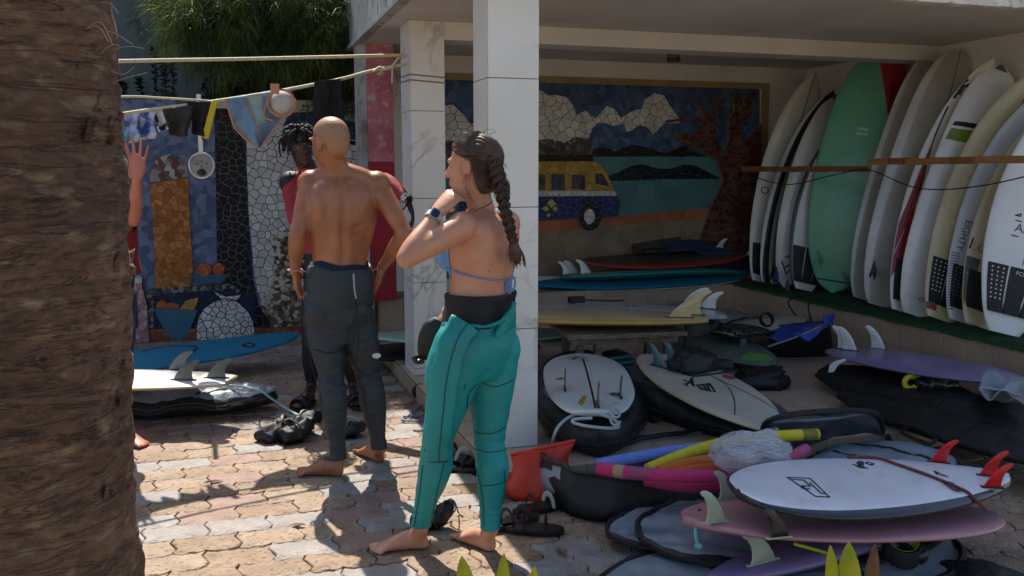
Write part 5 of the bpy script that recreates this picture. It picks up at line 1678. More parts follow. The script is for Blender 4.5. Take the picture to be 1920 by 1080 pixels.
branch([(590, -60, 7.6), (500, 0, 7.55), (430, 30, 7.5), (385, 70, 7.45)], .02)
branch([(540, -60, 7.6), (450, -25, 7.5), (380, 5, 7.45), (340, 20, 7.4)], .018)
def needles(mb, p, d, n, L, rnd):
    for i in range(n):
        a = V((rnd.gauss(0, .55), rnd.gauss(0, .55), rnd.gauss(0, .45))) + d
        a.normalize()
        l = L * rnd.uniform(.55, 1.15)
        q = p + V((rnd.gauss(0, .02), rnd.gauss(0, .02), rnd.gauss(0, .02)))
        w_ = a.cross(V((rnd.gauss(0, 1), rnd.gauss(0, 1), rnd.gauss(0, 1)))).normalized() * .0021
        m_ = q + a * l * .5
        e = q + a * l + V((0, 0, -.25 * l))
        o = len(mb.v)
        mb.v += [q - w_, q + w_, m_ + w_, m_ - w_, e]
        mb.f += [(o, o + 1, o + 2, o + 3), (o + 3, o + 2, o + 4)]
        mb.m += [0, 0]
rnd = random.Random(21)
lightc, darkc = MB(), MB()
for bi, P in enumerate(brs):
    for i in range(0, len(P) - 1):
        for k in range(9):
            b_ = P[i].lerp(P[i + 1], rnd.random())
            d = V((rnd.gauss(-.35, .5), rnd.gauss(-.2, .6), rnd.gauss(-.25, .5)))
            tw_ = b_ + d.normalized() * rnd.uniform(.05, .4)
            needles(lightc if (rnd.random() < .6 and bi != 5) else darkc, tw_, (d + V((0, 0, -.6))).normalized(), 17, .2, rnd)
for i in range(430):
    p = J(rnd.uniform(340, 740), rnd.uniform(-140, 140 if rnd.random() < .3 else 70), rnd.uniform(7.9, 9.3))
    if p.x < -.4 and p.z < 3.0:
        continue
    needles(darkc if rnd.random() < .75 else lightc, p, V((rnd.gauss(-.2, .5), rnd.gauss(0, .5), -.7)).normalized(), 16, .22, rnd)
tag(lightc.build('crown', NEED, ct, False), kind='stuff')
tag(darkc.build('painted_shade_crown', NEEDD, ct, False), kind='stuff')  # needles in the colour painted as shaded, mixed through the crown
# leafy twig in front
LEAF = leafmat('young_leaf', '#8a9450', '#5c6a30', .4, .45, 5)
lt = thing('leafy_branch', 'drooping branch of pale young leaves over the grey wall', 'branch', J(470, -40, 7.6))
def leaf(mb, p, d, l, w_, up=V((0, 0, 1)), m=0):
    d = d.normalized()
    s_ = d.cross(up)
    if s_.length < .1:
        s_ = d.orthogonal()
    s_ = s_.normalized() * w_
    n_ = s_.cross(d).normalized()
    mb.add([p, p + d * l * .35 + s_ + n_ * w_ * .3, p + d * l * .75 + s_ * .7 + n_ * w_ * .2, p + d * l - n_ * l * .06, p + d * l * .75 - s_ * .7 + n_ * w_ * .2, p + d * l * .35 - s_ + n_ * w_ * .3], [(0, 1, 2, 3), (0, 3, 4, 5)], m)
stems = [[(470, -40), (440, 20), (405, 30), (372, 60), (380, 78)], [(440, 15), (455, 40), (440, 62)], [(405, 28), (395, 55), (398, 78)], [(350, -30), (352, 10), (368, 45), (374, 82)], [(300, -40), (290, 5), (325, 14)], [(420, 0), (450, 30), (460, 52)], [(520, -20), (500, 10), (480, 22)]]
for st in stems:
    P = bez([J(x, y, 7.6) for x, y in st], 6)
    MB().tube(P, [.009 * (1 - .6 * i / len(P)) for i in range(len(P))], 5).build('twig', BRK, lt)
    mb = MB()
    for i in range(len(P) // 3, len(P)):
        for k in range(3):
            d = V((rnd.gauss(0, .6), rnd.gauss(0, .6), rnd.gauss(-.8, .4)))
            leaf(mb, P[i] + V((rnd.gauss(0, .01), rnd.gauss(0, .01), 0)), d, rnd.uniform(.05, .10), rnd.uniform(.008, .014), V((rnd.gauss(0, 1), rnd.gauss(0, 1), .4)))
    tag(mb.build('leaves', LEAF, lt, False), kind='stuff')
# dark shrubbery in front of the far wall
DKL = leafmat('dark_leaf', '#2b3a22', '#182214', .5, .25, 4)
for lab, x0, x1, y0, y1, dd in (('dark dense shrub behind the courtyard wall left of the casuarina', 385, 560, 60, 195, 10.2), ('dark dense shrub behind the courtyard wall under the casuarina', 545, 740, 70, 200, 10.0)):
    c = J((x0 + x1) / 2, y1, dd)
    sh = thing('shrub', lab, 'shrub', (c.x, c.y, 0), 'dark shrubs behind the courtyard wall')
    stb = MB()
    for k in range(5):
        stb.tube(bez([V((c.x + .05 * k - .1, c.y, 0)), J(x0 + (x1 - x0) * (k + .5) / 5, y1, dd), J(x0 + (x1 - x0) * (k + .3) / 5, y0 + 20, dd)], 6), .018, 5)
    stb.build('stem', BRK, sh)
    mb = MB()
    for i in range(3600):
        x = rnd.uniform(x0, x1)
        p = J(x, rnd.uniform(y0 + 30 * mn.noise(V((x * .03, 1, 1))), y1 + 60), dd + rnd.uniform(-.25, .5))
        leaf(mb, p, V((rnd.gauss(0, 1), rnd.gauss(0, 1), rnd.gauss(-.4, .6))), rnd.uniform(.06, .12), rnd.uniform(.018, .03), V((rnd.gauss(0, 1), rnd.gauss(0, 1), 1)))
    tag(mb.build('foliage', DKL, sh, False), kind='stuff')
for i, (px, py, h) in enumerate(((290, 178, 88), (322, 178, 70), (262, 180, 30), (228, 178, 25), (308, 176, 60))):
    base = J(px, 190, 9.2)
    wp = thing('wall_plant', ['tall weed with small dark leaves on top of the mosaic wall', 'shorter weed right of the tall one on the mosaic wall', 'low weed left of the tall one on the mosaic wall', 'tiny weed beside the palm trunk on the mosaic wall', 'thin weed between the two tall ones on the mosaic wall'][i], 'plant', base, 'weeds growing behind the mosaic wall')
    P = bez([base, J(px + 3, py - h * .5, 9.2), J(px - 4, py - h, 9.2)], 10)
    MB().tube([V((base.x, base.y, 0))] + P, .006, 5).build('stem', BRK, wp)
    mb = MB()
    for p in P:
        for k in range(3):
            leaf(mb, p, V((rnd.gauss(0, 1), rnd.gauss(0, .6), rnd.gauss(.2, .5))), rnd.uniform(.04, .075), .017, V((0, -.6, 1)))
    mb.build('leaves', DKL, wp, False)
# agave like leaves at the bottom edge
AG = leafmat('agave_leaf', '#bdb843', '#8f9a30', .4, .6, 5)
AGD = leafmat('dried_agave_leaf', '#8a6436', '#5b3f22', .6, .3, 8)
def agave(label, base, tips, ms, wds):
    t = thing('agave', label, 'plant', base)
    for (x, y, d), m, w_ in zip(tips, ms, wds):
        tip = J(x, y, d)
        b_ = V(base) + (V((tip.x, tip.y, 0)) - V((base[0], base[1], 0))) * .35
        P = bez([b_, b_.lerp(tip, .5) + V((0, 0, .03)), tip], 10)
        mb = MB()
        side = RT
        rows = []
        for i, p in enumerate(P):
            v = i / (len(P) - 1)
            wv_ = w_ * (.7 + .9 * v) * (1 - v ** 3.2) + .0006
            rows.append([p + side * wv_ * k + FH * (-.35 * wv_ * (1 - abs(k))) for k in (-1, -.6, 0, .6, 1)])
        mb.rings(rows, 0, False, False)
        o = mb.build('leaf', m, t, 'all')
        md = o.modifiers.new('thickness', 'SOLIDIFY'); md.thickness = .003
c = atz(930, 1390, 0)
agave('agave with yellow green leaf tips at the bottom edge under the woman', (c.x, c.y, 0), [(866, 1042, 2.25), (945, 1037, 2.25), (1003, 1062, 2.28), (905, 1085, 2.2), (1040, 1100, 2.25)], [AG] * 5, [.034, .026, .028, .03, .026])
c = atz(1600, 1390, 0)
agave('agave with bright leaf tips and one dried brown leaf at bottom right', (c.x, c.y, 0), [(1557, 1022, 2.25), (1592, 1016, 2.25), (1641, 1020, 2.27), (1530, 1085, 2.2), (1670, 1095, 2.25)], [AG, AG, AGD, AG, AG], [.026, .040, .026, .03, .026])
# a few dry leaves and litter by the step
LB = mat('dry_leaf', '#8b6b48', '#5f4630', .8, scale=20)
lpos = [(1680, 825), (1725, 832), (1745, 842), (1690, 850), (1760, 838), (1700, 840), (650, 640 + 180), (1045, 1025), (960, 1000), (540, 985), (420, 900)]
for i, (x, y) in enumerate(lpos):
    q = atz(x, y, .006)
    mb = MB()
    a = rnd.uniform(0, 6.3)
    leaf(mb, q, V((math.cos(a), math.sin(a), .1)), rnd.uniform(.06, .11), rnd.uniform(.012, .02))
    single(mb, 'fallen_leaf', LB, 'dry brown leaf ' + ['by the step left of the leaf cluster', 'under the platform step, third from the left', 'under the step just behind the middle of the cluster', 'lowest of the cluster under the step', 'rightmost of the cluster under the step', 'second from left under the step', 'beside the boot behind the bald man', 'on the paving right of the sandals', 'between the woman and the big black bag', 'in the sun left of the bald man', 'in the sun nearest the palm trunk'][i], 'leaf', q, 'dry leaves fallen on the paving', False)

# ================================================================== washing lines
ROPE = mat('pale_rope', '#d8cfae', '#b8ad88', .6, scale=60, stretch=(1, 1, 1), bump=.4)
def rope(label, pts, r, group='washing lines between palm and pillar'):
    P = bez([J(*p) for p in pts], 8)
    return single(MB().tube(P, r, 8), 'washing_line', ROPE, label, 'rope', P[0], group), P
PD = 6.02
r1, P1 = rope('upper taut washing line from the palm to the rear pillar', [(-60, 124, 4.6), (215, 115, 5.0), (480, 110, 5.5), (764, 103, PD)], .0105)
r2, P2 = rope('lower washing line carrying most of the clothes', [(-60, 262, 4.6), (235, 213, 5.0), (330, 200, 5.2), (402, 190, 5.35), (480, 178, 5.5), (560, 164, 5.65), (640, 148, 5.8), (700, 132, 5.92), (764, 120, PD)], .0105)
r3, P3 = rope('thin upper washing line tied to the lower one at a yellow strap', [(-60, 190, 4.6), (218, 181, 5.0), (310, 184, 5.18), (402, 190, 5.35)], .006)
for nm, pts, r in (('washing_line_knot', [(700, 134, 5.90), (712, 126, 5.93), (722, 130, 5.94), (735, 124, 5.97), (760, 90, PD)], .008), ('rope_tail', [(720, 129, 5.94), (708, 140, 5.93)], .006), ('rope_tail', [(736, 124, 5.96), (735, 156, 5.95)], .006), ('rope_tail', [(762, 104, PD), (755, 110, PD), (750, 108, PD)], .006)):
    P = bez([J(*p) for p in pts], 6)
    MB().tube([p - r2.location for p in P], r, 6).build(nm, ROPE, r2, True, False)
for z in (2.085, 2.12):  # thin dark cords stand in for shadow lines across the pillar
    lo = [(1.186, 5.996, z), (1.426, 5.996, z - .015), (1.426, 6.334, z), (1.186, 6.334, z + .01)]
    MB().tube([V(p) - r1.location for p in lo], .0045, 6, closed=True).build('painted_shadow_line', ROPE if False else mat('shadow_line_tone', '#8d8472', None, .8), r1, True, False)
CL = 'clothes drying on the washing line'
def lineD(x):
    return 5.0 + (x - 235) / (764 - 235) * (PD - 5.0)
def garment_px(name, label, tl_, tr_, bl_, br_, m, amp=.02, fs=9, seed=0, drop=0, dz=0, th=.008, cat='clothing', nu=26, nv=22):
    c = [J(p[0], p[1], lineD(p[0]) + dz) for p in (tl_, tr_, bl_, br_)]
    f0 = quad(c, amp, fs, seed, drop)
    return cloth(name, label, cat, f0, nu, nv, m, c[2], CL, th)
TIE = mat('tie_dye_blue', '#b9c3dc', '#3d4f8c', .9, scale=14, lo=.42, hi=.56)
CHAR = mat('charcoal_cloth', '#3d3936', '#2c2927', .9, scale=20, bump=.3, bscale=120)
BLKC = mat('black_cloth', '#15161a', '#0c0c0f', .85, scale=20, bump=.3, bscale=120)
garment_px('swim_shorts', 'blue and white tie dye shorts on the washing line', (234, 214), (292, 207), (240, 268), (298, 256), TIE, .03, 11, 1)
garment_px('cloth', 'small aqua cloth corner hanging beside the palm trunk', (229, 250), (244, 246), (230, 264), (246, 260), mat('aqua_cloth', '#5fb9c9', None, .8), .01, 5, 2)
garment_px('bikini_top', 'black and white bikini top between the tie dye and grey shorts', (284, 208), (305, 205), (295, 248), (312, 242), mat('two_tone_cloth', '#c9c9cc', '#16161a', .8, scale=9, lo=.45, hi=.5), .02, 6, 3)
garment_px('shorts', 'dark grey brown shorts hanging on the washing line', (304, 205), (360, 197), (316, 250), (356, 254), CHAR, .03, 8, 4, .01)
garment_px('shorts', 'black shorts hanging left of the yellow strap', (350, 191), (404, 190), (367, 250), (385, 264), BLKC, .03, 8, 5)
garment_px('strap', 'yellow strap hanging down beside the black shorts', (398, 188), (408, 188), (379, 258), (391, 262), mat('yellow_webbing', '#cdb91c', None, .6), .008, 5, 6, dz=-.05, cat='strap', nu=4)
PON = mat('slate_blue_towel', '#7d9bb8', '#67859f', .9, scale=18, bump=.3, bscale=140)
def poncho(u, v):
    top = J(424 + 122 * u, 186 - 20 * u, lineD(424 + 122 * u))
    lb = [(424, 186), (440, 240), (462, 262), (484, 277)]
    rb = [(546, 166), (538, 205), (512, 245), (490, 277)]
    i = min(int(v * 3), 2); t = v * 3 - i
    l = (lb[i][0] + (lb[i + 1][0] - lb[i][0]) * t, lb[i][1] + (lb[i + 1][1] - lb[i][1]) * t)
    r_ = (rb[i][0] + (rb[i + 1][0] - rb[i][0]) * t, rb[i][1] + (rb[i + 1][1] - rb[i][1]) * t)
    x, y = l[0] + (r_[0] - l[0]) * u, l[1] + (r_[1] - l[1]) * u
    return J(x, y, lineD(x) + .03 * math.sin(u * 8 + v * 3) * (.2 + v) + .03 * mn.noise(V((u * 3, v * 3, 2))))
po_ = cloth('hooded_towel', 'slate blue changing towel with peach edging folded over the line', 'towel', poncho, 30, 30, PON, poncho(.5, 1), CL, .01)
inv = po_.location
PEACH = mat('peach_piping', '#c98f72', None, .7)
MB().tube([poncho(0, v / 20) - FH * .008 - inv for v in range(21)] + [poncho(1, 1 - v / 20) - FH * .008 - inv for v in range(21)], .006, 6).build('piping', PEACH, po_, True, False)
MB().tube([poncho(.30 + .30 * v / 20, v / 20 * .92) - FH * .014 - inv for v in range(21)], .004, 6).build('seam', PEACH, po_, True, False)
LT = mat('pale_aqua_towel', '#93b3ae', '#7fa19c', .9, scale=18)
bd = MB()
bd.rings([[poncho(.32 + .26 * v / 16 + .22 * k / 6 * (1 - .5 * v / 16), v / 16 * .88) - FH * .010 - inv for k in range(7)] for v in range(17)], 0, False, False)
bd.build('pale_panel', LT, po_, 'all', False)
tgq = [poncho(.3, .93), poncho(.62, .93), poncho(.4, .99), poncho(.6, .99)]
bd = MB().rings([[tgq[0] - FH * .016 - inv, tgq[1] - FH * .016 - inv], [tgq[2] - FH * .016 - inv, tgq[3] - FH * .016 - inv]], 0, False, False)
bd.build('white_corner', WHITE, po_, False, False)
cup = J(530, 194, lineD(530) - .08)
bk = thing('bikini_top', 'peach and white padded bikini top hooked over the blue towel', 'clothing', cup, CL)
mb = MB()
rows = []
for j in range(9):
    v = j / 8
    rows.append([cup + (RT * math.cos(t) * .078 + V((0, 0, math.sin(t) * .078))) * math.sin(v * math.pi / 2) + FH * (-.075 * math.cos(v * math.pi / 2) + .02) for t in [2 * math.pi * k / 20 for k in range(20)]])
mb.rings(rows, 0, True, True)
mb.build('cup', mat('white_lining', '#bfbab2', '#a7a29b', .8, scale=12), bk, 'all')
MB().tube([cup - FH * .03 + (RT * math.cos(t) * .08 + V((0, 0, math.sin(t) * .078))) for t in [2 * math.pi * k / 24 for k in range(24)]], .007, 6, closed=True).build('peach_trim', mat('peach_cloth', '#b98862', '#a67550', .8), bk)
MB().tube(bez([cup + RT * -.06 + V((0, 0, .05)), cup + RT * -.09 + V((0, 0, .0)) - FH * .03, cup + RT * -.11 + V((0, 0, -.08)), cup + RT * -.06 + V((0, 0, -.1))], 6), .005, 6).build('strap', PEACH, bk)
MB().box(cup + V((-.07, -.05, .05)), cup + V((-.02, -.04, .11))).build('clasp', PEACH, bk, False)
garment_px('rash_vest', 'black rash vest hanging over the rope beside the red column', (590, 153), (638, 147), (588, 226), (642, 222), BLKC, .02, 7, 8, th=.02)
pn = J(378, 310, 5.9)
pan = thing('metal_pan', 'round dull metal pan hanging on a pale strap before the mosaic', 'pan', pn)
MB().tube([pn, pn + FH * .02], [.078, .062], 28, ref=V((0, 0, 1))).build('pan_body', mat('dull_aluminium', '#8e8e8c', '#6c6c6a', .45, scale=14, metal=.6, bump=.2), pan)
MB().tube([pn + (RT * math.cos(t) + V((0, 0, math.sin(t)))) * .08 for t in [2 * math.pi * k / 30 for k in range(30)]], .006, 6, closed=True).build('rim', mat('painted_lit_rim', '#c9c9c6', None, .3, metal=.7), pan)  # paler rim colour paints the light caught on the edge
MB().bar(pn + V((0, 0, .075)), pn + V((0, 0, .45)), .014, .003, FH).build('strap', WHITE, pan, False)
MB().ball(pn + V((0, 0, -.045)) - FH * .004, (.03, .012, .022)).build('dark_mark', PLASTIC, pan)
for dx, dz in ((-.03, .01), (0, .025), (.035, .012), (.0, -.01)):
    MB().ball(pn + RT * dx + V((0, 0, dz)) - FH * .002, (.005, .004, .005), 8, 5).build('rivet', PLASTIC, pan)

# ================================================================== people
def body_mesh(shapes, voxel, soft, fine=None, iters=14, sculpt=None):
    """union of closed shapes, smoothed into one continuous skin (world points)"""
    me = bpy.data.meshes.new('body')
    mb = MB()
    for s in shapes:
        mb.add(s.v, s.f)
    me.from_pydata([tuple(p) for p in mb.v], [], mb.f)
    bm = bmesh.new(); bm.from_mesh(me)
    bmesh.ops.recalc_face_normals(bm, faces=bm.faces)
    bm.to_mesh(me); bm.free()
    o = link('body_source', me)
    md = o.modifiers.new('r', 'REMESH'); md.mode = 'VOXEL'; md.voxel_size = voxel
    dg = bpy.context.evaluated_depsgraph_get()
    res = bpy.data.meshes.new_from_object(o.evaluated_get(dg))
    bpy.data.objects.remove(o); bpy.data.meshes.remove(me)
    n = len(res.vertices)
    co = np.empty(n * 3); res.vertices.foreach_get('co', co); co = co.reshape(-1, 3)
    ed = np.empty(len(res.edges) * 2, dtype=np.int64); res.edges.foreach_get('vertices', ed); ed = ed.reshape(-1, 2)
    deg = np.bincount(ed.ravel(), minlength=n).astype(float)[:, None]
    wt = np.ones((n, 1))
    for c, r, k in (fine or []):
        d = np.linalg.norm(co - np.array(c), axis=1)[:, None]
        wt = np.minimum(wt, np.clip(k + (1 - k) * (d - r) / (r * .5), k, 1))
    for it in range(iters):
        acc = np.zeros_like(co)
        np.add.at(acc, ed[:, 0], co[ed[:, 1]]); np.add.at(acc, ed[:, 1], co[ed[:, 0]])
        co += (acc / np.maximum(deg, 1) - co) * .6 * soft * wt
    if sculpt:
        res.vertices.foreach_set('co', co.ravel()); res.update()
        nn_ = np.empty(n * 3); res.vertices.foreach_get('normal', nn_); nn_ = nn_.reshape(-1, 3)
        co = sculpt(co, nn_)
    res.vertices.foreach_set('co', co.ravel())
    res.polygons.foreach_set('use_smooth', [True] * len(res.polygons))
    res.update()
    return res
def limb(p0, p1, prof, ref=None, n=16, ext=True):
    """tapered limb: prof = (t, radius, bulge along ref); rounded ends"""
    p0, p1 = V(p0), V(p1)
    d = p1 - p0
    L = d.length
    dn = d.normalized()
    u = V(ref) if ref is not None else dn.orthogonal()
    u = (u - dn * u.dot(dn)).normalized()
    x = dn.cross(u)
    rs = []
    def ring(c, r):
        return [c + u * math.cos(a) * r + x * math.sin(a) * r for a in [2 * math.pi * k / n for k in range(n)]]
    r0 = prof[0][1]; rN = prof[-1][1]
    c0 = p0 + u * prof[0][2]
    for k in (3, 2, 1):
        a = math.pi / 2 * k / 3.3
        rs.append(ring(c0 - dn * r0 * math.sin(a), r0 * math.cos(a)))
    tb = [(t, r) for t, r, _ in prof]; tb2 = [(t, o) for t, _, o in prof]
    for k in range(25):
        t = k / 24
        rs.append(ring(p0 + d * t + u * interp(tb2, t), interp(tb, t)))
    cN = p1 + u * prof[-1][2]
    for k in (1, 2, 3):
        a = math.pi / 2 * k / 3.3
        rs.append(ring(cN + dn * rN * math.sin(a), rN * math.cos(a)))
    return MB().rings(rs)
def torso(levels, n=28):
    """levels: (centre, lateral axis, front axis, half width, half depth)"""
    rs = []
    K = len(levels)
    for i in range((K - 1) * 5 + 1):
        k, t = divmod(i, 5); t /= 5
        a = levels[k]; b = levels[min(k + 1, K - 1)]
        z0 = levels[max(k - 1, 0)]; z1 = levels[min(k + 2, K - 1)]
        def cr(p, q, r, s):
            return .5 * ((2 * q) + (r - p) * t + (2 * p - 5 * q + 4 * r - s) * t * t + (3 * q - p - 3 * r + s) * t ** 3)
        c = cr(z0[0], a[0], b[0], z1[0]); la = a[1].lerp(b[1], t).normalized(); fa = a[2].lerp(b[2], t).normalized()
        w_ = cr(z0[3], a[3], b[3], z1[3]); d_ = cr(z0[4], a[4], b[4], z1[4])
        rs.append([c + la * w_ * math.copysign(abs(math.cos(q)) ** .85, math.cos(q)) + fa * d_ * math.copysign(abs(math.sin(q)) ** .9, math.sin(q)) for q in [2 * math.pi * j / n for j in range(n)]])
    return MB().rings(rs)
def foot(ankle, heel, toe, side, s=1.0):
    """bare foot from ground points; side = outward direction"""
    out = []
    ax = (toe - heel); L = ax.length; ax.normalize()
    up = V((0, 0, 1)); sd = V(side); sd = (sd - ax * sd.dot(ax)).normalized()
    secs = [(.0, .020, .026, .022), (.06, .030, .034, .030), (.18, .032, .046, .046), (.34, .031, .046, .050), (.52, .036, .034, .040), (.68, .042, .022, .028), (.80, .043, .015, .019), (.88, .036, .011, .013)]
    rs = []
    for t, w_, h, cz in secs:
        c = heel + ax * (t * L) + up * (cz * s) * .86
        lat = .008 * math.sin(t * 3)
        rs.append([c - sd * lat + sd * w_ * s * math.cos(a) + up * max(h * s * math.sin(a), -cz * s * .86 + .002) for a in [2 * math.pi * k / 16 for k in range(16)]])
    out.append(MB().rings(rs))
    out.append(limb(ankle, heel + ax * L * .2 + up * .045 * s, [(0, .037 * s, 0), (1, .036 * s, 0)]))
    out.append(MB().ball(heel + ax * L * .09 + up * .032 * s, (.03 * s, .03 * s, .031 * s)))
    for k, (lat, ln, r) in enumerate(((-.034, 1.0, .0125), (-.0105, .985, .0085), (.0085, .95, .0082), (.026, .90, .0080), (.042, .845, .0082))):
        a = heel + ax * L * .76 + sd * lat * s * .95 + up * .016 * s
        e = heel + ax * (L * ln - r) + sd * lat * s * 1.08 + up * (r + .001)
        m = a.lerp(e, .6) + up * .004
        out += [limb(a, m, [(0, r * s * 1.02, 0), (1, r * s * .92, 0)], n=10), limb(m, e, [(0, r * s * .92, 0), (1, r * s, 0)], n=10)]
    return out
def hand(wr, d, pn, th, curls, s=1.0, spread=.10, thumb=(.5, .3), bend0=0.0):
    """wr wrist, d finger direction, pn palm normal (the way the palm faces), th side the thumb is on"""
    d = d.normalized(); pn = (pn - d * pn.dot(d)).normalized(); th = V(th); sd = (th - d * th.dot(d) - pn * th.dot(pn)).normalized()
    out = []
    pal = .098 * s
    rs = []
    for t, w_, h in ((-.08, .020, .017), (.1, .027, .018), (.35, .036, .0175), (.7, .040, .0155), (.95, .040, .0125), (1.05, .034, .008)):
        c = wr + d * pal * t
        rs.append([c + sd * w_ * s * math.cos(a) + pn * h * s * math.sin(a) for a in [2 * math.pi * k / 16 for k in range(16)]])
    out.append(MB().rings(rs))
    segs = ((.044, .027, .022), (.048, .031, .023), (.045, .029, .022), (.036, .022, .020))
    for k in range(4):
        lat = (.030 - .0205 * k) * s
        r = (.0086, .0088, .0083, .0074)[k] * s
        dd = (d + sd * (spread * (1.5 - k) * .55)).normalized()
        p = wr + d * pal * (.97, 1.0, .97, .89)[k] + sd * lat
        cur = bend0
        out.append(limb(p - dd * .02 * s, p, [(0, r * 1.1, 0), (1, r * 1.08, 0)], n=10))
        for j in range(3):
            cur += curls[k] * (.8, 1.1, .8)[j]
            v = dd * math.cos(cur) + pn * math.sin(cur)
            e = p + v * segs[k][j] * s
            out.append(limb(p, e, [(0, r * (1.06, .98, .92)[j], 0), (1, r * (.98, .92, .84)[j], 0)], n=10))
            p = e
    p = wr + d * pal * .22 + sd * .024 * s + pn * .006 * s
    v = (d * .62 + sd * (thumb[2] if len(thumb) > 2 else .75) + pn * thumb[0]).normalized()
    for j, l in enumerate((.042, .033, .026)):
        e = p + v * l * s
        out.append(limb(p, e, [(0, (.0145, .0108, .0098)[j] * s, 0), (1, (.0108, .0098, .0085)[j] * s, 0)], n=10))
        p = e
        v = (v + (pn * .5 + d * .6 - sd * .15) * thumb[1]).normalized()
    return out
def head(c, fr, up, s=1.0, jaw=1.0):
    """c = middle of the skull between the ears; fr = where the face looks"""
    fr = fr.normalized(); up = (up - fr * up.dot(fr)).normalized(); lt = up.cross(fr)
    A = (lt, fr, up)
    P = lambda x, y, z: c + (lt * x + fr * y + up * z) * s
    B = lambda p, r: MB().ball(P(*p), tuple(k * s for k in r), 18, 12, 0, A)
    out = [B((0, -.012, .038), (.075, .095, .082)), B((0, .022, -.008), (.066, .074, .088)), B((0, .045, -.060), (.050 * jaw, .046, .050)), B((0, .078, -.094), (.022 * jaw, .018, .018)),
           B((0, .080, .026), (.050, .016, .015)), B((.034, .062, -.022), (.022, .022, .020)), B((-.034, .062, -.022), (.022, .022, .020)), B((0, .020, -.075), (.056 * jaw, .05, .034)),
           limb(P(0, .088, .016), P(0, .112, -.026), [(0, .0085 * s, 0), (.6, .011 * s, 0), (1, .0135 * s, 0)], n=10), B((.012, .102, -.030), (.009, .010, .008)), B((-.012, .102, -.030), (.009, .010, .008)),
           B((0, .092, -.055), (.023, .011, .0068)), B((0, .090, -.067), (.020, .011, .0075)), B((0, .084, -.045), (.022, .012, .012)),
           B((0, -.045, -.010), (.060, .058, .068)), B((0, -.03, .02), (.072, .078, .075))]
    for sx in (-1, 1):
        ea = (lt * math.cos(.42) * sx - fr * math.sin(.42), fr * math.cos(.42) + lt * sx * math.sin(.42), up)
        out.append(MB().ball(P(sx * .0775, -.012, -.004), (.0078 * s, .0185 * s, .0305 * s), 14, 10, 0, ea))
        e = [P(sx * .0775, -.012, -.004) + (ea[0] * .006 - ea[1] * .0165 * math.cos(t) + ea[2] * .028 * math.sin(t)) * s for t in [-1.1 + 3.6 * k / 14 for k in range(15)]]
        out.append(MB().tube(e, .0048 * s, 7))
        out.append(B((sx * .077, -.004, -.030), (.006, .009, .010)))
    return out, P
def person(name_label, cat_at, shapes, mats_, sculpt=None, fine=None, voxel=.0055, iters=12, soft=1.0, group=None):
    t = thing('person', name_label, 'person', cat_at, group)
    me = body_mesh(shapes, voxel, soft, fine, iters, sculpt)
    me.transform(Matrix.Translation(-V(cat_at)))
    me.materials.append(mats_)
    o = link('body', me, t)
    return t, o
def garment(par, body, name, m, keep, offset, planes=(), wr=None, thick=.004, smooth=0):
    """cloth made of the body's own faces where keep(centre) is true, pushed outwards, cut clean at planes"""
    bm = bmesh.new(); bm.from_mesh(body.data)
    org = V(par.location)
    for q, nrm in planes:
        g_ = [f for f in bm.faces]
        bmesh.ops.bisect_plane(bm, geom=bm.verts[:] + bm.edges[:] + bm.faces[:], dist=1e-6, plane_co=V(q) - org, plane_no=V(nrm))
    dead = [f for f in bm.faces if not keep(f.calc_center_median() + org)]
    bmesh.ops.delete(bm, geom=dead, context='FACES')
    bm.normal_update()
    for k in range(smooth):
        bmesh.ops.smooth_vert(bm, verts=bm.verts, factor=.5, use_axis_x=True, use_axis_y=True, use_axis_z=True)
    bm.normal_update()
    for v in bm.verts:
        w_ = v.co + org
        v.co += v.normal * (offset + (wr(w_) if wr else 0))
    me = bpy.data.meshes.new(name); bm.to_mesh(me); bm.free()
    me.materials.append(m)
    me.polygons.foreach_set('use_smooth', [True] * len(me.polygons))
    o = link(name, me, par)
    md = o.modifiers.new('thickness', 'SOLIDIFY'); md.thickness = thick; md.offset = -1
    return o
def bvh_of(par, body):
    org = V(par.location)
    dg = bpy.context.evaluated_depsgraph_get()
    vs = [v.co + org for v in body.data.vertices]
    return BVHTree.FromPolygons(vs, [tuple(p.vertices) for p in body.data.polygons])
def onb(bv, x, y, lift=.003):
    h = bv.ray_cast(CAM, ray(x, y).normalized())
    if h[0] is None:
        return None
    return h[0] + h[1] * lift
def run(bv, pts, lift=.003, n=6):
    """points lying on the body under a smooth line drawn through photo points"""
    out = []
    for p in bez([V((a, b_, 0)) for a, b_ in pts], n):
        q = onb(bv, p.x, p.y, lift)
        if q is not None:
            out.append(q)
    return out
UPZ = V((0, 0, 1))
SKM = mat('tanned_skin', '#ad7350', '#8c583b', .38, scale=7, bump=.12, bscale=160, bdist=.002, sss=.08, c3='#9f6544')
SKW = mat('fair_skin', '#cb977a', '#b57a60', .42, scale=6, bump=.1, bscale=160, bdist=.002, sss=.08, c3='#c28a6e')
SKB = mat('dark_brown_skin', '#3f271e', '#2c1a13', .38, scale=9, bump=.12, bscale=160, bdist=.002)
EYE = mat('eye_white', '#a39b90', None, .25)
IRIS = mat('dark_iris', '#15100d', None, .15)
WETS = mat('charcoal_wetsuit', '#28333a', '#1f282e', .55, scale=5, bump=.12, bscale=260, bdist=.002)
TEALW = mat('teal_wetsuit', '#139a96', '#0d7a78', .55, scale=3, bump=.12, bscale=260, bdist=.002)
TEALD = mat('dark_teal_seam', '#0a4a48', None, .6)
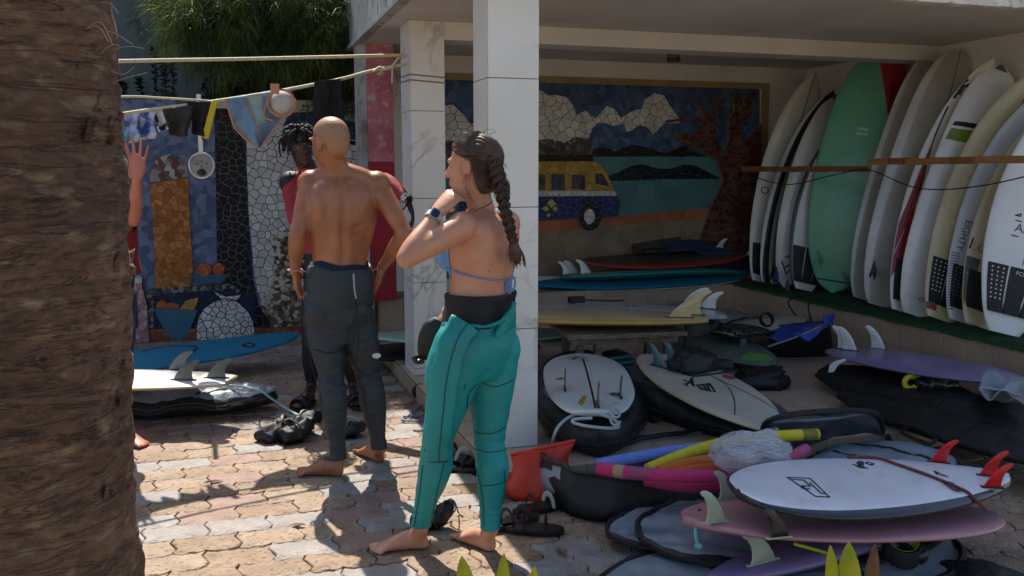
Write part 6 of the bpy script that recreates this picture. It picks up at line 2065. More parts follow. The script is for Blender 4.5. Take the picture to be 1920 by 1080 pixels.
def eyes(t, P, s=1.0, gaze=0):
    for sx in (-1, 1):
        e = MB().ball(P(sx * .031, .072, .004), .0120 * s, 12, 8).build('eye', EYE, t)
        d = (P(sx * .031 + gaze, .2, .0) - P(sx * .031, .072, .004)).normalized()
        MB().ball(P(sx * .031, .072, .004) + d * .0062 * s, .0068 * s, 10, 6).build('iris', IRIS, e)
def leg(hip, knee, ank, back, k=1.0, thigh=.095):
    return [limb(hip, knee, [(0, thigh * k, 0), (.3, thigh * .96 * k, -.006), (.6, .078 * k, 0), (.9, .060 * k, 0), (1, .057 * k, 0)], back, 20),
            limb(knee, ank, [(0, .056 * k, 0), (.12, .055 * k, .004), (.3, .060 * k, .014), (.5, .052 * k, .010), (.75, .037 * k, 0), (1, .034 * k, 0)], back, 20)]
def arm(sh, el, wr, k=1.0, ref=None):
    return [limb(sh, el, [(0, .056 * k, 0), (.25, .053 * k, 0), (.55, .048 * k, 0), (.85, .041 * k, 0), (1, .040 * k, 0)], ref),
            limb(el, wr, [(0, .041 * k, 0), (.22, .045 * k, 0), (.5, .039 * k, 0), (.8, .029 * k, 0), (1, .026 * k, 0)], ref)]

# ------------------------------------------------------------------ the bald man
def build_man():
    back = (-FH * .99 + RT * .12).normalized(); fr = -back; rt = V((fr.y, -fr.x, 0)).normalized()
    pel = J(633, 572, 4.42); wai = J(637, 492, 4.42); che = J(641, 405, 4.40); ub = J(642, 355, 4.40); nb = J(634, 322, 4.41)
    hd = J(619, 268, 4.37)
    shl, shr = J(583, 344, 4.41), J(707, 346, 4.41)
    ell_, elr = J(558, 440, 4.33), J(760, 440, 4.30)
    wl, wr_ = J(553, 508, 4.40), J(717, 500, 4.50)
    hl, hr = J(606, 590, 4.42), J(664, 590, 4.44)
    kl, kr = J(622, 705, 4.37), J(692, 705, 4.48)
    al, ar_ = J(634, 862, 4.34), J(712, 842, 4.50)
    S = [torso([(J(634, 640, 4.42), rt, fr, .10, .085), (pel, rt, fr, .158, .108), (J(635, 530, 4.42), rt, fr, .142, .100), (wai, rt, fr, .132, .095), (J(640, 445, 4.41), rt, fr, .150, .105), (che, rt, fr, .170, .118), (ub, rt, fr, .165, .108), (J(639, 334, 4.41), rt, fr, .105, .075), (nb, rt, fr, .06, .058)])]
    S += [limb(nb + V((0, 0, -.03)), hd + V((0, 0, -.03)) - fr * .015, [(0, .064, 0), (.5, .058, 0), (1, .056, 0)])]
    for sh in (shl, shr):
        S += [limb(nb + V((0, 0, .005)) + back * .012, sh + V((0, 0, .004)), [(0, .050, 0), (.5, .054, 0), (1, .047, 0)]), MB().ball(sh, .068)]
    S += arm(shl, ell_, wl, 1.0, back) + arm(shr, elr, wr_, 1.0, back)
    S += [limb(J(600, 400, 4.44), J(608, 480, 4.44), [(0, .05, 0), (.4, .055, 0), (1, .04, 0)]), limb(J(686, 400, 4.44), J(672, 480, 4.44), [(0, .05, 0), (.4, .055, 0), (1, .04, 0)])]
    S += leg(hl, kl, al, back, 1.0, .092) + leg(hr, kr, ar_, back, 1.0, .092)
    for h in (hl, hr):
        S.append(MB().ball(h + back * .045 + V((0, 0, .02)), (.085, .075, .085)))
    gl = atz(643, 893, 0); tl_ = atz(570, 890, 0)
    gr = atz(716, 868, 0); tr_ = atz(686, 853, 0)
    tr_ = gr + (tr_ - gr).normalized() * .24; tl_ = gl + (tl_ - gl).normalized() * .25
    S += foot(al, gl + V((0, 0, .001)), tl_, -FH if False else (-FH), 1.0) + foot(ar_, gr, tr_, RT * .6 + FH * .6, 1.0)
    hc, P = head(hd, (-RT * .80 + FH * .62 - UPZ * .08), UPZ - RT * .06, 1.02)
    S += hc
    S += hand(wl, V((.0, 0, -1)) + FH * .25 + RT * .12, RT, FH, (.25, .3, .3, .3), 1.0, .05)
    S += hand(wr_, V((0, 0, -1)) - RT * .28 + FH * .1, -RT, FH, (.2, .2, .2, .25), 1.0, .06)
    bx = rt
    def sculpt(co, no):
        c = np.array(che); r_ = np.array(rt); b_ = np.array(back)
        rel = co - c
        lat = rel @ r_; z = co[:, 2]; bk = no @ b_
        tor = ((np.abs(lat) < .2) & (bk > .25)).astype(float) * bk
        zlo, zhi = wai.z - .03, ub.z + .06
        band = np.clip((z - zlo) / .06, 0, 1) * np.clip((zhi - z) / .06, 0, 1)
        sp = lat - .01 * np.sin((z - zlo) * 5)
        d = -.011 * np.exp(-(sp / .013) ** 2) + .0055 * np.exp(-((np.abs(sp) - .036) / .022) ** 2)
        for sx in (-1, 1):
            cz = che.z + .045
            x0 = sx * (.088 - .1 * (z - cz))
            d += -.007 * np.exp(-((lat - sx * .058 + sx * .25 * (z - cz)) / .011) ** 2) * np.exp(-((z - cz + .02) / .055) ** 2)
            d += .010 * np.exp(-((lat - sx * .095) / .032) ** 2 - ((z - cz) / .055) ** 2)
            d += -.005 * np.exp(-((z - cz + .085 - .3 * (np.abs(lat) - .1)) / .012) ** 2) * np.exp(-((lat - sx * .10) / .04) ** 2)
        d += .0015 * np.sin(lat * 60 + z * 40) * 0
        return co + no * (d * tor * band)[:, None]
    fine = [(tuple(wl + V((0, 0, -.09))), .11, .12), (tuple(wr_ + V((0, 0, -.09))), .11, .12), (tuple(hd), .13, .16), (tuple(gl.lerp(tl_, .8)), .09, .15), (tuple(gr.lerp(tr_, .8)), .09, .15)]
    base = gl.lerp(gr, .5)
    t, o = person('bald shirtless man seen from behind with a charcoal wetsuit rolled to his waist', base, S, SKM, sculpt, fine, .0055, 12)
    eyes(t, P, 1.02)
    hf = (-RT * .80 + FH * .62 - UPZ * .08).normalized(); hu_ = UPZ - RT * .06; hu_ = (hu_ - hf * hu_.dot(hf)).normalized(); hs = hu_.cross(hf)
    def scalp(p):
        c = p - hd
        y, z, x = c.dot(hf), c.dot(hu_), abs(c.dot(hs))
        if c.length > .16 or x > .082:
            return False
        return y < interp([(-.12, -.05), (-.05, -.045), (.02, -.04), (.035, .0), (.05, .04), (.10, .07), (.2, .08)], z) and z > -.065 + .01 * mn.noise(p * 40)
    garment(t, o, 'cropped_stubble', mat('scalp_stubble', '#a67d5e', '#8d6546', .55, scale=160, bump=.3, bscale=500, bdist=.001, lo=.3, hi=.7), scalp, .0006, (), None, .0004)
    WT = wai.z - .035
    anL, anR = al.z + .03, ar_.z + .03
    mid = (hl + hr) / 2
    def wr(p):
        z = p.z
        k = .004 * mn.noise(V((p.x * 9, p.y * 9, z * 26))) + .003 * mn.noise(V((p.x * 20, p.y * 20, z * 50)))
        kk = math.exp(-((z - kl.z + .03) / .07) ** 2) + .5 * math.exp(-((z - kl.z - .2) / .05) ** 2)
        return k + kk * .0035 * math.sin(z * 120 + p.x * 45 + 3 * mn.noise(p * 9)) + .007 * math.exp(-((z - kl.z + .05 + .12 * (p.x - kl.x)) / .03) ** 2)
    hands = [wl + V((0, 0, -.1)), wr_ + V((0, 0, -.1))]
    def keep(p):
        if p.z > WT + .03 * (p - mid).dot(rt) * 2:
            return False
        if p.z < min(al.z, ar_.z) + .0:
            return False
        if p.z < (al.z if (p - al).length < (p - ar_).length else ar_.z) + .005:
            return False
        # arms and hands stay bare
        for a_, b_ in ((ell_, wl), (wl, wl + V((0, 0, -.2)) + FH * .05 + RT * .024), (elr, wr_), (wr_, wr_ + V((0, 0, -.2)) - RT * .056)):
            tt = max(0, min(1, (p - a_).dot(b_ - a_) / (b_ - a_).length_squared))
            if (p - a_.lerp(b_, tt)).length < .05 and abs((p - pel).dot(rt)) > .135:
                return False
        return True
    g_ = garment(t, o, 'wetsuit', WETS, keep, .007, [((0, 0, al.z + .005), (0, 0, 1)), ((0, 0, ar_.z + .005), (0, 0, 1)), (mid + V((0, 0, WT - mid.z)), (UPZ - rt * .06))], wr)
    # rolled upper half round the waist and the navy lining showing above it
    def wloop(dz, k, ph=0.0):
        return [J(637, 520, 4.42) + rt * (.150 * k) * math.cos(a) + fr * (.112 * k) * math.sin(a) + V((0, 0, dz + .010 * math.sin(2 * a + ph) + .006 * math.sin(5 * a + ph))) for a in [2 * math.pi * i / 48 for i in range(48)]]
    MB().rings([wloop(.055, .93), wloop(.06, .97), wloop(.045, 1.03, 1), wloop(-.0, 1.08, 2), wloop(-.055, 1.09, 2.5), wloop(-.12, 1.10, 3), wloop(-.14, 1.05, 3)], 0, True, False).build('rolled_waist', WETS, t, 'all')
    NV = mat('navy_trunks', '#1c2440', '#141a30', .8)
    MB().rings([wloop(.072, .90), wloop(.075, .93), wloop(.055, .955), wloop(.0, .96)], 0, True, False).build('waistband', NV, t, 'all')
    bv = bvh_of(t, o)
    cordp = [J(662, 512, 4.25), J(664, 540, 4.26), J(669, 590, 4.28), J(671, 640, 4.29), J(668, 688, 4.30)]
    c_ = MB().tube(bez(cordp, 8), .005, 6).build('zip_cord', PLASTIC, t)
    MB().tube(bez([J(663, 513, 4.245), J(665, 545, 4.25), J(668, 560, 4.26)], 6), .004, 6).build('pale_tab', mat('pale_cord', '#a8a8a4', None, .6), c_)
    MB().ball(J(706, 667, 4.40), (.022, .006, .014)).build('white_logo', WHITE, t)
    for sgn, kk, an in ((-1, kl, al), (1, kr, ar_)):
        pass
    MB().tube([J(553, 506, 4.40) + V((0, 0, .0)) + rt * .034 * math.cos(a) + fr * .034 * math.sin(a) for a in [2 * math.pi * k / 18 for k in range(18)]], .005, 6, closed=True).build('wristband', mat('pink_band', '#b58a80', None, .6), t)
    sm = MB()
    # seams on the suit legs
    for pts in ([(572, 560), (578, 620), (590, 690), (603, 740), (610, 800)], [(645, 650), (655, 620), (668, 590)], [(590, 655), (622, 662), (650, 650)], [(668, 690), (690, 700), (716, 690)]):
        pp = run(bv, pts, .013)
        if len(pp) > 3:
            sm.tube(pp, .0022, 5)
    tag(sm.build('seams', mat('suit_seam', '#14171a', None, .6), t), kind='stuff')
    # brows
    for sx in (-1, 1):
        MB().tube(bez([P(sx * .016, .098, .026), P(sx * .032, .095, .032), P(sx * .050, .082, .026)], 5), .0035, 6).build('eyebrow', mat('fair_brow', '#b8a58c', None, .7), t)
build_man()

# ------------------------------------------------------------------ the woman in teal
def build_woman():
    a_ = R(58)
    fr = (FH * math.cos(a_) - RT * math.sin(a_)).normalized(); back = -fr; rt = V((fr.y, -fr.x, 0)).normalized()
    pel = J(896, 630, 3.46); wai = J(902, 540, 3.46); che = J(907, 462, 3.46); ub = J(911, 418, 3.46); nb = J(905, 392, 3.46)
    hd = J(886, 313, 3.43)
    shl, shr = J(868, 425, 3.33), J(950, 420, 3.60)
    ell_, elr = J(762, 485, 3.22), J(872, 540, 3.72)
    wl, wr_ = J(816, 403, 3.33), J(838, 585, 3.62)
    hl, hr = J(866, 655, 3.37), J(922, 655, 3.52)
    kl, kr = J(822, 815, 3.37), J(917, 822, 3.47)
    al, ar_ = J(790, 985, 3.42), J(920, 990, 3.41)
    S = [torso([(J(893, 705, 3.45), rt, fr, .10, .09), (J(895, 650, 3.45), rt, fr, .160, .122), (J(898, 610, 3.46), rt, fr, .152, .116), (J(901, 575, 3.46), rt, fr, .142, .112), (wai, rt, fr, .130, .108), (J(905, 500, 3.46), rt, fr, .134, .112), (che, rt, fr, .148, .115), (ub, rt, fr, .148, .098), (J(908, 400, 3.46), rt, fr, .095, .07), (nb, rt, fr, .052, .052)])]
    S += [limb(nb + V((0, 0, -.03)), hd + V((0, 0, -.04)) - fr * .01, [(0, .055, 0), (.5, .048, 0), (1, .048, 0)])]
    for sh in (shl, shr):
        S += [limb(nb + V((0, 0, -.02)) + back * .008, sh, [(0, .042, 0), (.5, .041, 0), (1, .040, 0)]), MB().ball(sh, .058)]
    S += arm(shl, ell_, wl, .95, -UPZ) + arm(shr, elr, wr_, .92)
    for sx in (-1, 1):
        S.append(MB().ball(che + fr * .105 + rt * .068 * sx + V((0, 0, -.035)), (.062, .055, .058)))
    S += leg(hl, kl, al, back, 1.0, .104) + leg(hr, kr, ar_, back, 1.0, .104)
    for h in (hl, hr):
        S.append(MB().ball(h + back * .030 + V((0, 0, .005)), (.086, .084, .10)))
    gl = atz(802, 1028, 0); tl_ = atz(697, 1036, 0); tl_ = gl + (tl_ - gl).normalized() * .235
    gr = atz(925, 1036, 0); tr_ = atz(872, 1012, 0); tr_ = gr + (tr_ - gr).normalized() * .23
    S += foot(al, gl, tl_, -FH, .93) + foot(ar_, gr, tr_, RT * .5 + FH * .6, .93)
    hc, P = head(hd, (-RT * .93 + FH * .42 - UPZ * .05), UPZ + RT * .04, .97, .92)
    S += hc
    tip = J(866, 348, 3.385)
    hdir = (tip - wl).normalized()
    S += hand(wl, hdir, (FH * .75 + RT * .45 - UPZ * .5), UPZ - RT * .3, (.55, .58, .6, .65), 1.1, .10, (.9, .3, .25), .30)
    S += hand(wr_, V((0, 0, -.85)) - RT * .6, RT + FH * .2, FH - RT * .2, (.35, .4, .45, .5), .9, .03)
    def sculpt(co, no):
        rel = co - np.array(che)
        lat = rel @ np.array(rt); z = co[:, 2]; bk = no @ np.array(back)
        tor = ((np.abs(lat) < .17) & (bk > .2)).astype(float) * bk
        band = np.clip((z - wai.z - .0) / .06, 0, 1) * np.clip((ub.z + .05 - z) / .06, 0, 1)
        d = -.009 * np.exp(-(lat / .013) ** 2) + .004 * np.exp(-((np.abs(lat) - .033) / .02) ** 2)
        for sx in (-1, 1):
            cz = che.z + .045
            d += .008 * np.exp(-((lat - sx * .082) / .03) ** 2 - ((z - cz) / .05) ** 2) - .005 * np.exp(-((lat - sx * .05) / .011) ** 2 - ((z - cz) / .05) ** 2)
        return co + no * (d * tor * band)[:, None]
    fine = [(tuple(wl + hdir * .09), .11, .12), (tuple(wr_ + V((-.03, 0, -.08))), .11, .12), (tuple(hd), .13, .16), (tuple(gl.lerp(tl_, .8)), .09, .15), (tuple(gr.lerp(tr_, .8)), .09, .15)]
    t, o = person('woman with a long brown braid in a teal wetsuit folded down to her hips', gl.lerp(gr, .5), S, SKW, sculpt, fine, .0055, 12)
    eyes(t, P, .97)
    bv = bvh_of(t, o)
    org = V(t.location)
    bz, tz = J(900, 600, 3.46).z, J(900, 547, 3.46).z
    def core(p, r=.26):
        q = p - pel
        if p.z > tz + .03:
            return False
        for a0, b0 in ((elr, wr_), (wr_, wr_ + V((0, 0, -.17)) - RT * .11)):
            tt = max(0, min(1, (p - a0).dot(b0 - a0) / (b0 - a0).length_squared))
            if (p - a0.lerp(b0, tt)).length < .046:
                return False
        return True
    band_keep = lambda p: core(p) and bz - .012 < p.z < tz
    LINE = mat('black_lining', '#17171b', '#0f0f12', .75, scale=8, bump=.2, bscale=120)
    garment(t, o, 'black_lining_band', LINE, band_keep, .012, [((0, 0, tz), (0, 0, 1)), ((0, 0, bz - .012), (0, 0, 1))], lambda p: .006 * mn.noise(p * 9) + .006 * math.exp(-((p.z - tz + .01) / .015) ** 2), .006)
    def wr(p):
        z = p.z
        return .0025 * mn.noise(V((p.x * 10, p.y * 10, z * 22))) + .0016 * math.exp(-((z - kr.z) / .05) ** 2) * math.sin(z * 130 + p.x * 30) + .002 * math.exp(-((z - al.z - .06) / .03) ** 2) * math.sin(z * 200 + p.y * 40)
    keep = lambda p: core(p) and p.z < bz and p.z > (al.z if (p - al).length < (p - ar_).length else ar_.z) + .0
    suit = garment(t, o, 'wetsuit', TEALW, keep, .007, [((0, 0, bz), (0, 0, 1)), ((0, 0, al.z), (0, 0, 1)), ((0, 0, ar_.z), (0, 0, 1))], wr)
    # folded down upper half: a second layer over the hips, lower towards her left
    f0 = pel + V((0, 0, .0))
    def low(p):
        l = (p - pel).dot(rt); f_ = (p - pel).dot(fr)
        return pel.z - .05 + .10 * l / .16 - .06 * f_
    flap_keep = lambda p: core(p) and low(p) < p.z < bz + .012 and (p - pel).length < .3
    garment(t, o, 'folded_top', TEALW, flap_keep, .013, [((0, 0, bz + .012), (0, 0, 1)), (pel - V((0, 0, .05)), (UPZ - rt * .62 + fr * .06))], lambda p: .004 * mn.noise(V((p.x * 8, p.y * 8, p.z * 22))), .008, 40)
    # sleeve hanging in front of the left thigh
    sl_ = bez([J(872, 606, 3.27), J(852, 640, 3.235), J(836, 700, 3.215), J(828, 770, 3.22), J(822, 830, 3.235), J(820, 865, 3.24)], 8)
    k = len(sl_)
    rr_ = [.058 - .018 * i / (k - 1) + .003 * math.sin(i * .9) for i in range(k)]
    sleeve = MB().tube(sl_, rr_, 18, flat=.30, ref=FH).build('hanging_sleeve', TEALW, t, 'all')
    MB().tube([sl_[-1] + RT * rr_[-1] * math.cos(a) - FH * rr_[-1] * .3 * math.sin(a) for a in [2 * math.pi * i / 18 for i in range(18)]], .003, 5, closed=True).build('cuff', TEALD, sleeve)
    for s_ in (.0,):
        MB().tube([p - FH * (rr_[i] * .30 + .001) + RT * rr_[i] * .15 for i, p in enumerate(sl_)], .0022, 5).build('sleeve_seam', TEALD, sleeve)
    # pulled corner at the back of the waist
    cq = [J(938, 606, 3.325), J(966, 566, 3.345), J(925, 632, 3.315), J(968, 612, 3.375)]
    cloth('folded_corner', None, None, quad(cq, .010, 5, 2), 14, 12, TEALW, None, None, .008, t)
    fl = bez([J(850, 604, 3.30), J(880, 610, 3.285), J(910, 612, 3.285), J(937, 603, 3.305), J(957, 583, 3.335), J(965, 567, 3.35)], 8)
    MB().tube(fl, [.011 + .002 * math.sin(i * .7) for i in range(len(fl))], 8, flat=.6).build('fold_roll', TEALW, t)
    # seams
    sb = bvh_of(t, suit)
    sm = MB()
    for pts in ([(885, 838), (915, 848), (952, 842)], [(872, 880), (884, 905), (920, 910), (950, 902)], [(878, 790), (884, 840), (895, 885), (905, 930), (908, 985)], [(945, 880), (946, 930), (934, 990)],
                [(905, 718), (930, 725), (962, 712)], [(893, 720), (878, 740), (876, 770), (880, 800)], [(868, 630), (880, 650), (878, 690), (870, 730)], [(790, 700), (784, 800), (792, 840), (812, 848)], [(835, 860), (820, 920), (806, 990)], [(793, 872), (786, 930), (777, 985)], [(880, 805), (900, 812), (925, 812), (948, 800)]):
        pp = run(sb, pts, .002)
        if len(pp) > 3:
            sm.tube(pp, .0017, 5)
    tag(sm.build('seams', TEALD, t), kind='stuff')
    # hair: cap, braid, tail and loose strands
    HAIR = mat('brown_hair', '#5c402d', '#33221a', .55, scale=10, stretch=(1, 1, 1), bump=.5, bscale=80, bdist=.004)
    hf = (-RT * .93 + FH * .42 - UPZ * .05).normalized(); hu = UPZ + RT * .04; hu = (hu - hf * hu.dot(hf)).normalized(); hl_ = hu.cross(hf)
    cap = MB()
    cap.ball((0, 0, 0), 1, 110, 76)
    q = []
    for v in cap.v:
        x, y, z = v
        g = .0022 * math.sin(34 * math.atan2(x, .25 + z) + 2 * y) + .0025 * mn.noise(V((x * 14, y * 3, z * 14)))
        p = hd + hl_ * x * (.0855 + g) + hf * (y * (.108 + g) - .016) + hu * (z * (.093 + g) + .031)
        low_ = -.75 - z
        if z < -.3 and y < .2:
            p += -hu * .045 * min(1, (-.3 - z) / .5)
        q.append(p)
    cap.v = q
    keepf, keepm = [], []
    for f in cap.f:
        c = sum((cap.v[i] for i in f), V()) / len(f) - hd
        y, z, x = c.dot(hf), c.dot(hu), abs(c.dot(hl_))
        hair_line = interp([(-.12, -.042), (-.045, -.040), (.0, -.036), (.024, -.030), (.036, .006), (.055, .040), (.085, .064), (.105, .072), (.2, .075)], z)
        if y > hair_line or z < -.115:
            continue
        keepf.append(f)
    cap.f = keepf; cap.m = [0] * len(keepf)
    hc_ = cap.build('hair', HAIR, t, 'all')
    br = bez([J(921, 296, 3.365), J(930, 322, 3.345), J(939, 355, 3.33), J(946, 390, 3.33), J(955, 425, 3.325), J(962, 452, 3.33)], 16)
    strands = MB()
    rnd = random.Random(31)
    seat = J(934, 330, 3.40)
    for i in range(900):
        az = rnd.uniform(-1.45, 1.45); st_ = rnd.uniform(.05, .6)
        p0 = hd + hl_ * math.sin(az) * .082 * math.cos(st_) + hf * (.09 * math.cos(az) * .9 - .015) * math.cos(st_ * .6) + hu * (.031 + .094 * math.sin(st_ + .35))
        mid = hd + hl_ * math.sin(az) * .088 + hf * (-.045) + hu * (.031 + .098 * math.cos(az) * .92)
        e = seat + V((rnd.gauss(0, .012), rnd.gauss(0, .012), rnd.gauss(0, .02)))
        strands.tube(bez([p0, mid + V((rnd.gauss(0, .0012),) * 3), e], 6), .0009, 3)
    for i in range(260):  # nape and temple
        sd1 = rnd.choice((-1, 1)); zz = rnd.uniform(-.105, .05)
        yy = interp([(-.12, -.046), (-.045, -.042), (.0, -.036), (.024, -.030), (.036, .006), (.055, .040)], zz)
        xx = .083 * math.sqrt(max(0.02, 1 - ((yy + .016) / .108) ** 2))
        if zz < -.06:
            xx *= rnd.random()
            yy = -.10 + .04 * abs(xx) / .08 - .016
        p0 = hd + hl_ * sd1 * xx + hf * yy + hu * zz
        m1 = p0 - hf * .035 + hl_ * sd1 * (.002 if zz > -.06 else 0) + hu * (.004 if zz > -.03 else -.002)
        strands.tube(bez([p0, m1, br[0].lerp(br[20], rnd.random())], 6), .0009, 3)
    for i in range(34):   # fly-aways over the crown and by the ear
        az = rnd.uniform(-1.5, 1.5)
        p0 = hd + hl_ * math.sin(az) * .08 + hf * rnd.uniform(-.07, .085) + hu * (.031 + .090 * math.cos(az))
        d = (p0 - hd).normalized()
        strands.tube(bez([p0, p0 + d * .014 - hf * .015, p0 + d * rnd.uniform(.01, .034) - hf * rnd.uniform(-.01, .05)], 4), .0007, 3)
    for i in range(6):
        p0 = P(.072 if True else 0, -.01 + rnd.uniform(-.02, .01), .02)
        sx = -1 if (P(-.07, 0, 0) - CAM).length < (P(.07, 0, 0) - CAM).length else 1
        p0 = P(sx * .078, -.02 + rnd.uniform(-.015, .015), -.02)
        strands.tube(bez([p0, p0 + V((rnd.gauss(0, .006), 0, -.05)), p0 + V((rnd.gauss(0, .012), 0, -.11)) + RT * .012], 5), .0006, 3)
    tag(strands.build('hair_strands', HAIR, t), kind='stuff')
    bmb = MB()
    for s_ in range(3):
        pts, rr2 = [], []
        for i, p in enumerate(br):
            u = i / (len(br) - 1)
            ph = u * 2 * math.pi * 4.0 + s_ * 2 * math.pi / 3
            w_ = .022 - .011 * u
            dtan = (br[min(i + 1, len(br) - 1)] - br[max(i - 1, 0)]).normalized()
            sdv = dtan.cross(back).normalized()
            pts.append(p + sdv * w_ * math.sin(ph) + back * w_ * .55 * math.sin(2 * ph))
            rr2.append((.0165 - .007 * u) * (1 + .1 * math.sin(ph * 2)))
        bmb.tube(pts, [q * .72 for q in rr2], 8)
        for j in range(15):
            a0 = rnd.uniform(0, 6.28); rj = rnd.uniform(.75, 1.02)
            fp = []
            for i, p in enumerate(pts):
                dtan = (pts[min(i + 1, len(pts) - 1)] - pts[max(i - 1, 0)]).normalized()
                e1 = dtan.orthogonal().normalized() if i == 0 else (e1 - dtan * e1.dot(dtan)).normalized()
                e2 = dtan.cross(e1)
                fp.append(p + (e1 * math.cos(a0 + .05 * i) + e2 * math.sin(a0 + .05 * i)) * rr2[i] * rj)
            bmb.tube(fp, .0019, 4)
    bmb.build('braid', HAIR, t, 'all')
    tie = br[-1]
    MB().tube([tie + RT * .013 * math.cos(a) + FH * .013 * math.sin(a) for a in [2 * math.pi * i / 12 for i in range(12)]], .005, 6, closed=True).build('hair_tie', BLACK, t)
    tl2 = bez([tie, J(965, 468, 3.33), J(968, 482, 3.335), J(970, 494, 3.34)], 5)
    MB().tube(tl2, [.012, .015, .018, .02, .021, .022, .022, .022, .021, .02, .019, .018, .016, .013, .009, .004][:len(tl2)], 12).build('braid_tail', HAIR, t, 'all')
    stl = MB()
    for i in range(60):
        o_ = V((rnd.gauss(0, .008), rnd.gauss(0, .008), 0))
        stl.tube(bez([tie + o_ * .5, tl2[8] + o_ * 1.8, tl2[-1] + o_ * 2 + V((0, 0, rnd.uniform(-.02, .015)))], 5), .0012, 3)
    tag(stl.build('tail_strands', HAIR, t), kind='stuff')
    # bikini
    BK = mat('blue_bikini', '#5f8fc4', '#d8e2ea', .7, scale=22, lo=.30, hi=.42)
    strap = run(bv, ((838, 500), (856, 510), (880, 517), (905, 522), (930, 525), (952, 524), (962, 520)), .004, 8)
    MB().tube(strap, .0055, 6, flat=.5).build('bikini_strap', BK, t)
    kn = onb(bv, 953, 527, .008) or J(953, 527, 3.33)
    dd = kn.dot(FH) - .012
    for pts in ([(953, 527), (962, 519), (966, 528), (962, 545), (955, 540), (953, 527)], [(953, 527), (949, 535), (950, 545), (957, 551)], [(953, 527), (957, 532), (958, 545), (952, 548)]):
        MB().tube(bez([J(x, y, dd) for x, y in pts], 6), .0042, 6).build('bikini_bow', BK, t)
    cupc = lambda p: (p - (che + fr * .105 - rt * .068 + V((0, 0, -.035)))).length < .088 and (p - che).dot(fr) > .075
    cupd = lambda p: (p - (che + fr * .105 + rt * .068 + V((0, 0, -.035)))).length < .088 and (p - che).dot(fr) > .075
    garment(t, o, 'bikini_cup', BK, cupc, .004, (), None, .003)
    garment(t, o, 'bikini_cup', BK, cupd, .004, (), None, .003)
    for pts in ([(921, 362), (925, 378), (932, 395), (938, 405)], [(926, 366), (935, 380), (942, 402)]):
        pp = run(bv, pts, .006)
        pp = pp if len(pp) > 3 else [J(x, y, 3.36) for x, y in pts]
        MB().tube([p - FH * .006 for p in pp], .0045, 6, flat=.5).build('neck_tie', BK, t)
    nk = run(bv, ((888, 398), (900, 392), (915, 384), (926, 374)), .003)
    if len(nk) > 3:
        MB().tube(nk, .0016, 5).build('necklace', mat('silver_chain', '#9a968e', None, .3, metal=.8), t)
    ml = onb(bv, 917, 509, -.0005)
    if ml is not None:
        MB().ball(ml, (.0028, .0028, .0028), 8, 6).build('mole', mat('mole', '#5a3626', None, .6), t)
    # watch
    wd = (wl - ell_).normalized()
    wc = wl - wd * .012
    u = wd.cross(FH).normalized(); u2 = wd.cross(u)
    MB().rings([[wc + wd * dz + (u * math.cos(a) + u2 * math.sin(a)) * .0305 * k for a in [2 * math.pi * i / 28 for i in range(28)]] for dz, k in ((-.011, .97), (-.011, 1.06), (.011, 1.04), (.011, .95))], 0, True, False).build('watch_strap', mat('white_strap', '#c9c7c2', None, .5), t)
    f_ = (-FH + UPZ * .25 + RT * .15); f_ = (f_ - wd * f_.dot(wd)).normalized(); s2 = wd.cross(f_)
    wt_ = MB()
    def plate(c, a, b_, h):
        return [[c + wd * (a * math.copysign(abs(math.cos(q)) ** .5, math.cos(q))) + s2 * (b_ * math.copysign(abs(math.sin(q)) ** .5, math.sin(q))) + f_ * k for q in [2 * math.pi * i / 24 for i in range(24)]] for k in h]
    W_ = MB().rings(plate(wc + f_ * .031, .021, .019, (-.004, .006))).build('watch_case', mat('silver_case', '#b9b7b2', None, .3, metal=.8), t)
    MB().rings(plate(wc + f_ * .0372, .0165, .0145, (0, .0008))).build('watch_face', mat('dark_glass', '#1b2433', None, .12), W_)
    return wr_
wrR = build_woman()
hb = thing('neoprene_boot', 'black neoprene boot dangling from the right hand of the woman', 'boot', J(800, 678, 3.56))
P_ = bez([J(828, 600, 3.55), J(818, 622, 3.56), J(805, 648, 3.56), J(790, 668, 3.56), J(778, 672, 3.56)], 8)
MB().tube(P_, [.030, .034, .040, .046, .052, .056, .058, .060, .060, .060, .060, .060, .060, .058, .056, .054, .052, .05, .047, .043, .039, .034, .030, .026, .022, .018, .014, .01, .008, .006, .005, .004, .003][:len(P_)], 16, flat=.6, ref=FH).build('boot_upper', BLACK, hb, 'all')
MB().tube(bez([J(795, 676, 3.54), J(782, 678, 3.54), J(776, 668, 3.54)], 6), .012, 8).build('sole', PLASTIC, hb)

